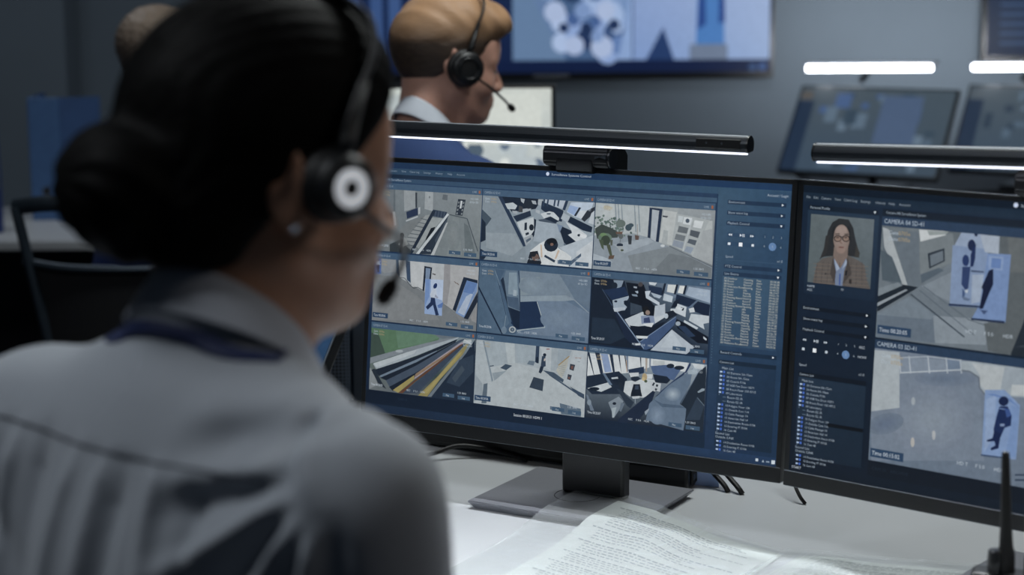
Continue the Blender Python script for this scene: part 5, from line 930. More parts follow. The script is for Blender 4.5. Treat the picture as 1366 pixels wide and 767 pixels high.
# ---- right monitor
B2 = (.5578+.0723*math.sin(-YR)*1.0, 1.9116+.0723*math.cos(YR))
B2 = (.621, 1.953)
mon2 = monitor_body('computer_monitor', FR, YR, B2, 'large black monitor showing a portrait and two enlarged camera views, right of the other')
p = Pic(FR)
p.rect(6.8, 18.5, 605.2, 358.2, [(19, 37, 58), (21, 40, 60), (16, 30, 46), (12, 23, 37)])
p.rect(6.8, 350, 605.2, 358.2, [(12, 26, 41), (16, 30, 46), (16, 30, 46), (12, 26, 41)]); p.rect(6.8, 340, 605.2, 350, [(23, 41, 59), (26, 46, 66), (26, 46, 66), (23, 41, 59)])
p.rect(110, 330.8, 605.2, 338.4, (15, 27, 41)); p.rect(6.8, 18.5, 605.2, 30, [(12, 24, 38), (16, 28, 42), (14, 26, 40), (11, 22, 35)]); p.rect(110.4, 30, 605.2, 48, (12, 21, 33))
for t_, u in (('File', 11), ('Edit', 20.5), ('Camera', 30.5), ('View', 48), ('Client Log', 60), ('Settings', 81.5), ('History', 100.5), ('Help', 117), ('Account', 130)): p.text(t_, u, 343.4, 4.1, (142, 158, 172), wid=None)
p.text('Camera AR Surveillance System', 114.6, 333.2, 4.2, (152, 168, 182), wid=49)
p.disc(268, 354.4, 2.6, (198, 212, 238)); p.text('Surveillance Systems Control', 274, 352.6, 4.2, (174, 188, 203), wid=57)
p.text('START', 10.4, 22.4, 4.4, (192, 202, 212)); p.text('CAM 20   ARCHIVE', 115, 38, 5, (31, 44, 58), wid=46)
scr = p.build('screen', M['screen'], mon2, 'lit dark blue camera software screen')
p = Pic(FR, base=.0001)
p.rect(14, 232, 106, 330, [(30, 51, 72), (30, 51, 72), (20, 38, 58), (20, 38, 58)]); header(p, 15.4, 105, 330.4, 336, 'Personal Profile', (15, 29, 44), (157, 173, 187), False)
unpack(UI['portrait'], p, [18.4, 245.5, 100.2, 325.4])
p.text('NAME', 18.6, 240, 3.7, (169, 183, 196)); p.text('AGE', 18.6, 235.6, 3.7, (169, 183, 196)); p.text('ID', 63, 240, 3.7, (169, 183, 196))
p.build('profile_panel', M['screen'], scr, 'portrait of a woman in glasses and tweed jacket on the screen')
p = Pic(FR, base=.0001); dm, tx = (11, 22, 35), (163, 177, 190)
header(p, 13.2, 102.6, 212.4, 217, 'Environment', dm, tx); header(p, 14, 102, 199.6, 204.4, 'Show event log', dm, tx); header(p, 14, 102, 187, 191.6, 'Playback Control', dm, tx, False)
playback(p, 18.4, 177.2, tx, (16, 31, 48), False); p.text('REC', 90.5, 175.8, 4.2, (180, 192, 204)); p.text('NOW', 89.5, 164.6, 4.2, (180, 192, 204)); p.text('Speed', 13.4, 146, 4.1, tx); p.text('x1.0', 92, 144.4, 4.1, tx)
camera_list(p, 13.2, 102, 133.6, 37, (156, 171, 185), (11, 21, 33), False); p.rect(56, 79, 102, 83.4, (7, 13, 21))
p.build('control_panel', M['screen'], scr, 'column of playback controls and camera names on the screen')
for key, b, num, tm, lab in (('r1', [110.4, 191.5, 604, 319.5], '04', '00:20:05', 'large camera view of three highlighted people by a ramp'), ('r2', [110.4, 48.5, 604, 179], '03', '00:15:02', 'large camera view of one highlighted person on a wide floor')):
    p = Pic(FR, base=.0001, step=.000006); unpack(UI[key], p, b); feed_overlay(p, b, 'CAMERA %s SD-41' % num, True, tint=(35, 58, 85)); feed_foot(p, b, tm, True)
    p.build('camera_feed', M['screen'], scr, lab)

# ------------------------------------------------------------------ monitor light bars
def light_bar(FM, u0, u1, v, slope, uc, label):
    a = math.atan(slope); X = Vector((FM[0][0], FM[1][0], FM[2][0])); Z = Vector((FM[0][1], FM[1][1], FM[2][1])); Nn = Vector((FM[0][2], FM[1][2], FM[2][2])); O = Vector((FM[0][3], FM[1][3], FM[2][3]))
    def P(u, vv, w): return O+X*u+Z*vv+Nn*w
    o0 = P(u0, v, .027); ax = (X*math.cos(a)+Z*math.sin(a)).normalized(); az = (Z*math.cos(a)-X*math.sin(a)).normalized(); L = u1-u0
    F2 = frame(o0, Nn, az, ax)     # local x = out, y = up, z = along the bar
    t = thing('monitor_light_bar', P(uc, H+.002, 0), label, 'lamp', 'light bars on the large monitors')
    prof = [(.0105*math.cos(q), .0115*math.sin(q)) for q in (R(-50+k*260/18) for k in range(19))]
    bm = bmesh.new(); add_prism(bm, prof, .0015, L-.0015, F2); obj('lamp_housing', mesh_of(bm), M['barbody'], t)
    arc = [(.0108*math.cos(R(q)), .0118*math.sin(R(q))) for q in range(62, 119, 8)]
    bm = bmesh.new(); add_prism(bm, arc+[(x*.9, y*.9) for x, y in arc[::-1]], .002, L-.002, F2); obj('top_highlight', mesh_of(bm), M['bartop'], t, label='thin pale strip, a painted highlight along the bar top')  # pale strip paints the highlight along the top of the bar
    bm = bmesh.new(); add_box(bm, (-.0058, -.0112, .004), (.0068, -.0086, L-.004), F2, .001, 1); obj('diffuser', mesh_of(bm), M['diff'], t, label='glowing white strip')
    for z0, z1 in ((-.0005, .0018), (L-.0018, L+.0005)):
        bm = bmesh.new(); add_prism(bm, [(x*1.04, y*1.04) for x, y in prof], z0, z1, F2); obj('end_cap', mesh_of(bm), M['satin'], t)
    bm = bmesh.new(); add_box(bm, (.0075, -.0055, L-.066), (.0108, .0065, L-.008), F2, .001, 1); tp = obj('touch_panel', mesh_of(bm), M['plastic'], t)
    for q in (.052, .032): obj('touch_key', lathe([(0, .0003), (.0013, .0003), (.0013, 0)], F2 @ Matrix.Translation((.0108, .001, L-q)) @ Matrix.Rotation(R(90), 4, 'Y'), 12), M['edge'], tp)
    # clamp: rounded counterweight body behind and over the top edge, tongue in front
    FC = frame(P(uc, 0, 0), X, Z, Nn); hb = H
    bm = bmesh.new(); pr = [(-.014, hb+.0015), (.012, hb+.0015), (.016, hb+.006), (.017, hb+.02), (.013, hb+.028), (-.03, hb+.028), (-.04, hb+.02), (-.042, hb-.02), (-.03, hb-.04), (-.018, hb-.04), (-.018, hb)]
    FQ = frame(P(uc, 0, 0), Nn, Z, -X)
    add_prism(bm, pr, -.047, .047, FQ); bmesh.ops.bevel(bm, geom=bm.edges[:], offset=.0022, segments=2, affect='EDGES'); obj('clamp', mesh_of(bm), M['plastic'], t)
    bm = bmesh.new(); add_box(bm, (-.027, hb-.0065, .0015), (.025, hb+.012, .0175), FC, .003, 2); obj('clamp_tongue', mesh_of(bm), M['matte'], t)
    bm = bmesh.new(); add_lathe(bm, [(0, 0), (.012, 0), (.0125, .001), (.0125, .012), (0, .012)], frame(P(uc+.036, hb+.014, .004), Nn, Z, X), 24); obj('pivot_knob', mesh_of(bm), M['satin'], t)
    bm = bmesh.new(); add_prism(bm, [(.029, hb+.012), (.036, hb+.0145), (.0445, hb+.012), (.0445, hb+.019), (.036, hb+.0155), (.029, hb+.0158)], .0168, .0185, FC); obj('hinge_pin', mesh_of(bm), M['silver'], t)
    lt = bpy.data.lights.new('bar_light', 'AREA'); lt.shape = 'RECTANGLE'; lt.size = L*.97; lt.size_y = .012; lt.energy = BARW; lt.spread = R(130); lt.color = (.93, .97, 1)
    lo = bpy.data.objects.new('bar_light', lt); COL.objects.link(lo)
    d = (-az*.88+Nn*.47).normalized(); xx = ax; yy = d.cross(xx)*-1
    lo.matrix_world = frame(o0+ax*L/2-az*.014+Nn*.003, xx, (-d).cross(xx), -d)
    return t
BARW = 1.9
light_bar(FL, .042, .560, .4022, -.001, .320, 'black monitor light bar clamped on the left monitor, above nine camera views')
light_bar(FR, .036, .556, .3975, .034, .318, 'black monitor light bar clamped on the right monitor, cut by the frame edge')

# ------------------------------------------------------------------ things on the foreground desk
D = .74
def deskline(pts, rad, name, label, cat='cable', group=None, m='cable', k=8):
    sp = spline(pts, k); o = obj(name, tube(sp, rad, 8), M[m], origin=pts[0]); return tag(o, label, cat, group)
# bar lying behind the left stand
SB = yaw_frame((-.02, 2.615, D), R(-30))
t = thing('speaker_bar', SB @ Vector((0, 0, 0)), 'long black bar speaker lying behind the foot of the left monitor', 'speaker')
obj('cabinet', box((-.16, -.034, .004), (.2, .03, .075), SB, .006, 3), M['plastic'], t)
obj('grille', box((-.15, -.0355, .012), (.19, -.0335, .068), SB, .0008, 1), M['rubber'], t)
for sx in (-.12, .16): obj('foot', box((sx-.012, -.02, 0), (sx+.012, .02, .0045), SB, .001, 1), M['rubber'], t)
# power adapter
PB = yaw_frame((.165, 2.445, D), R(-27))
PB = frame((.236, 2.391, D), (math.cos(R(-24)), math.sin(R(-24)), 0), (math.sin(R(24)), math.cos(R(24)), 0), (0, 0, 1))
t = thing('power_adapter', PB @ Vector((-.06, .03, 0)), 'black power adapter block with a socket end, behind the left monitor column', 'adapter')
obj('case', box((-.15, 0, 0), (.0, .052, .034), PB, .004, 2), M['satin'], t)
bm = bmesh.new(); add_box(bm, (.0002, .014, .006), (.0018, .04, .027), PB, .0007, 1); s_ = obj('socket', mesh_of(bm), M['rubber'], t)
bm = bmesh.new()
for yy in (.021, .027, .033): add_box(bm, (.0015, yy-.001, .012), (.0026, yy+.001, .02), PB)
obj('socket_pin', mesh_of(bm), M['edge'], s_)
deskline([(-.155, 2.545, D+.004), (-.115, 2.56, D+.011), (-.078, 2.575, D+.018), (-.03, 2.572, D+.012), (.02, 2.545, D+.004)], .0032, 'cable', 'thin black cable arching from behind the left monitor beside the shirt')
deskline([(.262, 2.452, D+.035), (.272, 2.42, D+.022), (.286, 2.395, D+.009), (.291, 2.388, D+.001)], .0036, 'cable', 'left one of the two black cables hanging below the gap between monitors', group=None)
deskline([(.278, 2.452, D+.038), (.289, 2.415, D+.022), (.303, 2.384, D+.009), (.309, 2.377, D+.001)], .0036, 'cable', 'right one of the two black cables hanging below the gap between monitors')
deskline([(.378, 2.42, D+.06), (.375, 2.36, D+.026), (.379, 2.337, D+.011), (.386, 2.329, D+.001)], .0026, 'cable', 'short thin black cable touching the desk under the right monitor')
# pale blue card added in place of a blue-white glare behind the adapter
tag(obj('glare_card', box((0, 0, 0), (.034, .002, .05), yaw_frame((.249, 2.425, D), R(-20)), .0005, 1), mat('pale_blue_glare', (170, 196, 245), .8), origin=(.249, 2.425, D)), 'pale blue card standing in for a glare behind the black power adapter', 'card')

# plastic sleeves with printed sheets
def sheet(name, q, h, m, label, cat, wav, n=36, parent=None, group=None, ph=0., ink=None):
    """q: four desk corners (back-left, front-left, front-right, back-right)"""
    q = [Vector((x, y, D)) for x, y in q]
    def pt(a, b): return (q[0]*(1-a)+q[3]*a)*(1-b)+(q[1]*(1-a)+q[2]*a)*b
    def hh(a, b):
        p_ = pt(a, b); x, y = p_.x, p_.y
        du, dv = (x-.0910)*.864-(y-2.343)*.5035, (x-.0910)*.5035+(y-2.343)*.864      # where the monitor foot is
        gap = max(abs(du)-.119, abs(dv)-.096, 0); lift_ = .0135*max(0, 1-gap/.11)**1.5
        s_ = x*.78-y*.62; t_ = x*.62+y*.78
        return h+lift_+.0042*max(0, math.sin(s_*31+1.1))**2*max(0, math.sin(t_*15-.4))+wav*.15*(1+math.sin(x*60+y*23))
    o = obj(name, grid(lambda a, b: pt(a, b)+Vector((0, 0, hh(a, b))), n, n), m, parent, origin=q[0] if parent is None else None, smooth=True, label=label)
    if cat: tag(o, label, cat, group)
    if ink:
        bm = bmesh.new(); rg = random.Random(ink)
        def strip(a0, a1, b0, b1):
            k = max(1, int((a1-a0)/.03)); prev = None
            for i in range(k+1):
                a = a0+(a1-a0)*i/k; cur = [bm.verts.new(pt(a, b)+Vector((0, 0, hh(a, b)+.0006))) for b in (b0, b1)]
                if prev: bm.faces.new((prev[0], cur[0], cur[1], prev[1]))
                prev = cur
        b = .07; ln = 0
        while b < .95:
            a = .12 if ln % 5 else .07; end = rg.uniform(.6, .92) if ln % 5 < 4 else .4
            while a < end:
                wl = rg.uniform(.008, .035)
                if ln % 5 == 0 and a > .1: wl *= 1.3
                strip(a, min(a+wl, .95), b, b+(.006 if ln % 5 else .009)); a += wl+.010
            b += .021 if ln % 5 < 4 else .034; ln += 1
        obj('printed_text', mesh_of(bm), M['ink'], o)
    return o
uA = Vector((.226, -.242, 0)); 
A0, A1, A3 = (.101, 2.371), (-.09, 2.042), (.327, 2.129)
A2 = (A1[0]+A3[0]-A0[0]+.0, A1[1]+A3[1]-A0[1])
sheet('plastic_sleeve', [A0, A1, A2, A3], .0032, M['film'], 'clear plastic sleeve holding the printed sheet nearest the woman', 'sleeve', .002, group='clear document sleeves', ph=.3)
P0, P1, P3 = (.137, 2.305), (-.026, 2.026), (.325, 2.118)
sheet('printed_page', [P0, P1, (P1[0]+P3[0]-P0[0], P1[1]+P3[1]-P0[1]), P3], .0008, M['paper'], 'printed white sheet inside the sleeve nearest the woman', 'paper', .002, ph=.3, ink=5)
B0, B1, B3 = (.333, 2.134), (.205, 1.95), (.62, 2.05)
sheet('plastic_sleeve', [B0, B1, (B1[0]+B3[0]-B0[0], B1[1]+B3[1]-B0[1]), B3], .0032, M['film'], 'clear plastic sleeve at the right, in front of the right monitor', 'sleeve', .002, group='clear document sleeves', ph=1.2)
P0, P1, P3 = (.345, 2.112), (.23, 1.95), (.60, 2.03)
sheet('printed_page', [P0, P1, (P1[0]+P3[0]-P0[0], P1[1]+P3[1]-P0[1]), P3], .0008, M['paper'], 'printed white sheet inside the sleeve before the right monitor', 'paper', .002, ph=1.2, ink=9)

# hand radio standing at the right edge
RB = yaw_frame((.4885, 1.74, D), R(-20))
t = thing('two_way_radio', (.4885, 1.74, D), 'black hand radio with a thick antenna, standing before the right monitor', 'radio')
obj('radio_body', box((-.033, -.017, 0), (.033, .017, .107), RB, .006, 3), M['plastic'], t)
obj('antenna', lathe([(0, .106), (.0085, .106), (.0085, .127), (.0068, .133), (.0060, .15), (.0040, .226), (.0033, .229), (0, .23)], RB @ Matrix.Translation((.006, 0, 0)) @ Matrix.Rotation(R(-2.5), 4, 'Y') @ Matrix.Translation((0, 0, 0)), 20), M['rubber'], t)
obj('channel_knob', lathe([(0, .106), (.0075, .106), (.0078, .118), (.0072, .128), (.006, .1295), (0, .13)], RB @ Matrix.Translation((-.0095, -.004, 0)), 18), M['satin'], t)
obj('volume_knob', lathe([(0, .106), (.0065, .106), (.0062, .124), (0, .125)], RB @ Matrix.Translation((.024, 0, 0)), 18), M['satin'], t)
obj('speaker_grille', box((-.022, -.0185, .06), (.022, -.0165, .1), RB, .001, 1), M['mesh'], t)
obj('talk_button', box((-.0355, -.008, .06), (-.0325, .008, .092), RB, .001, 1), M['rubber'], t)

# computer case and leaning screen left of the left monitor
CB = yaw_frame((-.266, 2.88, D), R(6))
t = thing('computer_case', (-.266, 2.88, D), 'grey-blue perforated computer case standing left of the left monitor', 'computer')
obj('case_shell', box((.006, 0, .012), (.05, .16, .3), CB, .004, 2), mat('case_paint', (26, 40, 56), .45), t)
obj('perforated_front', box((-.042, .002, .012), (.006, .16, .3), CB, .003, 1), M['mesh'], t)
for sx in (-.03, .04): obj('foot', box((sx-.01, .02, 0), (sx+.01, .14, .013), CB, .002, 1), M['rubber'], t)

def leaning_monitor(c, zt, wx, hz, yaw, tilt, label, pic=None, edge='satin', group=None, zbase=D):
    """slim monitor leaning back on a short prop foot; (c, zt) = top-left front corner"""
    X = Vector((math.cos(yaw), math.sin(yaw), 0)); nb = Vector((-math.sin(yaw), math.cos(yaw), 0))
    Z = Vector((0, 0, 1))*math.cos(tilt)+nb*math.sin(tilt); Nn = X.cross(Z)
    O = Vector((c[0], c[1], zt))-Z*hz; FM = frame(O, X, Z, Nn)
    mid = O+X*wx/2+Z*hz*.45
    t = thing('computer_monitor', (mid.x, mid.y, zbase), label, 'monitor', group)
    obj('housing', box((0, 0, -.02), (wx, hz, 0), FM, .003, 2), M['satin'], t)
    p = Pic(FM, base=.0004)
    pic(p, wx*1000, hz*1000)
    p.build('screen', M['screendim'], t)
    bm = bmesh.new(); add_tube(bm, [mid-Nn*.015, mid-Nn*.06+Vector((0, 0, -.02)), (mid.x+nb.x*.08, mid.y+nb.y*.08, zbase+.012)], .014, 10); obj('stand_arm', mesh_of(bm), M['satin'], t)
    YB = yaw_frame((mid.x, mid.y, zbase), yaw); obj('stand_base', box((-.11, -.05, 0), (.11, .14, .012), YB, .003, 1), M['satin'], t)
    return t, FM
def pic_plain(c0, c1, bez=8):
    def f(p, w, h):
        p.rect(bez, bez, w-bez, h-bez, [c0, c0, c1, c1]); p.rect(w-bez*.5, 2, w-1, h-2, (102, 120, 140))
        for i in range(5): p.rect(bez+12, h-60-i*34, bez+70, h-46-i*34, c1)
        for i in range(3): p.rect(w-50, 40+i*40, w-20, 60+i*40, c1)
    return f
leaning_monitor((-.239-.30*.766, 2.725+.30*.643), .967, .30, .25, R(-40), R(32), 'small blue-lit tablet screen leaning back left of the perforated computer case', pic_plain((38, 72, 108), (29, 58, 90), 4))
# ------------------------------------------------------------------ things at the back of the room
def wall_screen(x1, zb, wx, hz, pic, label):
    x0 = x1-wx; y = 6.55
    FM = frame((x0, y, zb), (1, 0, 0), (0, 0, 1), (0, -1, 0))
    t = thing('wall_screen', (x0+wx/2, 6.6, zb), label, 'screen')
    obj('housing', box((0, 0, -.045), (wx, hz, 0), FM, .004, 2), M['satin'], t)
    obj('wall_bracket', box((wx*.3, hz*.3, -.0505), (wx*.7, hz*.7, -.0445), FM), M['deskedge'], t)
    p = Pic(FM, base=.0005, step=.00004); pic(p, wx*1000, hz*1000); p.build('screen', M['screen'], t)
    obj('maker_plate', box((wx*.46, .006, .0), (wx*.54, .016, .002), FM, .0005, 1), M['silver'], t)
    return t
def tv1(p, w, h):
    p.rect(12, 22, w-12, h-12, [(22, 48, 92), (22, 48, 92), (12, 31, 69), (12, 31, 69)])
    p.rect(12, 22, w-12, 62, (10, 28, 66))
    # list columns at the left
    for u, c in ((60, (56, 88, 140)), (150, (44, 74, 128)), (215, (58, 90, 146)), (290, (48, 80, 138)), (350, (58, 90, 144))): p.rect(u, 85, u+44, h-40, [c, c, (52, 85, 138), (52, 85, 138)])
    # bright camera pictures
    a, b = 655, 1080
    p.rect(a, 66, b, h-14, [(143, 169, 212), (127, 160, 210), (111, 146, 196), (78, 111, 156)])
    p.poly([(a, 66), (a+190, 66), (a, 420)], (95, 128, 168)); p.poly([(a+40, 500), (a+190, 66), (b-60, 66), (b-90, 500)], (65, 98, 142))
    rg = random.Random(11)
    for i in range(46):
        u, v = a+110+rg.random()*270, 90+rg.random()*380; k = rg.random()
        if u < a+190-(v-66)*.3: continue
        p.disc(u, v, 16+26*rg.random(), [(168, 192, 232), (136, 166, 218), (28, 53, 96), (92, 128, 186), (156, 184, 228), (42, 74, 124)][int(k*6)], 20)
    for u, v, r_, k in ((220, 118, 34, 0), (318, 112, 40, 0), (300, 150, 22, 1), (262, 180, 20, 2), (150, 236, 38, 0), (215, 210, 24, 3), (182, 180, 18, 2), (250, 240, 30, 1), (330, 240, 34, 0), (296, 200, 18, 3), (360, 190, 20, 2), (130, 300, 26, 1), (210, 300, 30, 2), (290, 300, 26, 3), (370, 290, 22, 1)):
        p.disc(a+u, v, r_, [(168, 188, 226), (120, 152, 204), (26, 50, 92), (64, 98, 156)][k], 20)
    p.poly([(b-50, 66), (b, 66), (b, 330)], (134, 166, 216))
    p.rect(b+4, 66, w-16, h-14, [(163, 183, 224), (176, 194, 232), (143, 171, 216), (122, 154, 208)])
    p.poly([(b+50, 66), (b+110, 180), (b+150, 66)], (28, 58, 108))
    p.poly([(b+225, 66), (b+330, 66), (b+318, 520), (b+238, 520)], (60, 124, 196)); p.poly([(b+232, 170), (b+262, 190), (b+258, 330), (b+238, 330)], (28, 70, 144)); p.poly([(b+306, 190), (b+330, 200), (b+326, 310), (b+308, 300)], (28, 70, 144))
    p.rect(b+205, 66, b+340, 120, (106, 124, 152))
    p.disc(w-75, 38, 15, (44, 74, 120)); p.disc(w-40, 40, 15, (52, 84, 138))
def tv2(p, w, h):
    p.rect(14, 20, w-14, h-12, [(26, 48, 80), (28, 52, 88), (21, 42, 74), (18, 37, 66)])
    for i in range(16): p.rect(60, 60+i*34, 330, 72+i*34, (46, 74, 112))
    p.rect(200, 90, 420, 140, (14, 30, 54)); p.rect(380, 120, 900, 500, (32, 70, 124))
wall_screen(.938, 1.055, 1.585, .90, tv1, 'large wide wall screen of bright blue camera pictures, above the man')
wall_screen(1.68+1.2, 1.105, 1.2, .69, tv2, 'dark blue wall screen cut off at the top right corner')

def bg_pic(seed, warm=0):
    def f(p, w, h):
        rg = random.Random(seed)
        p.rect(8, 8, w-8, h-8, [(70, 84, 94), (66, 82, 94), (58, 76, 92), (56, 76, 96)]); p.rect(8, 8, 62, h-60, (29, 48, 72)); p.rect(12, h-54, 50, h-24, (86, 82, 78) if warm else (74, 86, 96))
        for i in range(26):
            u, v = 70+rg.random()*(w-140), 14+rg.random()*(h-60); a = 14+rg.random()*40; b = 14+rg.random()*46
            p.rect(u, v, min(u+a, w-10), min(v+b, h-24), [(42, 60, 78), (76, 98, 118), (86, 108, 128), (47, 68, 86), (60, 90, 136), (94, 116, 136)][rg.randrange(6)])
        p.rect(w*.55, h*.35, w*.8, h-34, (70, 92, 124))
    return f
for i, (c, lab) in enumerate((((.958, 6.03), 'left one of the two far monitors leaning back under bright lamps at the right'), ((1.51, 6.03), 'right one of the two far monitors leaning back under bright lamps at the right'))):
    t, FM = leaning_monitor(c, 1.06, .53, .335, R(-31), R(38), lab, bg_pic(3+i, i == 0), group='far leaning monitors')
    x0 = (.958, 1.498)[i]
    FB = yaw_frame((x0+.008, 5.98, 1.117), R(-1))
    l = thing('monitor_light_bar', (x0+.21, 5.98, 1.06), ('left', 'right')[i]+' one of the two blazing white far lamps above the leaning monitors', 'lamp', 'far light bars')
    bm = bmesh.new(); add_tube(bm, [FB @ Vector((0, 0, 0)), FB @ Vector((.405, 0, 0))], .0095, 14); obj('diffuser', mesh_of(bm), M['diffhot'], l)
    obj('lamp_housing', box((-.004, .005, .004), (.429, .026, .02), FB, .004, 2), M['bartop'], l)
    obj('lamp_clamp', tube([FB @ Vector((.21, .02, .006)), FB @ Vector((.21, .09, -.02)), (FB @ Vector((.21, .0, 0))).xy.to_3d()+Vector((.0, .16, 1.07-.0))], .012, 8), M['satin'], l)
    lt = bpy.data.lights.new('far_bar', 'AREA'); lt.shape = 'RECTANGLE'; lt.size = .43; lt.size_y = .03; lt.energy = 3.0; lt.color = (.95, .97, 1)
    lo = bpy.data.objects.new('far_bar', lt); COL.objects.link(lo); lo.location = FB @ Vector((.21, .03, .03)); lo.rotation_euler = (R(115), 0, 0)

# man's monitor
def man_pic(p, w, h):
    p.rect(9, 9, w-9, h-9, [(196, 206, 200), (206, 212, 204), (174, 188, 196), (160, 178, 190)]); rg = random.Random(2)
    for i in range(30):
        p.disc(w*.35+rg.random()*w*.6, h*.3+rg.random()*h*.3, 8+rg.random()*17, [(106, 124, 140), (132, 152, 164), (223, 228, 222), (78, 98, 116), (184, 196, 200), (92, 112, 136)][rg.randrange(6)], 10)
    p.rect(w*.62, h*.58, w*.94, h-20, (210, 216, 208)); p.rect(w*.8, h*.62, w*.86, h*.7, (200, 180, 140)); p.rect(20, h*.5, w*.4, h-24, (180, 191, 192))
leaning_monitor((-.43, 4.13), 1.187, .531, .32, R(-3), R(4), 'bright white monitor in front of the man in the navy suit', man_pic)
# the desk of the far left: binder, small blue file
BB = yaw_frame((-1.372, 5.19, .74), R(4))
t = thing('lever_arch_binder', (-1.30, 5.25, .74), 'tall blue binder standing on the far left desk', 'binder')
bm = bmesh.new(); add_box(bm, (0, 0, 0), (.088, .006, .35), BB, .002, 1); s_ = obj('spine', mesh_of(bm), mat('light_blue_card', (70, 104, 150), .55), t)
obj('finger_hole', lathe([(.009, 0), (.0135, 0), (.0135, .0025), (.009, .0025)], BB @ Matrix.Translation((.044, -.0006, .085)) @ Matrix.Rotation(R(90), 4, 'X'), 20, True), M['silver'], s_)
obj('hole_disc', lathe([(0, 0), (.0092, 0), (.0092, .001), (0, .001)], BB @ Matrix.Translation((.044, -.0004, .085)) @ Matrix.Rotation(R(90), 4, 'X'), 20), M['rubber'], s_)
bm = bmesh.new(); add_box(bm, (0, 0, 0), (.003, .27, .35), BB); add_prism(bm, [(.085, .004), (.196, .05), (.196, .054), (.085, .008)], 0, .35, BB); obj('cover', mesh_of(bm), M['blue'], t)
obj('filed_papers', box((.006, .01, .012), (.08, .22, .31), BB), M['paper'], t)
FB2 = yaw_frame((-1.392, 4.94, .74), R(14))
t = thing('file_tray', (-1.42, 4.97, .74), 'dark blue file holder at the left frame edge on the far desk', 'file holder')
bm = bmesh.new(); add_prism(bm, [(0, 0), (.10, 0), (.10, .16), (.0, .30)], 0, .003, frame(FB2 @ Vector((0, .0, .0)), (FB2 @ Vector((0, 1, 0))-FB2 @ Vector((0, 0, 0))), (0, 0, 1), (1, 0, 0)))
add_prism(bm, [(0, 0), (.10, 0), (.10, .16), (.0, .30)], -.075, -.072, frame(FB2 @ Vector((0, .0, .0)), (FB2 @ Vector((0, 1, 0))-FB2 @ Vector((0, 0, 0))), (0, 0, 1), (1, 0, 0)))
add_box(bm, (-.075, 0, 0), (.003, .003, .12), FB2); add_box(bm, (-.075, 0, 0), (.003, .1, .003), FB2)
obj('holder_shell', mesh_of(bm), M['bluedark'], t)
obj('filed_papers', box((-.068, .008, .004), (-.01, .09, .2), FB2), M['paper'], t)

# ------------------------------------------------------------------ office chairs
def make_chair(loc, az, label, low=False):
    """az: direction the sitter faces, measured from +Y towards +X"""
    f = Vector((math.sin(az), math.cos(az), 0)); r = Vector((math.cos(az), -math.sin(az), 0)); FM = frame(loc, r, f, (0, 0, 1))
    t = thing('office_chair', loc, label, 'chair', 'office chairs')
    def seat(a, b):
        x, y = (a-.5)*.48, (b-.5)*.46
        return FM @ Vector((x, y, .455+.02*(2*a-1)**2-.03*max(0, b-.75)*4*.25))
    bm = bmesh.new(); add_box(bm, (-.24, -.23, .40), (.24, .24, .452), FM, .022, 3); obj('seat', mesh_of(bm), M['fabric'], t)
    top = .60 if low else .965; y0 = -.26
    zt = top-.02
    for e in (-1, 1): obj('back_post', tube(spline([FM @ Vector(q) for q in ((e*.12, -.12, .40), (e*.125, -.25, .45), (e*.14, y0-.02, .6), (e*.195, y0-.055, zt))], 6), .012, 8), M['chairmetal'], t)
    bm = bmesh.new(); add_tube(bm, spline([FM @ Vector(q) for q in ((-.2, y0-.045, zt), (-.1, y0-.075, zt+.012), (.1, y0-.075, zt+.012), (.2, y0-.045, zt))], 6), .018, 10, flat=(.7, 1)); obj('top_rail', mesh_of(bm), M['chairmetal'], t)
    if not low:
        bm = bmesh.new(); add_tube(bm, spline([FM @ Vector(q) for q in ((-.19, y0-.035, .825), (-.08, y0-.062, .815), (.08, y0-.062, .815), (.19, y0-.035, .825))], 6), .009, 8); obj('cross_rail', mesh_of(bm), M['chairmetal'], t)
        obj('back_mesh', grid(lambda a, b: FM @ Vector(((a-.5)*(.27+.07*b), y0-.035-.025*(1-(2*a-1)**2)+.02*(1-b), .47+b*.345)), 10, 10), M['fabric'], t)
    bm = bmesh.new()
    add_lathe(bm, [(.0, .40), (.09, .40), (.09, .39), (.028, .385), (.028, .2), (.035, .2), (.035, .1), (0, .1)], FM, 18); obj('gas_lift', mesh_of(bm), M['plastic'], t)
    for k in range(5):
        a = 2*math.pi*k/5+.3; e = (math.cos(a)*.28, math.sin(a)*.28)
        l_ = obj('star_leg', tube([FM @ Vector((0, 0, .12)), FM @ Vector((e[0]*.6, e[1]*.6, .1)), FM @ Vector((e[0], e[1], .075))], [.028, .022, .016], 8), M['plastic'], t)
        obj('caster', lathe([(0, -.02), (.024, -.02), (.027, -.012), (.027, .012), (.024, .02), (0, .02)], FM @ Matrix.Translation((e[0], e[1], .0275)) @ Matrix.Rotation(a, 4, 'Z') @ Matrix.Rotation(R(90), 4, 'X'), 16), M['rubber'], l_)
    return t
M['fabric'] = mat('black_chair_fabric', (18, 20, 24), .95, noise=.2, nscale=500, bump=.3, bscale=900)
M['chairmetal'] = mat('grey_chair_frame', (52, 62, 72), .4, metal=.5)

# ------------------------------------------------------------------ people
M['skin'] = mat('skin', (172, 128, 102), .48, noise=.05, nscale=60, bump=.08, bscale=700, sss=.12)
M['skin2'] = mat('pale_skin', (196, 150, 132), .5, noise=.05, nscale=60, sss=.12)
def hair_mat(name, col, rough=.42, stretch=(30, 160, 160), bump=.5, spec=.4):
    return mat(name, col, rough, noise=.35, nscale=1., bump=bump, bscale=1.6, stretch=stretch, spec=spec)
M['hair'] = hair_mat('black_hair', (7, 7, 7), .62, spec=.06, bump=.35)

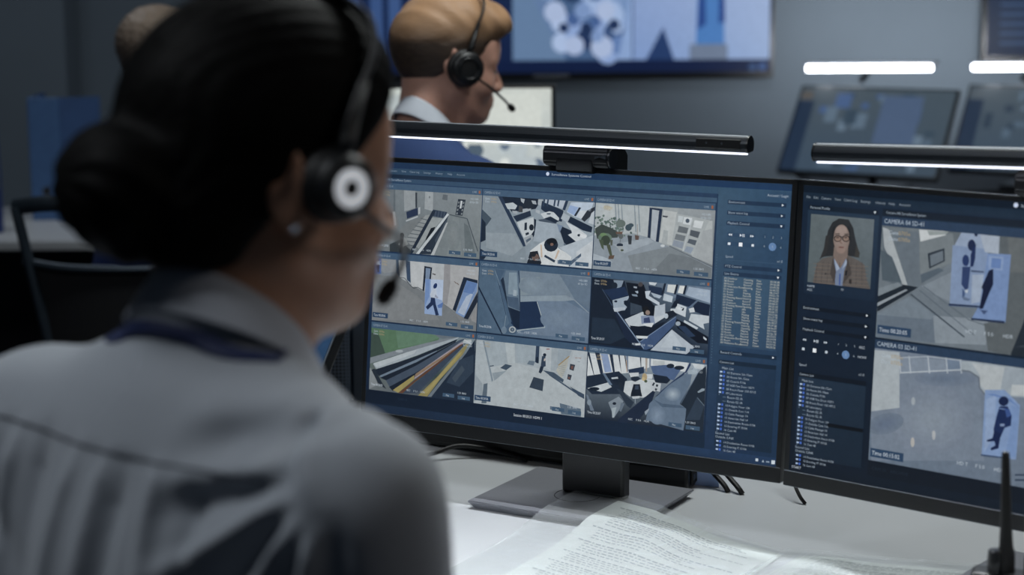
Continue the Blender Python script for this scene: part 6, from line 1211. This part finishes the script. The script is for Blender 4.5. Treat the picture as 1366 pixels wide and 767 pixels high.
def axes(o, az, pitch=0., roll=0.):
    """local x forward, y left, z up; az from +Y towards +X"""
    f = Vector((math.sin(az), math.cos(az), 0)); l = Vector((-math.cos(az), math.sin(az), 0)); u = Vector((0, 0, 1))
    f2 = f*math.cos(pitch)-u*math.sin(pitch); u2 = u*math.cos(pitch)+f*math.sin(pitch)
    l3 = l*math.cos(roll)+u2*math.sin(roll); u3 = u2*math.cos(roll)-l*math.sin(roll)
    return frame(o, f2, l3, u3)

def head_ops(s, HM, male=False):
    j = 1.06 if male else 1.
    s.ell((.0, 0, .036), (.092, .073, .090), .01, HM)
    s.ell((.042, 0, -.024), (.053, .053*j, .072), .03, HM)
    s.ell((.062, 0, .045), (.036, .052, .045), .03, HM)                       # forehead
    for y in (-1, 1):
        s.cap((.002, y*.050*j, -.042), (.068, y*.016*j, -.084), .015, .0140, .03, HM)   # jaw
        s.ell((.062, y*.037, -.026), (.025, .020, .022), .022, HM)             # cheek
        s.cap((.083, y*.016, .021), (.072, y*.044, .020), .0085, .008, .016, HM)    # brow
    s.ell((.082, 0, -.086), (.0165, .018, .0135), .018, HM)
    s.ell((.082, 0, -.056), (.020, .027, .024), .02, HM)
    for y in (-1, 1): s.ell((.099, y*.033, .002), (.014, .017, .0115), .012, HM, 's')
    for y in (-1, 1):
        s.ell((.0765, y*.0325, .001), (.0125, .0125, .0125), .003, HM)
        s.ell((.0805, y*.033, .0085), (.0105, .0165, .005), .005, HM)          # upper lid
        s.ell((.0795, y*.033, -.0075), (.0095, .015, .004), .006, HM)
    s.cap((.092, 0, .014), (.1150, 0, -.024), .0075, .0095, .010, HM)           # nose
    for y in (-1, 1): s.ell((.1065, y*.0115, -.029), (.0115, .0075, .0075), .007, HM)
    s.ell((.0990, 0, -.0500), (.0075, .022, .0052), .005, HM); s.ell((.0980, 0, -.0605), (.0080, .019, .0062), .005, HM)
    s.ell((.1050, 0, -.0550), (.006, .02, .0016), .003, HM, 's')
    for y in (-1, 1):                                                         # ears
        E = HM @ Matrix.Translation((-.019, y*.0765, .008)) @ Matrix.Rotation(y*R(32), 4, 'Z') @ Matrix.Rotation(R(-8), 4, 'Y')
        s.ell((0, 0, .003), (.0165, .0065, .030), .005, E)
        s.ell((.002, y*.0075, .005), (.0095, .005, .020), .005, E, 's')
        s.ell((.004, 0, -.025), (.0085, .005, .010), .006, E)
        s.cap((.012, 0, -.006), (.012, y*.003, .004), .004, .004, .004, E)
def hand_ops(s, w, d, n, side):
    """w wrist, d finger direction, n palm normal (down)"""
    w, d, n = Vector(w), Vector(d).normalized(), Vector(n).normalized(); t = d.cross(n).normalized()*side
    s.cap(w, w+d*.03, .024, .028, .02); s.ell(w+d*.055, (.045, .04, .018), .02)
    for i, (o, L) in enumerate(((.030, .070), (.011, .078), (-.010, .072), (-.029, .056))):
        a = w+d*.085+t*o; b = a+d*L*.5-n*.006; c = b+d*L*.42+n*L*.22
        s.cap(a-d*.02, b, .0095, .0088, .006); s.cap(b, c, .0088, .007, .004)
    a = w+d*.035+t*.03; b = a+d*.035+t*.022; s.cap(a, b, .012, .0105, .012); s.cap(b, b+d*.03+t*.004, .0105, .008, .005)

def body_ops(s, BM, HM, arms, legs, sk=1., neck=.05):
    P = lambda *q: BM @ Vector(q)
    s.cap(HM @ Vector((-.022, 0, -.045)), P(.035, 0, -.03), neck, neck*1.06, .03)
    s.cap(HM @ Vector((.02, 0, -.085)), P(.06, 0, -.06), .03, .035, .04)
    s.cap(P(.02, -.12, -.115), P(.02, .12, -.115), .045*sk, None, .04)
    s.ell((.035, 0, -.25), (.095*sk, .155*sk, .22), .05, BM); s.ell((.03, 0, -.48), (.1*sk, .155*sk, .16), .06, BM)
    for sh, el, wr in arms:
        s.cap(sh, el, .042*sk, .034*sk, .03); s.cap(el, wr, .034*sk, .025*sk, .02)
    for side, (sh, el, wr) in zip((1, -1), arms):
        hand_ops(s, wr, (Vector(wr)-Vector(el))+Vector((0, 0, .02)), (0, 0, -1), side)
    for hp, kn, an in legs:
        s.cap(hp, kn, .07, .05, .05); s.cap(kn, an, .05, .034, .02)
        d = (Vector(kn)-Vector(hp)); d.z = 0; d.normalize(); s.cap(Vector(an)+Vector((0, 0, -.035)), Vector(an)+d*.15+Vector((0, 0, -.045)), .034, .025, .03)

def eyes(HM, parent):
    for y in (-1, 1):
        for nm, r, x, m in (('eyeball', .0118, .0785, M['eyewhite']), ('iris', .0058, .0872, M['iris'])):
            bm = bmesh.new(); bmesh.ops.create_uvsphere(bm, u_segments=16, v_segments=10, radius=r, matrix=HM @ Matrix.Translation((x, y*.0325, .001))); obj(nm, mesh_of(bm), m, parent, smooth=True)
M['eyewhite'] = mat('eye_white', (210, 205, 200), .2); M['iris'] = mat('brown_iris', (48, 32, 24), .2)

def headset(HM, hw, label, ring, tilt=.055, cs=1., top=.148, mic=None, zc=0., name='headset', x0=.012, ygap=.0):
    """hw: half width at the cups"""
    c0 = HM @ Vector((0, 0, top)); t = thing(name, c0, label, 'headset')
    pts = []
    for k in range(25):
        a = math.pi*k/24; y = -math.cos(a)*(hw-.006); z = math.sin(a)**.8*(top-.0)+.02*(1-math.sin(a))
        pts.append(HM @ Vector((x0+tilt*math.sin(2*a)**2+.012*math.sin(a), y, z)))
    bm = bmesh.new(); add_tube(bm, pts, .0062, 8, flat=(1., .4)); obj('headband', mesh_of(bm), M['plastic'], t, smooth=True)
    bm = bmesh.new(); add_tube(bm, pts[9:16], .0085, 8, flat=(1.1, .5)); obj('head_pad', mesh_of(bm), M['leather'], t, smooth=True)
    for y in (-1, 1):
        E = HM @ Matrix.Translation((x0, y*hw, zc)) @ Matrix.Rotation(-y*R(90), 4, 'X') @ Matrix.Diagonal((cs, cs, 1, 1))
        cu = obj('ear_cup', lathe([(0, -.004), (.030, -.004), (.0315, .0), (.030, .007), (.026, .0105), (0, .0115)], E, 36), M['plastic'], t, smooth=False)
        obj('ear_cushion', lathe([(.014, -.021), (.022, -.0245), (.032, -.021), (.0355, -.014), (.034, -.006), (.028, -.003), (.014, -.003)], E, 36, True), M['leather'], t, smooth=True)
        if ring: obj('cup_ring', lathe([(.0075, .0112), (.0095, .0135), (.0155, .0135), (.0178, .0112), (.0165, .0098), (.0085, .0098)], E, 40, True), M['ringglow'], cu, smooth=True, label='white ring')
        else: obj('cup_ring', lathe([(.016, .0112), (.018, .0135), (.021, .0135), (.023, .0105)], E, 40, True), M['satin'], cu, smooth=True)
        obj('cup_yoke', tube([HM @ Vector((x0, y*(hw-.002), .03)), HM @ Vector((x0+.004, y*(hw-.004), .042)), pts[3 if y < 0 else 21]], [.0055, .0052, .004], 8), M['plastic'], t, smooth=True)
    if mic:
        sp = spline([HM @ Vector(q) for q in mic], 8); bmn = obj('microphone_boom', tube(sp, .0024, 8), M['plastic'], t)
        e = Vector(sp[-1]); d = (Vector(sp[-1])-Vector(sp[-3])).normalized()
        obj('microphone', tube([e-d*.004, e, e+d*.006, e+d*.016, e+d*.021], [.003, .0056, .0066, .006, .002], 12), M['foam'], t, smooth=True)
    return t
M['leather'] = mat('black_leatherette', (14, 15, 17), .5, bump=.15, bscale=900); M['ringglow'] = mat('self_lit_ring_plastic', (226, 230, 236), .35, emit=(226, 230, 236), estr=.45)  # the ring glows weakly in place of light falling on it
M['foam'] = mat('black_foam', (10, 10, 11), .95, bump=.6, bscale=1800)

# ---------------- the woman
HM = axes((-.1860, 1.300, 1.2875), R(52.5), R(6), R(0))
BM = axes((-.2290, 1.240, 1.2030), R(38), R(6), R(.8))
bl = lambda *q: BM @ Vector(q)
def arm(side, el, wr): return (bl(.01, side*.160, -.104), bl(*el), wr)
arms = [arm(1, (.10, .205, -.37), bl(.34, .16, -.375)), arm(-1, (.085, -.180, -.375), bl(.33, -.15, -.385))]
hipz = .535
def leg(side, az, base, kz=.52):
    f = Vector((math.sin(az), math.cos(az), 0)); l = Vector((-math.cos(az), math.sin(az), 0)); b = Vector((base[0], base[1], 0))
    return (b+l*side*.085+Vector((0, 0, hipz)), b+f*.42+l*side*.11+Vector((0, 0, kz)), b+f*.40+l*side*.11+Vector((0, 0, .09)))
hb = BM @ Vector((.0, 0, -.62)); legs = [leg(1, R(33), hb), leg(-1, R(33), hb)]
s = SDF(); head_ops(s, HM); body_ops(s, BM, HM, arms, legs, .92, .047)
allp = [HM.translation]+[Vector(q) for a in arms+legs for q in a]
def bounds(ps, m=.16, zmin=0.): 
    a = np.array([tuple(q) for q in ps]); lo = a.min(0)-m; hi = a.max(0)+m+np.array([0, 0, .02]); lo[2] = max(lo[2], zmin-.004); return lo, hi
lo, hi = bounds(allp, .19)
woman = obj('person', nets(s, lo, hi, .0036 if not QUICK else .006), M['skin'], origin=(hb.x, hb.y, 0), smooth=True)
tag(woman, 'woman in a grey shirt seen from behind, dark hair in a bun, facing the monitors', 'person')
WB = s
eyes(HM, woman)

# hair
def hair_ops(s, HM, bun=True):
    s.ell((-.003, 0, .040), (.100, .0835, .101), .01, HM); s.ell((.03, 0, .07), (.075, .07, .068), .03, HM)
    s.ell((-.055, 0, -.035), (.055, .060, .06), .04, HM)
    zs = np.array([-.12, -.085, -.06, -.035, -.01, .01, .03, .055, .075, .1, .2]); xs = np.array([-.075, -.06, -.044, -.034, -.016, .022, .044, .066, .078, .088, .10])
    s.fn(lambda q: (q[:, 0]-np.interp(q[:, 2]-.0, zs, xs)-.010*np.clip((.07-np.abs(q[:, 1]))/.07, 0, 1))*.8, .008, HM, 'i')
    s.fn(lambda q: -(q[:, 2]+.054), .012, HM, 'i')
    if bun:
        s.ell((-.103, .002, -.003), (.042, .049, .045), .012, HM)
        s.add('f', 0, lambda q, d: d+np.where(q[:, 0] < -.084, .0022*np.sin(np.arctan2(q[:, 1], q[:, 2]+.0)*9+(q[:, 0]+.1)*160), .0009*np.sin(q[:, 1]*420+q[:, 2]*120+3*np.sin(q[:, 2]*60)))*1., M=HM, op='d')
    return s
hs = hair_ops(SDF(), HM)
c = HM.translation
hair = obj('hair', nets(hs, (c.x-.21, c.y-.2, c.z-.14), (c.x+.15, c.y+.17, c.z+.17), .0026 if not QUICK else .004), M['hair'], woman, smooth=True, label='dark hair pulled into a low bun')
# loose fine hairs along the outline
rg = random.Random(5); bm = bmesh.new()
for i in range(90):
    th, ph = rg.uniform(-1.6, 1.6), rg.uniform(.15, 1.45)
    x0, y0, z0 = -.012+.107*math.cos(ph)*math.sin(th)*.9, -.085*math.cos(ph)*math.cos(th), .04+.1*math.sin(ph)
    if x0 > .07: continue
    d = Vector((-.7, rg.uniform(-.3, .3), rg.uniform(-.5, .3))); n = Vector((x0/.107, y0/.085, (z0-.04)/.1)).normalized(); d = (d-n*d.dot(n)).normalized()
    b0 = Vector((x0, y0, z0)); L = rg.uniform(.015, .04); hgt = rg.uniform(.001, .005)
    add_tube(bm, [HM @ (b0+d*L*t+n*(hgt*math.sin(t*3)-.001)) for t in (0, .33, .66, 1)], [.0002, .0003, .00025, .0001], 3, False)
obj('loose_strands', mesh_of(bm), M['hair'], hair)['kind'] = 'stuff'
st = HM @ Vector((-.013, -.0835, -.0215))
bm = bmesh.new(); bmesh.ops.create_uvsphere(bm, u_segments=12, v_segments=8, radius=.0032, matrix=Matrix.Translation(st)); obj('earring', mesh_of(bm), M['silver'], woman, smooth=True, label='small silver stud earring')

headset(HM, .0985, 'black headset with white rings worn by the woman in front', True, mic=[(.020, -.106, -.004), (.050, -.094, -.017), (.086, -.068, -.030), (.106, -.044, -.045), (.112, -.030, -.058), (.112, -.022, -.068)], zc=.009, x0=.014, tilt=.030, top=.146, cs=.75)

# shirt: grey, yoke seam, pleats falling from it
def seam_z(y): return -.082-.004*np.cos(y*9)
FOLDS = []   # (y0, z0, y1, z1, width, height)
for y0, z0, y1, z1, w_, h_ in ((.070, -.087, .090, -.26, .016, -.014), (.026, -.085, .052, -.25, .008, .010), (.103, -.086, .125, -.25, .009, .011), (.130, -.086, .16, -.25, .009, .010), (-.004, -.085, .008, -.2, .007, .006),
        (-.022, -.095, -.004, -.26, .013, -.013), (-.050, -.088, -.062, -.26, .008, .011), (-.081, -.095, -.092, -.25, .010, -.009),
        (-.152, -.071, -.037, -.100, .009, .007), (-.150, -.084, -.050, -.122, .010, -.011), (-.162, -.090, -.050, -.168, .008, .013), (-.165, -.100, -.075, -.200, .009, -.011),
        (-.170, -.105, -.100, -.215, .008, .013), (-.176, -.112, -.130, -.22, .008, -.010), (-.182, -.110, -.158, -.22, .008, .011), (-.195, -.10, -.19, -.2, .008, -.006),
        (-.168, -.048, -.055, -.078, .013, -.009), (-.135, -.040, -.168, -.10, .008, -.006), (-.125, -.034, -.05, -.055, .012, .004), (-.148, -.038, -.185, -.10, .008, .006), (.165, -.08, .12, -.19, .012, .010), (.155, -.1, .09, -.2, .012, -.009)):
    FOLDS.append((y0, z0, y1, z1, w_, h_))
def shirt_disp(q, d):
    back = np.clip((.06-q[:, 0])/.05, 0, 1); y, z = q[:, 1], q[:, 2]; sz = seam_z(y)
    out = np.zeros_like(d)
    edge = np.clip((y+.155)/.02, 0, 1)*np.clip((.175-y)/.02, 0, 1); back = back*edge
    out += .0026*np.clip((z-sz)/.005+.5, 0, 1)*back
    for y0, z0, y1, z1, w_, h_ in FOLDS:
        a = np.array([y1-y0, z1-z0]); L = a @ a; t = np.clip(((y-y0)*a[0]+(z-z0)*a[1])/L, 0, 1)
        dist = np.hypot(y-y0-t*a[0], z-z0-t*a[1]); am = np.minimum(1, t*5+.25)*np.minimum(1, (1-t)*3)
        ww = w_*(.7+.6*t)
        out += 1.3*h_*am*np.exp(-(dist/ww)**2)*np.clip((.09-q[:, 0])/.05, 0, 1)
    return d-out
def shirt_ops(s, BM, arms, g=.012, sk=1., disp=shirt_disp, shw=.150, trap=.012):
    P = lambda *q: BM @ Vector(q)
    for y in (-1, 1):
        s.cap(P(.022, y*.035, -.062-trap), P(.012, y*shw, -.110), .052*sk, .051*sk, .03)
    s.ell((.012, 0, -.17), (.080*sk, .168*sk, .13), .045, BM); s.ell((.035, 0, -.25), (.105*sk, .168*sk, .24), .05, BM); s.ell((.03, 0, -.47), (.115*sk, .168*sk, .17), .06, BM)
    for sh, el, wr in arms:
        m_ = Vector(el)*.08+Vector(wr)*.92
        s.cap(sh, el, .057*sk, .049*sk, .045); s.cap(el, m_, .047*sk, .036*sk, .02)
    if disp: s.add('f', 0, disp, M=BM, op='d')
    return s
ss = shirt_ops(SDF(), BM, arms)
# open at the neck
def neck_rise(q):
    ax = .032+.1*(q[:, 2]+.05).clip(0, .08); rr = np.hypot(q[:, 0]-ax, q[:, 1]*1.16)-np.interp(q[:, 2], [-.16, -.115, -.08, -.045, -.015, .03], [-.02, .06, .084, .077, .0665, .061])
    return np.maximum(rr*.8, q[:, 2]-(.010-.52*(q[:, 0]+.02)-.08*q[:, 1]))
ss.fn(neck_rise, .018, BM)
ss.cap(bl(.034, 0, -.05), bl(.046, 0, .08), .054, .054, .003, op='s')
M['shirt'] = mat('grey_shirt_cloth', (146, 152, 160), .8, noise=.03, nscale=400, bump=.12, bscale=1400, sheen=.15)
ap = [bl(0, 0, 0), bl(0, 0, -.6)]+[q for a in arms for q in a]
lo, hi = bounds(ap, .12, .5)
shirt = obj('shirt', nets(ss, lo, hi, .0032 if not QUICK else .005), M['shirt'], woman, smooth=True, label='grey long sleeved shirt with a seam across the back')
ts = SDF()
for hp, kn, an in legs: ts.cap(hp, kn, .088, .066, .06); ts.cap(kn, an, .064, .05, .02)
ts.ell(tuple(hb+Vector((0, 0, -.06))), (.15, .15, .11), .06)
lo, hi = bounds([hb]+[q for l in legs for q in l], .16)
M['trouser'] = mat('dark_trouser_cloth', (28, 31, 38), .9)
obj('trousers', nets(ts, lo, hi, .008), M['trouser'], woman, smooth=True)

# collar and lanyard
def ring_pt(th, rx, ry, cx, z, dip):
    """th 0 = back of the neck"""
    return (cx-rx*math.cos(th), -ry*math.sin(th), z-dip*(1-math.cos(th))/2)
def collar(name, BM, parent, m, sc=1., zt=.037, hgt=.030, dip=.072, cx=.047, rx=.055, ry=.055, flare=.019, thick=.0016, point=.016, lean=-.08, side=.0):
    def fn(a, b):
        th = (a-.5)*2*R(152)
        ends = max(0, abs(a-.5)*2-.8)/.2; hg = hgt+side*min(1, max(0, (abs(th)-R(45))/R(50)))
        if b < .3: k = b/.3; r = -.0035+.006*(1-k); z = zt-.062*(1-k)
        else:
            k = (b-.3)/.7; r = flare*k**.8; z = zt-hg*k-point*ends*k
        if .25 < b < .36: z += .0015
        x, y, z_ = ring_pt(th, (rx+r)*sc, (ry+r)*sc, cx, z, dip)
        return BM @ Vector((x, y, z_+lean*y))
    o = obj(name, grid(fn, 64, 20), m, parent, smooth=True)
    md = o.modifiers.new('cloth thickness', 'SOLIDIFY'); md.thickness = thick; md.offset = 0
    return o
M['collar'] = mat('collar_cloth', (172, 177, 186), .8, noise=.03, nscale=400, bump=.1, bscale=1400)
collar('collar', BM, shirt, M['collar'])
M['seam'] = mat('seam_thread', (52, 56, 64), .9); M['navy'] = mat('navy_ribbon', (16, 32, 74), .6, noise=.1, nscale=600, bump=.2, bscale=1500)
# the ribbon is laid on the shirt cloth
def on_cloth(P, f, off):
    P = np.array(P, np.float32); e = .004
    for _ in range(14):
        d = f(P)-off
        g = np.stack([f(P+np.eye(3, dtype=np.float32)[i]*e)-f(P-np.eye(3, dtype=np.float32)[i]*e) for i in range(3)], 1)/(2*e)
        P = P-g*(d/np.maximum((g*g).sum(1), .2))[:, None]*.8
    return P
rows = []
path = []
for k in range(61):
    th = (k/60-.5)*2*R(165)
    q_ = ring_pt(th, .080, .078, .045, .001, .085); path.append((q_[0], q_[1], q_[2]-.08*q_[1]-.004))
path = [(path[0][0]+.01, path[0][1]*.6, path[0][2]-.12)]+path+[(path[-1][0]+.01, path[-1][1]*.6, path[-1][2]-.12)]
path = [tuple(q) for q in spline(path, 2)]
vs = []
for i, q in enumerate(path):
    q = np.array(q); t_ = np.array(path[min(i+1, len(path)-1)])-np.array(path[max(i-1, 0)]); t_ /= np.linalg.norm(t_)
    out = np.array([q[0]-.036, q[1], 0]); out /= max(np.linalg.norm(out), 1e-6); wv = np.cross(t_, out+np.array([0, 0, .9])); wv /= np.linalg.norm(wv)
    for e in (-1, -.5, 0, .5, 1): vs.append(tuple(BM @ Vector(tuple(q+wv*e*.006))))
vs = on_cloth(vs, ss, .0022)
yy = np.linspace(.165, -.150, 61); zz = seam_z(yy); tx = np.full(61, -.25); fwd = np.array(BM)[:3, 0]
for _ in range(40):
    Pw = (np.stack([tx, yy, zz], 1) @ np.array(BM)[:3, :3].T+np.array(BM)[:3, 3]).astype(np.float32); tx = tx+(ss(Pw)-.0005)*.7
sv = Pw
obj('yoke_seam', tube([tuple(map(float, q)) for q in sv], .0008, 5), M['seam'], shirt, label='thin dark stitched seam')
n5 = len(path); me = bpy.data.meshes.new('r'); me.from_pydata([tuple(map(float, q)) for q in vs], [], [(i*5+j, i*5+j+1, i*5+j+6, i*5+j+5) for i in range(n5-1) for j in range(4)]); me.update()
lan = obj('lanyard', me, M['navy'], origin=tuple(map(float, vs[len(vs)//2])), smooth=True); tag(lan, 'navy ribbon lanyard lying round the collar of the grey shirt', 'lanyard')
md = lan.modifiers.new('ribbon thickness', 'SOLIDIFY'); md.thickness = .0012

# ---------------- the man in the navy suit
HM2 = axes((-.124, 3.46, 1.262), R(67), R(9), 0)
BM2 = axes((-.185, 3.40, 1.155), R(48), R(10), 0)
def suited(HMx, BMx, az, skin, clothm, hipx, label, hairf, hairm, name='person', collar_m=None, h=.0055):
    b2 = lambda *q: BMx @ Vector(q)
    arms2 = [(b2(.01, s_*.185, -.112), b2(.10, s_*.245, -.36), b2(.34, s_*.15, -.36)) for s_ in (1, -1)]
    hb2 = Vector((b2(hipx, 0, 0).x, b2(hipx, 0, 0).y, .56)); legs2 = [leg(1, az, hb2), leg(-1, az, hb2)]
    s2 = SDF(); head_ops(s2, HMx, True); body_ops(s2, BMx, HMx, arms2, legs2, 1., .055)
    lo, hi = bounds([HMx.translation]+[q for a in arms2+legs2 for q in a], .19)
    pr = obj(name, nets(s2, lo, hi, h), skin, origin=(hb2.x, hb2.y, 0), smooth=True); tag(pr, label, 'person')
    eyes(HMx, pr)
    c = HMx.translation
    obj('hair', nets(hairf, (c.x-.17, c.y-.17, c.z-.14), (c.x+.17, c.y+.17, c.z+.19), .0035), hairm, pr, smooth=True)
    s3 = shirt_ops(SDF(), BMx, arms2, sk=1.05, disp=None, shw=.178, trap=0.); s3.ell((.05, 0, .03), (.066, .06, .07), .006, BMx, 's')
    lo, hi = bounds([b2(0, 0, 0), b2(0, 0, -.6)]+[q for a in arms2 for q in a], .13, .4)
    g = obj('suit_jacket' if collar_m else 'shirt', nets(s3, lo, hi, .006), clothm, pr, smooth=True)
    t3 = SDF()
    for hp, kn, an in legs2: t3.cap(hp, kn, .09, .07, .06); t3.cap(kn, an, .066, .052, .02)
    t3.ell(tuple(hb2+Vector((0, 0, -.06))), (.16, .16, .11), .06)
    lo, hi = bounds([hb2]+[q for l in legs2 for q in l], .16)
    obj('trousers', nets(t3, lo, hi, .01), M['trouser'], pr, smooth=True)
    if collar_m: collar('shirt_collar', BMx, pr, collar_m, 1.06, zt=.052, hgt=.032, flare=.017, ry=.0585, lean=0., dip=.09)
    return pr
M['suit'] = mat('navy_suit_cloth', (46, 70, 118), .8, noise=.08, nscale=200, bump=.15, bscale=900)
M['whiteshirt'] = mat('white_shirt_cloth', (196, 202, 212), .8)
M['bshirt'] = mat('blue_shirt_cloth', (26, 50, 108), .8)
# short hair, longer and lighter on top: colour runs with height
def two_tone(name, lowc, highc, z0, z1):
    m = hair_mat(name, lowc, .5); nt = m.node_tree; b = nt.nodes['Principled BSDF']; tc = nt.nodes.new('ShaderNodeTexCoord'); sx = nt.nodes.new('ShaderNodeSeparateXYZ'); mr = nt.nodes.new('ShaderNodeMapRange')
    nt.links.new(tc.outputs['Generated'], sx.inputs[0]); nt.links.new(sx.outputs[2], mr.inputs[0]); mr.inputs[1].default_value = z0; mr.inputs[2].default_value = z1
    mx = nt.nodes.new('ShaderNodeMix'); mx.data_type = 'RGBA'; lk = b.inputs['Base Color'].links[0].from_socket
    nt.links.new(mr.outputs[0], mx.inputs[0]); nt.links.new(lk, mx.inputs[6]); mx.inputs[7].default_value = srgb(highc)+(1,); nt.links.new(mx.outputs[2], b.inputs['Base Color']); return m
def short_hair(HMx, quiff=True, curly=False):
    s = SDF(); s.ell((-.010, 0, .040), (.104, .081, .097), .01, HMx)
    if quiff: s.ell((.02, 0, .085), (.095, .068, .058), .02, HMx); s.ell((.078, -.01, .09), (.035, .05, .03), .02, HMx)
    zs = np.array([-.12, -.07, -.035, -.005, .01, .03, .055, .085, .2]); xs = np.array([-.07, -.058, -.04, -.02, .03, .045, .072, .12, .14])
    s.fn(lambda q: (q[:, 0]-np.interp(q[:, 2], zs, xs))*.8, .006, HMx, 'i'); s.fn(lambda q: -(q[:, 2]+.062), .02, HMx, 'i')
    s.add('f', 0, lambda q, d: d+.0025*np.sin(q[:, 0]*130+q[:, 1]*90+2*np.sin(q[:, 2]*70))*(q[:, 2] > .04), M=HMx, op='d')
    if curly: s.ell((-.03, 0, .06), (.098, .086, .09), .02, HMx); s.add('f', 0, lambda q, d: d+.0045*np.sin(q[:, 0]*160+3*np.sin(q[:, 2]*70))*np.sin(q[:, 1]*150+2*np.sin(q[:, 0]*90))*np.sin(q[:, 2]*170+3*np.sin(q[:, 1]*60)), M=HMx, op='d')
    return s
man = suited(HM2, BM2, R(48), M['skin2'], M['suit'], -.02, 'man in a navy suit and white collar behind the left monitor, with headset', short_hair(HM2), two_tone('brown_hair', (62, 50, 42), (176, 138, 104), .45, .72), collar_m=M['whiteshirt'])
headset(HM2, .096, 'black headset worn by the man in the navy suit', False, tilt=.02, top=.156, mic=[(.015, -.098, -.01), (.05, -.10, -.025), (.09, -.085, -.045), (.118, -.06, -.058)], x0=.008)
# ---------------- the third person, mostly hidden
HM3 = axes((-.795, 4.26, 1.212), R(62), R(8), 0)
BM3 = axes((-.855, 4.22, 1.130), R(62), R(6), 0)
p3 = suited(HM3, BM3, R(40), M['skin2'], M['bshirt'], -.02, 'person with fair curly hair and blue shirt, half hidden behind the woman', short_hair(HM3, False, True), two_tone('fair_hair', (62, 54, 50), (140, 124, 110), .3, .85))
make_chair((-.845, 4.18, 0), R(4), 'black office chair with a grey tube back at the left, behind the woman')

# ------------------------------------------------------------------ lamps of the room and added fill lamps
def area(name, loc, target, sx, sy, e, col=(1, 1, 1)):
    lt = bpy.data.lights.new(name, 'AREA'); lt.shape = 'RECTANGLE'; lt.size = sx; lt.size_y = sy; lt.energy = e; lt.color = col
    o = bpy.data.objects.new(name, lt); COL.objects.link(o); o.location = loc
    d = Vector(target)-Vector(loc); o.rotation_euler = d.to_track_quat('-Z', 'Y').to_euler(); return o
area('unseen_lamp', (-1.15, 1.05, 2.75), (-.4, 1.2, 1.15), .7, .3, 16, (.9, .95, 1))    # above and left of the woman
area('unseen_lamp', (.55, 3.0, 2.85), (.4, 2.4, .74), 1.4, .35, 32, (.95, 1, .985))      # above the front desk
area('unseen_lamp', (1.6, .9, 2.2), (-.1, 1.35, 1.25), .4, .3, 3.5, (1, .93, .86))        # fill added for the face, right of the camera, well below the ceiling
area('unseen_lamp', (.8, 5.0, 2.8), (.9, 6.2, 1.2), 1.4, .4, 8, (.9, .95, 1))           # towards the back wall
area('unseen_lamp', (-1.6, 4.7, 2.8), (-1.4, 5.2, .7), .8, .3, 7, (.85, .92, 1))         # fill added to brighten the dark far left, above the desk
